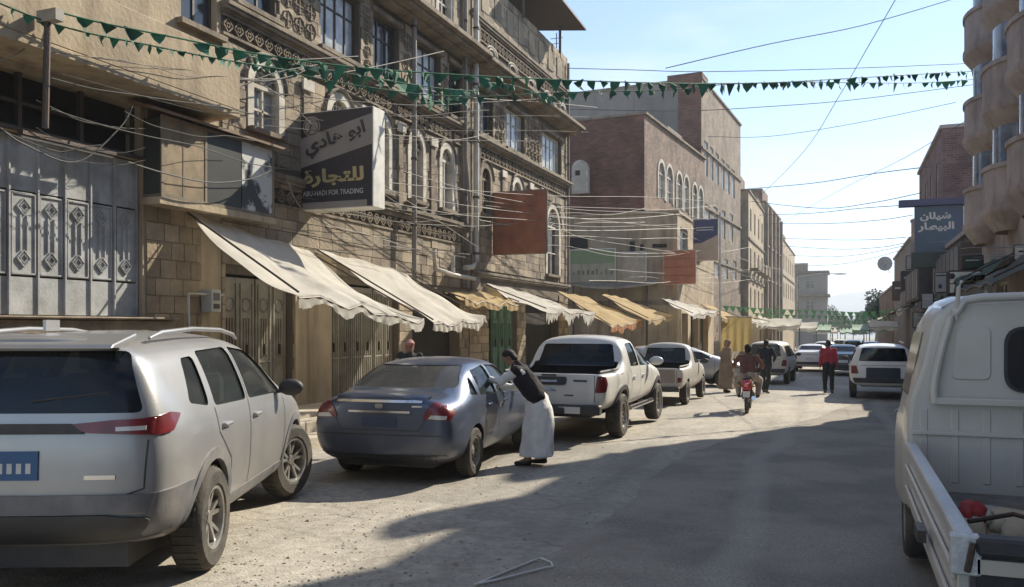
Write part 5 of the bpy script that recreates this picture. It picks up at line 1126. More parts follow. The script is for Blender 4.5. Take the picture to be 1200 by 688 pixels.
# ---- 1 silver SUV at the left
S_SUV = [(0.0, [(0,.50),(.55,.50),(.74,.58),(.82,.84,.0),(.80,1.08,.02),(.71,1.42,.07),(.60,1.60,.13),(0,1.64,.12)]),
 (.10, [(0,.38),(.66,.38),(.84,.50),(.91,.84),(.88,1.12,.02),(.77,1.43,.07),(.64,1.63,.11),(0,1.68,.10)]),
 (.55, [(0,.28),(.72,.28),(.88,.42),(.925,.84),(.90,1.14),(.76,1.42),(.65,1.62),(0,1.68)]),
 (1.2, [(0,.22),(.74,.22),(.89,.38),(.925,.84),(.905,1.13),(.765,1.44),(.65,1.64),(0,1.695)]),
 (1.9, [(0,.22),(.74,.22),(.88,.36),(.915,.82),(.90,1.11),(.765,1.44),(.65,1.65),(0,1.70)]),
 (2.6, [(0,.22),(.74,.22),(.88,.36),(.915,.82),(.90,1.09),(.76,1.42),(.64,1.61),(0,1.66)]),
 (3.05, [(0,.22),(.74,.22),(.88,.38),(.92,.82),(.90,1.08),(.78,1.25),(.66,1.40),(0,1.44)]),
 (3.5, [(0,.24),(.74,.24),(.89,.40),(.925,.82),(.88,1.05),(.78,1.10),(.64,1.13),(0,1.15)]),
 (4.1, [(0,.28),(.72,.28),(.86,.44),(.90,.78),(.82,.98),(.70,1.03),(.55,1.05),(0,1.07)]),
 (4.45, [(0,.34),(.60,.34),(.74,.48),(.80,.72),(.70,.88),(.60,.93),(.45,.95),(0,.97)]),
 (4.6, [(0,.42),(.40,.42),(.52,.52),(.58,.68),(.52,.80),(.45,.84),(.3,.85),(0,.86)])]
SILVER = paint('silver_paint', (.37,.375,.385), .4, metal=.42, rough=.33); GREYP = mat('grey_cladding', (.10,.105,.12), .5, (.22,.21,.2), 3, .1, coord='obj')
pr, pf = PG(235,668), PG(337,583); hd = math.atan2(-(pf.x-pr.x), pf.y-pr.y)
loc, rz = at_wheel(pr, hd, 1.0*1.07, .81*1.07)
sdw = [rounded([(.62,1.20),(.98,1.15),(1.06,1.50),(.82,1.49)], .05), rounded([(1.10,1.14),(1.93,1.12),(1.93,1.545),(1.17,1.53)], .06), rounded([(2.01,1.12),(3.18,1.09),(2.88,1.36),(2.58,1.50),(2.01,1.545)], .05)]
suv = dict(st=S_SUV, paint=SILVER, hw=.925, len=4.6, xr=1.0, xf=3.66, wr=.36, ww=.23, rim=ALLOY, rstyle=5, steer=R(-20),
  cav=([(.36,1.0),(3.3,1.0),(2.75,1.52),(2.4,1.58),(.40,1.57),(.32,1.30)], 1.0, .82, 1.56, .56), side=sdw,
  rear=rounded([(-.765,1.19),(.765,1.19),(.645,1.56),(-.645,1.56)], .05), rearx=.55, front=rounded([(-.74,1.16),(.74,1.16),(.60,1.50),(-.60,1.50)], .05), frontx=2.6, glass=GLC, rglass=GLD,
  seats=[(1.35,-.42,.72),(1.35,.42,.72),(2.3,-.4,.70),(2.3,.4,.70)], seatm=SEATL, fl=.22)
t, bv = make_car('silver_suv', 'dusty silver SUV nearest the camera at the left, blue plate and roof rails', 'car', loc, rz, suv); t.scale = (1.07,1.07,1.09)
for s in (-1, 1):
    for xx in (1.0, 3.66): patch(t, bv, 'wheel_arch_trim', GREYP, arch(xx, .37, .405, .485), 'side', s, .010, .04, .06)
    patch(t, bv, 'corner_cladding', GREYP, rounded([(.08,.42),(.50,.42),(.56,.60),(.58,.71),(.08,.71)], .02), 'side', s, .014, .04, .06)
    patch(t, bv, 'sill_trim', GREYP, [(1.42,.33),(3.25,.33),(3.25,.43),(1.42,.43)], 'side', s, .008, .03, .08)
    seam(t, bv, [(1.08,1.13),(1.12,.95),(1.42,.72),(1.45,.44)], side=s); seam(t, bv, [(1.97,1.54),(1.97,.44)], side=s); seam(t, bv, [(3.2,1.08),(3.16,.44)], side=s)
    handle(t, bv, 1.28, .99, s, SILVER); handle(t, bv, 2.15, .98, s, SILVER)
    # tail lamps wrap the corner
    patch(t, bv, 'tail_lamp', LAMPR, rounded([(.075,1.055),(.075,1.16),(.26,1.18),(.40,1.16),(.24,1.065)], .02), 'side', s, .016, .05, .04)
    q = patch(t, bv, 'tail_lamp', LAMPR, rounded([(s*.83,1.06),(s*.83,1.16),(s*.60,1.15),(s*.28,1.12),(s*.46,1.075)], .012), 'rear', 1, .018, .05, .04)
    patch(t, bv, 'clear_strip', LAMPW, [(s*.62,1.085),(s*.79,1.09),(s*.79,1.115),(s*.62,1.11)], 'rear', 1, .024, .02, .05, par=q)
    patch(t, bv, 'rear_reflector', LAMPR, rounded([(s*.50,.60),(s*.72,.60),(s*.76,.67),(s*.5,.665)], .02), 'rear', 1, .012, .03, .04)
    patch(t, bv, 'headlamp', LAMPW, rounded([(s*.38,.74),(s*.56,.74),(s*.60,.84),(s*.40,.82)], .02), 'front', 1, .01, .03, .05)
    h = [(.60,s*.60,1.63),(.78,s*.61,1.665),(1.4,s*.615,1.69),(2.1,s*.61,1.68),(2.5,s*.60,1.64),(2.62,s*.595,1.60)]; MB().tube(h, [.012,.018,.018,.018,.018,.012], 8).build('roof_rail', SILVER, t, smooth=60)
    mirror(t, 3.0, .90, 1.14, SILVER if 0 else PLASTIC, s, 1.05)
    seam(t, bv, [(s*.80,1.03),(s*.78,.74),(s*.60,.68)], 'rear', name='tailgate_gap')
patch(t, bv, 'bumper_lower', PLASTIC, rounded([(-.78,.40),(.78,.40),(.80,.56),(.55,.59),(-.55,.59),(-.80,.56)], .03), 'rear', 1, .03, .06, .07)
patch(t, bv, 'bumper', GREYP, rounded([(-.86,.60),(.86,.60),(.87,.71),(-.87,.71)], .02), 'rear', 1, .022, .06, .07)
patch(t, bv, 'garnish', PLASTIC, rounded([(-.44,1.07),(.44,1.07),(.36,1.13),(-.36,1.13)], .015), 'rear', 1, .02, .04, .06)
q = patch(t, bv, 'number_plate', PLATEB, [(-.17,.80),(.17,.80),(.17,.97),(-.17,.97)], 'rear', 1, .012, .015, .1); 
for k in range(5): patch(t, bv, 'digit', PLATEW, [(-.13+k*.055,.84),(-.10+k*.055,.84),(-.10+k*.055,.90),(-.13+k*.055,.90)], 'rear', 1, .0135, 0, .1, par=q)
seam(t, bv, [(-.60,.68),(.60,.68)], 'rear', name='tailgate_gap'); patch(t, bv, 'badge', CHROME, [(-.62,.80),(-.44,.80),(-.44,.825),(-.62,.825)], 'rear', 1, .008, .01, .1)
MB().prism([(.02,1.575),(.05,1.60),(.40,1.665),(.40,1.63),(.15,1.57)], -.60, .60, 'y').build('spoiler', SILVER, t, bevel=.008); MB().box(.42,.60,-.01,.01,1.68,1.75).build('shark_fin', SILVER, t)
q = MB().tube([(.06,-.1,1.26),(.10,-.55,1.31)], .008).build('wiper', PLASTIC, t)
# ---- 2 blue grey sedan
S_SED = [(0.0, [(0,.36),(.52,.36),(.70,.44),(.77,.66),(.72,.88),(.58,.97),(.42,1.0),(0,1.01)]),
 (.09, [(0,.25),(.64,.25),(.79,.38),(.84,.66),(.79,.92),(.64,1.02),(.46,1.045),(0,1.055)]),
 (.42, [(0,.2),(.68,.2),(.82,.34),(.85,.68),(.82,.94),(.66,1.03),(.5,1.06),(0,1.07)]),
 (.62, [(0,.2),(.68,.2),(.82,.34),(.85,.70),(.825,.95),(.67,1.07),(.52,1.10),(0,1.12)]),
 (1.10, [(0,.18),(.68,.18),(.82,.32),(.85,.70),(.83,.96),(.665,1.26),(.53,1.37),(0,1.40)]),
 (1.55, [(0,.18),(.68,.18),(.82,.32),(.85,.70),(.83,.96),(.655,1.32),(.53,1.44),(0,1.475)]),
 (2.3, [(0,.18),(.68,.18),(.82,.32),(.85,.70),(.83,.95),(.655,1.32),(.53,1.44),(0,1.475)]),
 (2.65, [(0,.18),(.68,.18),(.82,.32),(.85,.69),(.825,.94),(.665,1.24),(.53,1.36),(0,1.39)]),
 (3.25, [(0,.2),(.68,.2),(.82,.34),(.85,.67),(.80,.92),(.68,.98),(.53,1.01),(0,1.03)]),
 (3.75, [(0,.22),(.66,.22),(.80,.36),(.83,.64),(.76,.84),(.64,.90),(.5,.93),(0,.95)]),
 (4.15, [(0,.26),(.56,.26),(.70,.38),(.74,.58),(.66,.72),(.56,.77),(.4,.79),(0,.80)]),
 (4.30, [(0,.34),(.38,.34),(.48,.42),(.52,.56),(.46,.66),(.4,.69),(.3,.70),(0,.71)])]
BLUEP = paint('blue_grey_paint', (.065,.092,.155), .18, metal=.5, rough=.3)
sedw = [rounded([(.88,1.02),(1.10,1.0),(1.14,1.24),(1.06,1.20)], .03), rounded([(1.20,.99),(1.86,.98),(1.86,1.355),(1.28,1.30)], .05), rounded([(1.93,.98),(2.98,.96),(2.62,1.24),(2.40,1.33),(1.93,1.355)], .05)]
sed = dict(st=S_SED, paint=BLUEP, hw=.85, len=4.3, xr=.93, xf=3.48, wr=.305, ww=.19, rim=STEELR, rstyle=-8, gap=.04,
  cav=([(.75,.85),(3.0,.85),(2.55,1.32),(2.3,1.38),(1.40,1.38),(.90,1.12)], .85, .75, 1.36, .50), side=sedw,
  rear=rounded([(-.66,1.115),(.66,1.115),(.53,1.375),(-.53,1.375)], .05), rearx=1.5, front=rounded([(-.68,1.0),(.68,1.0),(.53,1.33),(-.53,1.33)], .05), frontx=2.2, glass=GLC, rglass=GLDUST,
  seats=[(1.55,-.38,.46),(1.55,.38,.46),(2.3,-.37,.5),(2.15,.37,.5)], fl=.19)
p = PG(551,558); loc, rz = at_wheel(p, R(5.5), .93*1.04, .75*1.11)
t, bv = make_car('blue_sedan', 'blue grey four door sedan parked askew with a man leaning to its side', 'car', loc, rz, sed); t.scale = (1.04, 1.11, 1.02)
SED_T = t
for s in (-1, 1):
    patch(t, bv, 'tail_lamp', LAMPR, rounded([(s*.50,.80),(s*.80,.78),(s*.80,.93),(s*.62,1.0),(s*.55,.92)], .025), 'rear', 1, .014, .04, .04)
    q = patch(t, bv, 'tail_lamp', LAMPR, rounded([(.07,.80),(.20,.84),(.24,.90),(.16,.96),(.07,.95)], .03), 'side', s, .012, .04, .04)
    patch(t, bv, 'clear_strip', LAMPW, rounded([(s*.56,.80),(s*.76,.79),(s*.76,.835),(s*.6,.845)], .01), 'rear', 1, .020, .02, .05)
    patch(t, bv, 'headlamp', LAMPW, rounded([(s*.34,.60),(s*.50,.60),(s*.52,.68),(s*.36,.67)], .02), 'front', 1, .01, .03, .05)
    seam(t, bv, [(1.14,.98),(1.22,.74),(1.32,.62),(1.33,.34)], side=s); seam(t, bv, [(1.895,1.35),(1.895,.34)], side=s); seam(t, bv, [(2.98,.95),(2.96,.34)], side=s)
    handle(t, bv, 1.42, .86, s, BLUEP); handle(t, bv, 2.1, .86, s, BLUEP); mirror(t, 2.72, .84, .99, BLUEP, s, .9)
    seam(t, bv, [(s*.60,1.02),(s*.52,.78),(s*.46,.66)], 'rear', name='boot_gap')
patch(t, bv, 'chrome_strip', CHROME, [(-.36,.86),(.36,.86),(.36,.885),(-.36,.885)], 'rear', 1, .02, .03, .08); patch(t, bv, 'spoiler', BLUEP, [(.02,-.56),(.02,.56),(.14,.56),(.14,-.56)], 'top', 1, .035, .05, .08)
patch(t, bv, 'spoiler_edge', CHROME, [(-.50,.985),(.50,.985),(.50,1.015),(-.50,1.015)], 'rear', 1, .04, .05, .08)
patch(t, bv, 'emblem', CHROME, rounded([(-.045,.91),(.045,.91),(.045,.965),(-.045,.965)], .02), 'rear', 1, .01, .01, .05); patch(t, bv, 'badge', CHROME, [(-.50,.93),(-.38,.93),(-.38,.95),(-.50,.95)], 'rear', 1, .01, .01, .1)
patch(t, bv, 'number_plate', mat('dark_plate', (.05,.07,.13), .5), [(-.2,.69),(.2,.69),(.2,.81),(-.2,.81)], 'rear', 1, .01, .015, .1)
seam(t, bv, [(-.46,.655),(.46,.655)], 'rear', name='boot_gap'); seam(t, bv, [(-.78,.60),(.78,.60)], 'rear', name='bumper_gap', w=.014)
patch(t, bv, 'bumper_lower', PLASTIC, rounded([(-.70,.27),(.70,.27),(.74,.37),(-.74,.37)], .02), 'rear', 1, .01, .04, .07)
# ---- 3 white pickup
def pick_st(hw, bl, bz, cz, cx0, cx1, wx, ln, hz, zb=.42):
    k = hw/.93
    def low(x, top, w=1.0, rn=0, z0=zb): return (x, [(0,z0),(.72*k*w,z0),(.87*k*w,z0+.10),(.925*k*w,bz-.30),(.915*k*w,bz-.08),(.88*k*w,top-.02),(.82*k*w,top),(0,top)])
    def cab(x, top, w=1.0, inn=1.0): return (x, [(0,zb-.04),(.72*k,zb-.04),(.87*k,zb+.06),(.93*k,bz-.30),(.915*k,bz-.02),(.775*k*inn,top-.19),(.66*k*inn,top-.03),(0,top+.02)])
    return [low(0,bz,.94,z0=zb+.10), low(.07,bz), low(.7,bz), low(cx0-.10,bz), cab(cx0,cz-.12,inn=1.02), cab(cx0+.14,cz), cab((cx0+cx1)/2,cz+.005), cab(cx1,cz-.03),
            (wx,[(0,zb),(.72*k,zb),(.87*k,zb+.08),(.93*k,bz-.3),(.90*k,bz-.03),(.80*k,bz+.02),(.66*k,bz+.05),(0,bz+.07)]),
            (ln-.45,[(0,zb),(.70*k,zb),(.85*k,zb+.10),(.90*k,bz-.34),(.84*k,hz-.06),(.74*k,hz),(.6*k,hz+.02),(0,hz+.04)]),
            (ln-.08,[(0,zb+.02),(.58*k,zb+.02),(.72*k,zb+.12),(.78*k,bz-.38),(.72*k,hz-.16),(.62*k,hz-.08),(.5*k,hz-.06),(0,hz-.04)]),
            (ln,[(0,zb+.1),(.4*k,zb+.1),(.52*k,zb+.18),(.58*k,bz-.42),(.52*k,hz-.24),(.45*k,hz-.18),(.35*k,hz-.16),(0,hz-.15)])]
WHP = paint('white_paint', (.70,.69,.65), .3, metal=0, rough=.35); WHP2 = paint('dull_white_paint', (.52,.50,.46), .5, metal=0, rough=.5)
hil = dict(st=pick_st(.93,1.6,1.17,1.80,1.68,3.05,3.95,5.33,1.10,.50), paint=WHP, hw=.93, len=5.33, xr=1.25, xf=4.335, wr=.385, ww=.25, rim=ALLOY, rstyle=6, gap=.07,
  cav=([(1.82,.95),(3.75,.95),(3.1,1.62),(2.9,1.70),(1.95,1.70),(1.82,1.55)], .95, .82, 1.70, .58),
  side=[rounded([(1.95,1.22),(2.62,1.21),(2.62,1.655),(2.06,1.64)], .06), rounded([(2.70,1.21),(3.78,1.18),(3.38,1.48),(3.12,1.63),(2.70,1.655)], .05)],
  rear=rounded([(-.70,1.24),(.70,1.24),(.62,1.64),(-.62,1.64)], .05), rearx=2.0, front=rounded([(-.75,1.25),(.75,1.25),(.62,1.64),(-.62,1.64)], .05), frontx=2.9, rglass=GLD,
  boxes=[(.075,1.56,-.76,.76,.72,1.5)], seats=[(2.3,-.4,.8),(2.3,.4,.8),(2.95,-.38,.8),(2.95,.38,.8)], fl=.42)
loc, rz = at_wheel(PG(722,512), 0, 1.25, .84)
t, bv = make_car('white_pickup', 'big white double cab pickup truck with dark tinted rear window and black step bumper', 'pickup truck', loc, rz, hil); t.scale = (1.0, 1.06, 1.0)
for s in (-1, 1):
    patch(t, bv, 'tail_lamp', LAMPR, rounded([(s*.75,.86),(s*.90,.86),(s*.90,1.13),(s*.78,1.13)], .02), 'rear', 1, .014, .05, .04); patch(t, bv, 'tail_lamp', LAMPR, rounded([(.06,.86),(.12,.88),(.17,1.0),(.14,1.12),(.06,1.13)], .02), 'side', s, .012, .04, .04)
    for xx in (1.25, 4.335): patch(t, bv, 'fender_flare', PLASTIC, arch(xx, .395, .45, .535), 'side', s, .03, .07, .06)
    seam(t, bv, [(1.92,1.18),(1.92,.62)], side=s); seam(t, bv, [(2.66,1.64),(2.66,.56)], side=s); seam(t, bv, [(3.75,1.18),(3.7,.56)], side=s); seam(t, bv, [(1.60,1.16),(1.60,.62)], side=s, name='bed_gap')
    handle(t, bv, 2.1, 1.02, s, CHROME); handle(t, bv, 2.85, 1.02, s, CHROME); mirror(t, 3.55, .92, 1.27, WHP, s, 1.2)
    MB().tube([(1.85,s*.90,.46),(3.75,s*.90,.46)], .045, 8).build('side_step', CHROME, t); MB().tube([(.1,s*.80,1.20),(1.5,s*.80,1.20)], .022, 6).build('bed_rail', PLASTIC, t)
    seam(t, bv, [(s*.74,1.15),(s*.74,.70)], 'rear', name='tailgate_gap'); patch(t, bv, 'headlamp', LAMPW, rounded([(s*.4,.78),(s*.56,.78),(s*.56,.9),(s*.4,.88)], .02), 'front', 1, .01, .03, .05)
MB().box(-.14,.04,-.86,.86,.50,.66).box(-.18,-.02,-.3,.3,.50,.62).build('step_bumper', PLASTIC, t, bevel=.02)
MB().box(-.15,-.142,-.55,-.20,.52,.63).build('number_plate', PLATEW, t); MB().box(-.15,-.142,.05,.5,.52,.63).build('number_plate', PLATEB, t)
q = patch(t, bv, 'tailgate_handle', PLASTIC, rounded([(-.28,.98),(.28,.98),(.30,1.12),(-.30,1.12)], .05), 'rear', 1, .02, .03, .05); patch(t, bv, 'handle_bezel', CHROME, rounded([(-.14,1.03),(.14,1.03),(.14,1.065),(-.14,1.065)], .012), 'rear', 1, .028, .02, .05, par=q)
patch(t, bv, 'badge', CHROME, [(-.12,.88),(.34,.88),(.30,.93),(-.05,.93)], 'rear', 1, .012, .01, .1); patch(t, bv, 'badge', PLASTIC, [(-.62,1.04),(-.40,1.04),(-.40,1.07),(-.62,1.07)], 'rear', 1, .008, .01, .1); patch(t, bv, 'badge', PLASTIC, [(-.40,.80),(-.25,.80),(-.25,.82),(-.40,.82)], 'rear', 1, .008, .01, .1)
MB().box(.6,1.45,-.4,.35,.72,.98).build('load', mat('load_grey', (.3,.3,.28), .8), t, bevel=.05)
MB().box(-.03,.0,-.12,.12,1.135,1.165).build('tailgate_latch', PLASTIC, t)
# ---- 4 small old pickup beyond it
sm = dict(st=pick_st(.80,1.5,.98,1.60,1.70,2.35,2.95,4.1,.98,.38), paint=WHP2, hw=.80, len=4.1, xr=.85, xf=3.25, wr=.31, ww=.19, rim=STEELR, rstyle=-8,
  cav=([(1.82,.85),(2.85,.85),(2.45,1.42),(2.3,1.50),(1.92,1.50),(1.82,1.4)], .85, .70, 1.50, .50), side=[rounded([(1.95,1.05),(2.70,1.03),(2.45,1.40),(1.98,1.46)], .05)],
  rear=rounded([(-.58,1.06),(.58,1.06),(.52,1.46),(-.52,1.46)], .05), rearx=2.0, front=rounded([(-.60,1.06),(.60,1.06),(.52,1.44),(-.52,1.44)], .05), frontx=2.2, boxes=[(.06,1.58,-.68,.68,.62,1.4)], seats=[(2.2,-.33,.62),(2.2,.33,.62)], fl=.35)
loc, rz = at_wheel(PG(803,474), R(-1), .85, .70)
t, bv = make_car('small_pickup', 'small old off white single cab pickup parked beyond the big white one', 'pickup truck', loc, rz, sm)
for s in (-1, 1):
    patch(t, bv, 'tail_lamp', LAMPR, [(s*.66,.60),(s*.76,.60),(s*.76,.74),(s*.66,.74)], 'rear', 1, .012, .04, .05); seam(t, bv, [(s*.64,.97),(s*.64,.58)], 'rear', name='tailgate_gap'); seam(t, bv, [(1.64,.97),(1.64,.5)], side=s, name='bed_gap'); mirror(t, 2.65, .79, 1.08, PLASTIC, s)
    MB().tube([(.08,s*.70,.99),(.08,s*.70,1.02),(1.55,s*.70,1.02)], .02, 6).build('bed_rail', STEELR, t)
MB().box(-.10,.02,-.72,.72,.38,.50).build('bumper', PLASTIC, t, bevel=.015); patch(t, bv, 'tailgate_panel', mat('pinkish_grey_panel', (.30,.25,.22), .7, (.22,.18,.16), 3, .1), [(-.60,.60),(.60,.60),(.60,.94),(-.60,.94)], 'rear', 1, .01, .02, .08)  # tailgate panel coloured a duller pinkish grey than the body
MB().box(-.112,-.102,-.2,.2,.39,.48).build('number_plate', PLATEB, t)
# ---- distant cars share simple builds
def simple_st(L_, hw, H, bz, rs, re, wb, hz, zb=.25, boot=None):
    """rs roof start, re roof end, wb windscreen base, boot = (z, end x) of a notchback"""
    k = hw/.85
    def ring(b0, w, z3, z4, w4, z5, w5, z6): return [(0,b0),(.68*k*w,b0),(.82*k*w,b0+.14),(.85*k*w,.66),(.83*k*w,z3),(w4*k*w,z4),(w5*k*w,z5),(0,z6)]
    roof = ring(zb,1,bz,H-.15,.67,H-.03,.55,H)
    st = []
    if boot: st += [(0,ring(zb+.1,.92,bz-.08,boot[0]-.06,.62,boot[0]-.03,.5,boot[0]-.02)),(.1,ring(zb,1,bz-.03,boot[0]-.03,.66,boot[0],.5,boot[0]+.01)),(boot[1],ring(zb,1,bz,boot[0]+.02,.67,boot[0]+.05,.52,boot[0]+.06))]
    else: st += [(0,[*ring(zb+.12,.93,bz-.04,H-.28,.64,H-.10,.54,H-.07)]),(.10,ring(zb,1,bz,H-.20,.67,H-.05,.55,H-.03))]
    st += [(rs,roof),((rs+re)/2,ring(zb,1,bz,H-.15,.67,H-.03,.55,H+.01)),(re,ring(zb,1,bz,H-.18,.67,H-.06,.55,H-.03)),(wb,ring(zb,1,bz-.02,bz+.05,.70,bz+.08,.55,bz+.10)),(L_-.35,ring(zb,.96,hz-.10,hz-.04,.66,hz,.5,hz+.02)),(L_-.08,ring(zb+.05,.86,hz-.2,hz-.12,.6,hz-.09,.45,hz-.08)),(L_,ring(zb+.12,.62,hz-.28,hz-.22,.55,hz-.2,.4,hz-.19))]
    return st
def dist_car(name, label, cat, u, v, hd, L_, hw, H, bz, rs, re, wb, hz, pm, boot=None, lamps='low', plate=PLATEW, wr=.31, rear=None, dark=True, zb=.25, xr=.85):
    rx = min(rs+.3, 1.3); zt = H-.12
    rw = [(-hw*.72,bz+.08),(hw*.72,bz+.08),(hw*.62,zt),(-hw*.62,zt)] if not boot else [(-hw*.72,boot[0]+.08),(hw*.72,boot[0]+.08),(hw*.60,H-.10),(-hw*.60,H-.10)]
    mid = (rs+re)/2+.15
    sdw_ = [rounded([(rs+.10 if boot else .35,bz+.05),(mid-.04,bz+.04),(mid-.04,H-.19),(rs+.16 if boot else .42,H-.20)], .05), rounded([(mid+.04,bz+.04),(wb-.28,bz+.03),(re+.12,H-.24),(mid+.04,H-.19)], .05)]
    sp = dict(st=simple_st(L_,hw,H,bz,rs,re,wb,hz,zb,boot), paint=pm, hw=hw, len=L_, xr=xr, xf=L_-.85, wr=wr, ww=.19, rim=STEELR if H > 1.55 else ALLOY, rstyle=5, gap=.04,
      cav=([(.35 if not boot else rs-.2,bz-.1),(wb-.2,bz-.1),(re,H-.12),(rs+.12 if boot else .38,H-.12),(rs-.1 if boot else .3,bz+.2)], bz-.1, hw*.87, H-.12, hw*.58),
      side=sdw_, rear=rounded(rw, .05), rearx=(.6 if not boot else rs+.4), front=rounded([(-hw*.78,bz+.14),(hw*.78,bz+.14),(hw*.62,H-.13),(-hw*.62,H-.13)], .04), frontx=re-.3, rglass=GLD if dark else GLDUST,
      seats=[(mid+.1,-.35,.55),(mid+.1,.35,.55)], fl=zb)
    p = PG(u, v); rz = R(90)+hd; f = Vector((math.cos(rz), math.sin(rz), 0)); 
    t, bv = make_car(name, label, cat, (p.x, p.y, g(p.y)), rz, sp)
    for s in (-1, 1):
        if lamps == 'low': P = [(s*hw*.72,bz-.28),(s*hw*.94,bz-.28),(s*hw*.94,bz-.05),(s*hw*.78,bz-.05)]
        else: P = [(s*hw*.80,bz-.10),(s*hw*.95,bz-.10),(s*hw*.90,bz+.25),(s*hw*.80,bz+.25)]
        patch(t, bv, 'tail_lamp', LAMPR, rounded(P, .02), 'rear', 1, .014, .04, .06); patch(t, bv, 'headlamp', LAMPW, rounded([(s*hw*.4,hz-.34),(s*hw*.6,hz-.34),(s*hw*.6,hz-.26),(s*hw*.4,hz-.26)], .02), 'front', 1, .01, .03, .06)
        seam(t, bv, [(mid,H-.19),(mid,zb+.15)], side=s); seam(t, bv, [(wb-.25,bz),(wb-.28,zb+.15)], side=s); mirror(t, wb-.45, hw-.01, bz+.08, pm if H < 1.6 else PLASTIC, s, .9); handle(t, bv, mid+.18, bz-.1, s, pm)
    patch(t, bv, 'bumper', PLASTIC, rounded([(-hw*.84,zb+.12),(hw*.84,zb+.12),(hw*.9,zb+.26),(-hw*.9,zb+.26)], .02), 'rear', 1, .03, .06, .08)
    patch(t, bv, 'number_plate', plate, [(-.2,bz-.32),(.2,bz-.32),(.2,bz-.20),(-.2,bz-.20)], 'rear', 1, .012, .015, .1)
    seam(t, bv, [(-hw*.66,bz-.04),(hw*.66,bz-.04)], 'rear', name='boot_gap')
    return t, bv
SILV2 = paint('pale_silver_paint', (.46,.47,.48), .3, metal=.4); DGREY = paint('dark_grey_paint', (.08,.085,.10), .2, metal=.4); CREAM = paint('cream_paint', (.60,.56,.46), .35, metal=0, rough=.45); WHP3 = paint('plain_white_paint', (.72,.72,.70), .2, metal=0)
dist_car('silver_hatchback', 'silver hatchback seen from its side, parked across behind the motorcyclist', 'car', 742, 452, R(-66), 3.9, .82, 1.46, .95, .7, 2.2, 3.0, .92, SILV2, wr=.30)
dist_car('white_van', 'old cream white microvan with upright body in the middle of the row', 'van', 897, 451, R(-3), 3.7, .78, 1.62, .98, .6, 2.8, 3.35, .95, CREAM, dark=False, zb=.34)
t, bv = dist_car('white_suv', 'white SUV with black rear window and low black bumper parked on the right', 'car', 1035, 469, R(0), 4.4, .90, 1.60, 1.02, .7, 2.6, 3.4, 1.02, WHP3, wr=.37, zb=.36)
patch(t, bv, 'lower_panel', mat('dark_cladding', (.03,.035,.05), .5), rounded([(-.45,.50),(.45,.50),(.45,.92),(-.45,.92)], .04), 'rear', 1, .02, .04, .07)
for s in (-1,1): MB().tube([(.7,s*.56,1.62),(2.6,s*.56,1.64)], .02).build('roof_rail', CHROME, t)
dist_car('white_sedan', 'white sedan with dark shaded tail just right of the microvan', 'car', 949, 436, R(-2), 4.3, .84, 1.40, .93, 1.1, 2.3, 3.1, .92, WHP3, boot=(1.02,.55), wr=.31)
dist_car('dark_sedan', 'dark grey sedan between the man in red and the white SUV', 'car', 988, 441, R(1), 4.3, .85, 1.42, .93, 1.1, 2.3, 3.1, .92, DGREY, boot=(1.02,.55), wr=.31)
dist_car('distant_white_car', 'small white car far down the street left of the man in red', 'car', 965, 425, R(-3), 3.9, .82, 1.45, .95, .7, 2.2, 3.0, .92, WHP3)
dist_car('far_silver_car', 'silver car roof showing behind the dark grey sedan', 'car', 1001, 427, R(0), 3.9, .84, 1.6, 1.0, .7, 2.4, 3.2, .98, SILV2)
dist_car('far_cream_car', 'cream car almost lost in the haze in the middle of the street', 'car', 985, 417, R(0), 4.1, .84, 1.5, 1.0, .7, 2.4, 3.2, .98, CREAM)
dist_car('far_blue_car', 'dark bluish car parked far ahead on the right beyond the white SUV', 'car', 1022, 424, R(0), 4.1, .84, 1.45, 1.0, .7, 2.4, 3.2, .98, BLUEP)
# ---- 5 small cargo truck at the right
XT, YT = .41, 3.66
TW = paint('truck_white', (.60,.58,.53), .75, metal=0, rough=.42); BAR = mat('side_rail_metal', (.62,.63,.63), .4, metal=.3, coord='obj')
t = thing('cargo_truck', 'small white flatbed truck with drop sides parked close at the right edge', 'truck', (XT+.87, YT, g(YT)), R(90)); TRUCK = t
w = .87
b = MB(); b.box(0.0,2.68,-w+.05,w-.05,.70,.76); b.build('bed_floor', mat('bed_floor', (.2,.19,.17), .8, (.1,.09,.08), 3), t)
for s in (-1, 1):
    b = MB(); y0, y1 = (w-.045, w) if s > 0 else (-w, -w+.045)
    b.box(0.02,2.70,y0,y1,.66,1.035)
    for k in range(0): b.box(.10+k*.54,.10+k*.54+.06,y1+.002 if s > 0 else y0-.012,(y1+.012 if s > 0 else y0-.002),.68,1.0)
    for zz in (.74,.88): b.box(.03,2.69,y1+.002 if s > 0 else y0-.020,(y1+.020 if s > 0 else y0-.002),zz,zz+.05)
    o = b.build('side_board', TW, t, bevel=.006)
    MB().box(-.0,2.72,y0-.012,y1+.012,1.037,1.075).build('top_rail', BAR, t, bevel=.008)
    q = MB().box(-.05,.015,y0-.03,y1+.03,.92,1.07).build('corner_latch', BAR, t, bevel=.006); MB().tube([(-.07,(y0+y1)/2,.94),(-.075,(y0+y1)/2-.02*s,1.05)], .012).build('latch_lever', IRON, q)
    MB().box(.95,1.15,y1+.03 if s > 0 else y0-.07,y1+.07 if s > 0 else y0-.03,.80,.86).build('side_hinge', IRON, t)
b = MB(); b.box(-.035,.0,-w+.06,w-.06,.64,1.0); b.build('tailboard', mat('tail_dark', (.035,.035,.035), .6), t)
MB().box(-.075,.02,-w+.055,w-.055,1.002,1.07).build('tailboard_top', PLASTIC, t, bevel=.012); MB().box(-.05,-.036,-w+.08,w-.06,.93,.985).build('pale_strip', mat('pale_strip', (.55,.5,.42), .7), t)
for yy in (-.4,.4): MB().box(-.055,-.036,yy-.05,yy+.05,.66,.9).build('tailboard_hinge', BAR, t)
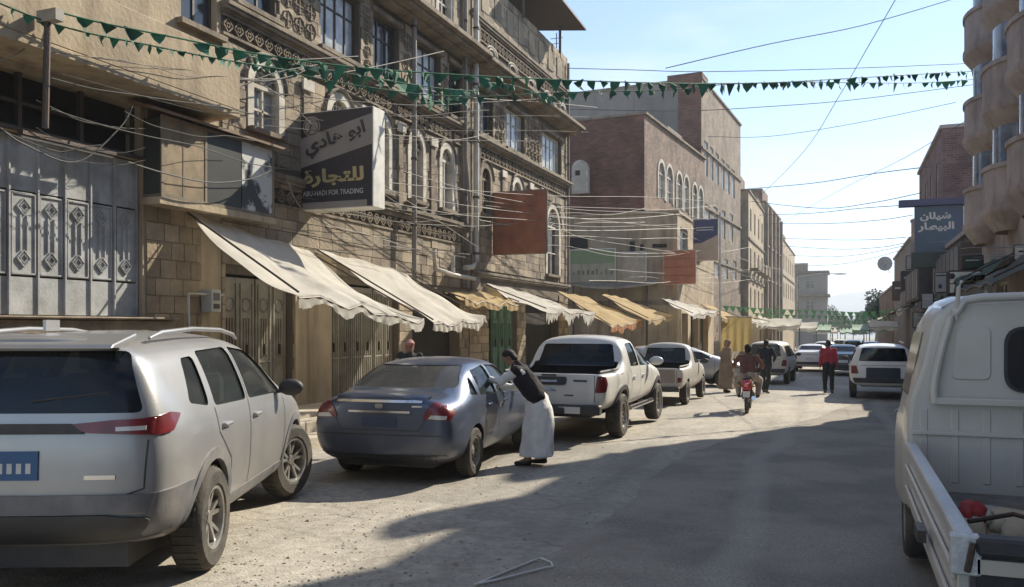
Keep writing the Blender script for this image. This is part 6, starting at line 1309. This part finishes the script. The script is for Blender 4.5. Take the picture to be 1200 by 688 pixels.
# cab: rounded shell with tumblehome
def cabring(x, wb, wt, z0, z1, rr_=.16):
    P = [(wb-.02,z0),(wb,z0+.1),(wb,z0+.55),(wb-.02,z0+.75)]
    P += [(wt+ (wb-wt)*.35,z1-.42),(wt,z1-.16),(wt-.06,z1-.05),(wt-.18,z1),(0,z1+.02)]
    return [(x,y,z) for y,z in P]
rings = [cabring(2.80,.86,.70,.62,2.03), cabring(2.84,.87,.72,.60,2.05), cabring(3.4,.87,.73,.50,2.08), cabring(4.0,.87,.72,.45,2.02), cabring(4.45,.86,.68,.40,1.65), cabring(4.75,.84,.70,.38,1.15), cabring(4.80,.80,.66,.40,1.10)]
b = MB(); m_ = len(rings[0])*2-1
for r_ in rings: b.v += r_+[(p[0],-p[1],p[2]) for p in r_[-2::-1]]
for i in range(len(rings)-1):
    for k in range(m_-1): b.f.append((i*m_+k,(i+1)*m_+k,(i+1)*m_+k+1,i*m_+k+1))
b.f.append(tuple(range(m_))); b.f.append(tuple(range((len(rings)-1)*m_, len(rings)*m_))[::-1]); b.f += [(i*m_, i*m_+m_-1, (i+1)*m_+m_-1, (i+1)*m_) for i in range(len(rings)-1)]
b.m = [0]*len(b.f); b.build('cab', TW, t, bevel=.035, bseg=3, smooth=45)
xw = 2.80
b = MB()
for y0, y1, z0, z1 in ((.36,.60,1.50,1.86),): 
    b.prism(rounded([(y0,z0),(y1,z0),(y1-.03 if y0>0 else y1,z1),(y0,z1)], .05), xw-.012, xw+.01, 'x')
b.build('pressed_panel', TW, t, bevel=.006)
WP = rounded([(-.30,1.42),(.285,1.42),(.285,1.86),(-.30,1.86)], .13, 6)
MB().prism(WP, xw-.024, xw+.01, 'x').build('rear_window_seal', PLASTIC, t); MB().prism([(y*.93, 1.64+(z-1.64)*.92) for y, z in WP], xw-.030, xw-.0245, 'x').build('rear_window', mat('black_glass', (.015,.017,.02), .08, bump=0, spec=.8), t)
for k in range(9): MB().box(xw-.008,xw+.01,-.78+k*.19,-.78+k*.19+.05,.80,1.30).build('pressed_rib', TW, t, bevel=.006)
hp = [(xw-.05,.70,1.34),(xw-.05,.70,1.5),(xw-.05,.62,1.86),(xw-.05,.55,1.98),(xw-.05,.42,2.05),(xw-.05,-.42,2.05),(xw-.05,-.55,1.98),(xw-.05,-.62,1.86),(xw-.05,-.70,1.5),(xw-.05,-.70,1.34)]
MB().tube(smoothp([Vector(p) for p in hp], 3), .028, 8).build('head_guard', TW, t, smooth=60)
MB().box(xw-.075,xw-.03,-.70,.70,1.33,1.38).build('guard_crossbar', TW, t, bevel=.008); MB().box(xw-.03,xw-.004,-.84,.84,1.12,1.15).build('wall_lip', TW, t, bevel=.006)
MB().tube([(xw-.05,.575,1.9),(xw-.08,.56,2.12),(xw-.05,.54,2.16)], .014).build('guard_stub', TW, t)
for s in (-1, 1):
    wheel(t, .75, s*.70, .30, .20, STEELR, -8); wheel(t, 3.95, s*.72, .30, .20, STEELR, -8)
    MB().prism([(s*.70,1.36),(s*.839,1.36),(s*.786,1.66),(s*.752,1.82),(s*.68,1.82)], 3.1, 3.85, 'x').build('door_window', GLASSW, t)
MB().box(.2,4.4,-.4,.4,.42,.66).build('chassis', PLASTIC, t)
t2 = thing('red_cloth', 'crumpled red cloth bundled in the truck bed against the left side board', 'cloth', (0,0,0))
def lump(c, r, m, nm, par, n=16, amp=.25, seed=0):
    from mathutils import noise
    b = MB().ell((0,0,0), (1,1,1), n); b.v = [tuple(Vector((v[0]*r[0],v[1]*r[1],v[2]*r[2]))*(1+amp*noise.noise(Vector(v)*1.8+Vector((seed,0,0)))+amp*.5*noise.noise(Vector(v)*4.5+Vector((seed,3,0))))) for v in b.v]; return b.build(nm, m, par, loc=c, smooth=70)
t2.location = PD(1103,604,4.3)+V3((.13,.15,-.02)); lump((0,0,-.05), (.08,.16,.10), mat('red_fabric', (.34,.07,.06), .85, (.35,.03,.03), 8), 'fold', t2, 30, .55, 3); lump((.03,-.02,.03), (.06,.07,.05), MATS['red_fabric'], 'fold', t2, 16, .4, 5)
for k, (u, d, rr3, mm, lab) in enumerate(((1128,4.4,(.13,.3,.10),mat('sack_cloth', (.45,.38,.26), .9),'beige sack lying in the truck bed beside the red cloth'),(1165,4.6,(.22,.3,.10),mat('grey_sack', (.34,.32,.28), .9),'greyish sack in the middle of the truck bed'),(1200,4.3,(.2,.28,.09),mat('sack_cloth', (.45,.38,.26), .9),'rightmost beige sack in the truck bed'))):
    t3 = thing('sack', lab, 'sack', PD(u, 622, d)); lump((0,0,0), rr3, mm, 'sack_body', t3, 20, .35, k); lump((-rr3[0]*.6,-.1,.03), (.05,.08,.05), mm, 'tied_neck', t3, 12, .5, k)
p = PD(1135,611,4.0); MB().tube([(0,0,0),(.2,.1,.03),(.35,.05,.0),(.5,.2,.02)], .012).build('rope', IRON, thing('rope', 'black rope end lying over the sacks in the truck bed', 'rope', p))
# ================================================================== PEOPLE
SKIN = mat('skin', (.30,.17,.11), .6, (.24,.13,.08), 8, .05, coord='obj'); HAIR = mat('dark_hair', (.018,.014,.012), .75, bump=.5, bscale=90, coord='obj'); EYE = mat('eye_dark', (.02,.015,.01), .3, bump=0); SHOE = mat('shoe_leather', (.035,.028,.022), .6, coord='obj')
def cloth(name, c, c2=None): return mat(name, c, .92, c2, 5, .5, 22, coord='obj')
def organic(mb, name, m, parent, vox, it=4, fold=0, seed=0):
    me = mb.mesh(name+'_raw', m); o = tmpobj(me); r_ = o.modifiers.new('r', 'REMESH'); r_.mode = 'VOXEL'; r_.voxel_size = vox; r_.use_smooth_shade = True
    s = o.modifiers.new('s', 'SMOOTH'); s.iterations = it; s.factor = .5
    me2 = evalmesh(o, name); bpy.data.objects.remove(o)
    if fold:
        from mathutils import noise
        for v in me2.vertices: v.co += v.normal*fold*noise.noise(Vector((v.co.x*9, v.co.y*9, v.co.z*4+seed)))
    if not me2.materials: me2.materials.append(m)
    return mk(name, me2, parent)
def cap(b, p, r0, q, r1, n=12):
    p, q = Vector(p), Vector(q); b.tube([p, p.lerp(q,.5), q], [r0, (r0+r1)/2, r1], n); b.ell(p, (r0,)*3, n); b.ell(q, (r1,)*3, n)
def person(label, loc, rz, J, vox=.014, top=None, bottom=None, robe=None, vest=None, hair=HAIR, cap_=None, shoes=SHOE, skirt=None, cat='person', group=None, headrot=0, hscale=1.0):
    t = thing('person', label, cat, loc, rz, group); b = MB(); V = lambda k: Vector(J[k])
    hd_, nk, ch, pv = V('head'), V('neck'), V('chest'), V('pelvis'); up = (hd_-nk).normalized(); fwd = Vector(J.get('face', (0,1,0))).normalized(); side = fwd.cross(up).normalized()
    M = Matrix((side, fwd, up)).transposed().to_4x4(); M.translation = hd_
    i0 = len(b.v); b.ell((0,0,.015), (.074,.092,.10), 16); b.ell((0,.025,-.055), (.055,.062,.062), 12); b.ell((0,.095,-.01), (.013,.02,.022), 8); b.ell((0,.083,-.058), (.024,.012,.008), 8); b.ell((0,.075,-.085), (.024,.02,.02), 8)
    for s in (-1,1): b.ell((s*.076,-.005,0), (.012,.022,.032), 8); b.ell((s*.03,.078,.028), (.022,.012,.008), 8)
    b.xf(M, i0); cap(b, nk, .055, hd_-up*.05, .052)
    for s in (-1,1):
        off = side*s*.075; cap(b, pv+off, .092, ch+off, .096); 
        S_, E_, W_ = V('shoulder'+('L' if s < 0 else 'R')), V('elbow'+('L' if s < 0 else 'R')), V('wrist'+('L' if s < 0 else 'R')); cap(b, ch+off+up*.05, .066, S_, .05); cap(b, S_, .052, E_, .040); cap(b, E_, .040, W_, .027)
        K = 'L' if s < 0 else 'R'; hp, kn, an, te = V('hip'+K), V('knee'+K), V('ankle'+K), V('toe'+K); cap(b, hp, .088, kn, .056); cap(b, kn, .055, an, .036); cap(b, an, .036, te, .028); cap(b, an, .036, an+(an-te).normalized()*.05, .03)
        d = (W_-E_).normalized(); dh = Vector(J.get('hand'+K, tuple(d))).normalized(); nrm = dh.cross(Vector((0,0,1)) if abs(dh.z) < .8 else Vector((0,1,0))).normalized(); sd = dh.cross(nrm).normalized()
        i0 = len(b.v); b.ell((0,0,0), (.040,.016,.05), 12); Mh = Matrix((sd, nrm, dh)).transposed().to_4x4(); Mh.translation = W_+dh*.05; b.xf(Mh, i0)
        base = W_+dh*.085
        for k, ln in enumerate((.062,.072,.068,.052)):
            p0 = base+sd*(k-1.5)*.021; p1 = p0+(dh*.92+nrm*.25*s).normalized()*ln*.5; p2 = p1+(dh*.7+nrm*.7*s).normalized()*ln*.5; cap(b, p0, .0105, p1, .0095, 8); cap(b, p1, .0095, p2, .008, 8)
        p0 = W_+dh*.03-sd*.03; p1 = p0+(dh*.6-sd*.75).normalized()*.04; cap(b, p0, .013, p1, .011, 8); cap(b, p1, .011, p1+(dh*.9-sd*.1).normalized()*.032, .009, 8)
    cap(b, nk, .058, ch, .085); body = organic(b, 'body', SKIN, t, min(vox, .016), 3)
    for s in (-1,1): MB().ell(tuple(M @ Vector((s*.031,.083,.012))), (.012,.006,.007), 8).build('eye', EYE, t)
    if hair:
        b = MB(); i0 = 0; b.ell((0,-.016,.038), (.083,.094,.092), 16); b.ell((0,-.045,-.02), (.074,.06,.075), 12); b.xf(M); organic(b, 'hair', hair, t, .012, 2, .008)
    if cap_:
        b = MB(); b.ell((0,-.01,.045), (.094,.108,.088), 16); b.ell((0,-.055,-.03), (.09,.06,.10), 12); b.ell((0,.0,.06), (.10,.115,.045), 14); b.ell((.05,-.06,-.10), (.05,.035,.08), 10); b.xf(M); organic(b, 'headscarf', cap_, t, .012, 2, .014)
    def torso(b, e, lo=.0, sleeves=True, cuff=1.0):
        for s in (-1,1):
            off = side*s*.075; cap(b, pv+off+(ch-pv)*lo, .118+e, ch+off, .120+e); K = 'L' if s < 0 else 'R'; S_, E_, W_ = V('shoulder'+K), V('elbow'+K), V('wrist'+K); cap(b, ch+off+up*.05, .095+e*.7, S_, .068+e*.7)
            if sleeves: cap(b, S_, .066+e, E_, .054+e); cap(b, E_, .054+e, E_.lerp(W_, cuff), .040+e)
        cap(b, nk-up*.01, .07+e*.5, ch, .12+e)
    if top: b = MB(); torso(b, -.004); organic(b, 'shirt', top, t, vox, 3, .022, 1)
    if robe:
        b = MB(); torso(b, .004, .3, True, .97)
        rg = skirt or [(0,pv.y,1.02,.19,.17),(0,pv.y,.7,.23,.22),(0,pv.y*.6,.35,.25,.25),(0,pv.y*.5,.13,.27,.27)]; n = 28; V_ = []
        for cx_, cy_, z, rx, ry in rg:
            for k in range(n): a = 2*math.pi*k/n; rip = 1+.05*math.sin(a*6+z*3)*(1.1-z); V_.append((cx_+rx*rip*math.cos(a), cy_+ry*rip*math.sin(a), z))
        m_ = len(rg); i0 = len(b.v); b.add(V_, [(i*n+k, i*n+(k+1) % n, (i+1)*n+(k+1) % n, (i+1)*n+k) for i in range(m_-1) for k in range(n)]+[tuple(range(n)), tuple(range((m_-1)*n, m_*n))[::-1]]); organic(b, 'robe', robe, t, vox, 3, .025, 2)
    if vest: b = MB(); torso(b, .022, .12, False); organic(b, 'vest', vest, t, vox, 3, .028, 3)
    if bottom:
        b = MB()
        for s in (-1,1): K = 'L' if s < 0 else 'R'; hp, kn, an = V('hip'+K), V('knee'+K), V('ankle'+K); cap(b, pv+side*s*.07, .125, hp, .112); cap(b, hp, .112, kn, .080); cap(b, kn, .080, an+Vector((0,0,.03)), .062)
        organic(b, 'trousers', bottom, t, vox, 3, .02, 5)
    for K in 'LR':
        an, te = V('ankle'+K), V('toe'+K); d = (te-an); d.z = 0; d.normalize(); b = MB(); cap(b, an-d*.035-Vector((0,0,.03)), .042, te, .034); o = organic(b, 'shoe', shoes, t, .012, 2)
    return t
def stand(lean=0, stride=.0, armL=None, armR=None, h=1.0):
    J = dict(pelvis=(0,0,.93), chest=(0,.02+lean*.4,1.28), neck=(0,.03+lean*.55,1.44), head=(0,.05+lean*.7,1.575),
      shoulderL=(-.18,.02+lean*.5,1.385), shoulderR=(.18,.02+lean*.5,1.385), elbowL=(-.24,-.04-stride*.3,1.10), elbowR=(.24,-.04+stride*.3,1.10), wristL=(-.25,.04-stride*.5,.86), wristR=(.25,.06+stride*.5,.87),
      hipL=(-.09,0,.89), hipR=(.09,0,.89), kneeL=(-.10,.04+stride*.55,.49), kneeR=(.10,.03-stride*.25,.49), ankleL=(-.10,-.01+stride,.085), ankleR=(.10,-.03-stride,.085+max(0,stride)*.12), toeL=(-.115,.13+stride,.035), toeR=(.115,.11-stride,.038))
    if armL: J['elbowL'], J['wristL'] = armL
    if armR: J['elbowR'], J['wristR'] = armR
    return J
# man leaning to the car window
J = stand(); J.update(pelvis=(0,-.12,.93), chest=(0,.10,1.22), neck=(0,.22,1.39), head=(0,.315,1.495), face=(-.12,.80,-.5), shoulderL=(-.18,.17,1.32), shoulderR=(.18,.17,1.32), elbowL=(-.26,.36,1.17), wristL=(-.15,.56,1.19), elbowR=(.27,.30,1.07), wristR=(.14,.50,1.08),
  hipL=(-.09,-.11,.89), hipR=(.09,-.11,.89), kneeL=(-.10,-.03,.49), kneeR=(.10,-.06,.49), ankleL=(-.12,.02,.085), ankleR=(.10,-.14,.085), toeL=(-.13,.17,.035), toeR=(.12,.0,.035))
p = PG(622,545); p.z = g(p.y)
MAN = person('man in whitish robe and dark vest bending to the blue sedan window', p, R(92), J, .012, robe=cloth('robe_white', (.78,.76,.72), (.62,.60,.58)), vest=cloth('vest_black', (.018,.016,.018), (.03,.02,.022)), hair=HAIR, cap_=None,
  skirt=[(0,-.05,1.06,.13,.11),(0,-.10,.96,.165,.15),(0,-.12,.82,.19,.185),(0,-.11,.55,.22,.22),(0,-.09,.14,.235,.25)])
t = thing('bag', 'small pale plastic bag held by the man leaning to the sedan', 'bag', p+Vector((-.42,-.17,1.0))); lump((0,0,-.06), (.075,.06,.10), mat('plastic_bag', (.6,.6,.56), .4), 'bag_body', t, 18, .4, 2); MB().tube([(-.02,0,.02),(0,0,.08),(.02,0,.02)], .006).build('handle', MATS['plastic_bag'], t)
# man with red headscarf behind the sedan
p = PX(480,420,-7.6); p.z = g(p.y)+.02
person('man in black waistcoat and reddish headscarf standing beyond the blue sedan', p, R(-150), stand(armL=((-.27,.02,1.12),(-.16,.16,.98)), armR=((.27,.02,1.12),(.16,.16,.98))), .016, robe=cloth('robe_cream', (.5,.46,.38)), vest=cloth('vest_black2', (.03,.03,.03)), hair=None, cap_=cloth('red_check_scarf', (.5,.36,.33), (.40,.06,.05)))
# pedestrians
p = PG(897,461); p.z = g(p.y)
person('man in black jacket and dark trousers walking away beside the cream microvan', p, R(-12), stand(.05,.17, armR=((.30,.02,1.16),(.20,.20,1.02))), .018, top=cloth('jacket_black', (.025,.03,.035)), bottom=cloth('trousers_dark', (.04,.04,.04)))
p = PG(971,461); p.z = g(p.y)
person('man in red shirt and black trousers walking down the middle of the road', p, R(4), stand(.03,.06), .018, top=cloth('shirt_red', (.38,.045,.06), (.30,.03,.045)), bottom=cloth('trousers_black', (.02,.02,.022)))
p = PG(851,460); p.z = g(p.y)
person('man in dusty brown robe standing just left of the motorcyclist', p, R(-60), stand(.0,.04), .018, robe=cloth('robe_brown', (.28,.21,.15), (.2,.15,.11)), cap_=cloth('scarf_brown', (.3,.22,.15)))
# motorcycle
mp_ = PG(874,484); mp_.z = g(mp_.y); MC = thing('motorcycle', 'red motorcycle seen from behind in the sunlit middle of the road', 'motorcycle', mp_+Vector((0,.55,0)), R(3))
REDP = mat('red_enamel', (.42,.02,.025), .25, (.34,.015,.02), 4, coat=.8, bump=0, coord='obj')
def mwheel(y):
    o = MB().lathe([(.235,-.03),(.25,-.045),(.285,-.04),(.30,-.015),(.30,.015),(.285,.04),(.25,.045),(.235,.03),(.235,-.03)], c=(0,y,.30), ax='x', n=28).build('wheel', TYRE, MC, smooth=40)
    q = MB().lathe([(.24,-.02),(.225,0),(.24,.02)], c=(0,y,.30), ax='x', n=28); q.lathe([(.001,-.05),(.05,-.05),(.05,.05),(.001,.05)], c=(0,y,.30), ax='x', n=12)
    for k in range(12): a = 2*math.pi*k/12; q.tube([(.03*(-1)**k,y+.045*math.cos(a),.3+.045*math.sin(a)),(0,y+.23*math.cos(a+.2),.3+.23*math.sin(a+.2))], .003, 4)
    q.build('rim', CHROME, o)
mwheel(-.62); mwheel(.64)
b = MB(); b.tube([(0,-.55,.72),(0,-.1,.62),(0,.35,.85),(0,.42,.72)], .022, 8).tube([(0,-.1,.6),(0,-.05,.28),(0,.28,.30),(0,.38,.75)], .018, 8)
for s in (-1,1): b.tube([(s*.06,-.62,.30),(s*.05,0,.32)], .018, 6).tube([(s*.09,-.60,.33),(s*.09,-.5,.66)], .022, 8)
b.build('frame', IRON, MC, smooth=60)
organic(MB().ell((0,.2,.80), (.13,.26,.11), 14), 'fuel_tank', REDP, MC, .015); organic(MB().box(-.10,.10,-.62,.02,.74,.80), 'saddle', SHOE, MC, .012, 6)
b = MB(); b.box(-.11,.11,-.86,-.5,.62,.78).box(-.09,.09,-.92,-.8,.56,.74); organic(b, 'tail_fairing', REDP, MC, .014, 4)
MB().ell((0,-.93,.68), (.055,.03,.045), 12).build('tail_light', mat('bright_tail_lamp', (.75,.25,.22), .15, coat=1, coord='obj'), MC, smooth=60)
for s in (-1,1): o = MB().ell((s*.16,-.86,.66), (.035,.03,.025), 10).build('indicator', mat('amber', (.6,.25,.03), .25), MC, smooth=60); MB().tube([(s*.09,-.86,.66),(s*.15,-.86,.66)], .008).build('stalk', IRON, o)
MB().prism([(-.075,.40),(.075,.40),(.085,.54),(-.085,.54)], -.935, -.925).build('number_plate', PLATEW, MC)
b = MB(); b.lathe([(.325,-.06),(.335,0),(.325,.06)], c=(0,-.62,.30), ax='x', n=16, a0=R(30), a1=R(150)); b.lathe([(.325,-.055),(.335,0),(.325,.055)], c=(0,.64,.30), ax='x', n=14, a0=R(30), a1=R(150)); b.build('mudguards', REDP, MC, smooth=60)['kind'] = 'stuff'
b = MB().box(-.11,.11,-.02,.24,.30,.52).ell((.12,.1,.38), (.05,.1,.1), 12).ell((-.12,.1,.38), (.05,.1,.1), 12); b.build('engine', STEELR, MC, bevel=.01)
MB().tube([(.10,.18,.35),(.14,.0,.27),(.15,-.4,.30),(.16,-.85,.38)], [.02,.022,.045,.05], 10).build('exhaust', CHROME, MC, smooth=50)
for s in (-1,1):
    MB().tube([(s*.08,.64,.30),(s*.08,.46,.86)], .02, 8).build('fork', CHROME, MC); MB().tube([(0,.44,.96),(s*.18,.42,1.02),(s*.34,.30,1.02)], .013, 8).build('handlebar', IRON, MC)
    o = MB().ell((s*.32,.40,1.20), (.06,.015,.04), 12).build('mirror', IRON, MC, smooth=60); MB().tube([(s*.25,.37,1.03),(s*.32,.40,1.2)], .006).build('stalk', IRON, o)
    MB().tube([(0,-.02,.34),(s*.24,-.02,.33)], .014).build('footrest', IRON, MC)
MB().ell((0,.58,.90), (.09,.08,.09), 12).build('headlight', CHROME, MC, smooth=60)
J = dict(pelvis=(0,-.32,.87), chest=(0,-.22,1.20), neck=(0,-.17,1.36), head=(0,-.13,1.49), shoulderL=(-.19,-.19,1.31), shoulderR=(.19,-.19,1.31), elbowL=(-.34,.02,1.10), elbowR=(.34,.02,1.10), wristL=(-.33,.24,1.04), wristR=(.33,.24,1.04),
  handL=(0.1,1,-.2), handR=(-.1,1,-.2), hipL=(-.11,-.28,.85), hipR=(.11,-.28,.85), kneeL=(-.26,.14,.74), kneeR=(.26,.14,.74), ankleL=(-.22,-.02,.40), ankleR=(.22,-.02,.40), toeL=(-.24,.13,.36), toeR=(.24,.13,.36))
person('motorcyclist in brown jacket and pale trousers riding away on the red motorcycle', MC.location.copy(), R(3), J, .016, top=cloth('jacket_brown', (.17,.085,.065), (.12,.06,.05)), bottom=cloth('trousers_pale', (.35,.30,.25)))
# ================================================================== AIR
hz = MB().box(-1700,1700,-80,2560,-36,128); vm = bpy.data.materials.new('haze'); vm.use_nodes = True; n = vm.node_tree.nodes; n.clear()
o = n.new('ShaderNodeOutputMaterial'); pv = n.new('ShaderNodeVolumePrincipled'); pv.inputs['Color'].default_value = (.78,.86,.95,1); pv.inputs['Density'].default_value = .0007; pv.inputs['Anisotropy'].default_value = .3
vm.node_tree.links.new(pv.outputs[0], o.inputs['Volume']); tag(hz.build('haze', vm), kind='stuff')
bpy.data.scenes.remove(TS)
# only small things remain: no prototypes or helpers are left behind
for me in [m for m in bpy.data.meshes if m.users == 0]: bpy.data.meshes.remove(me)
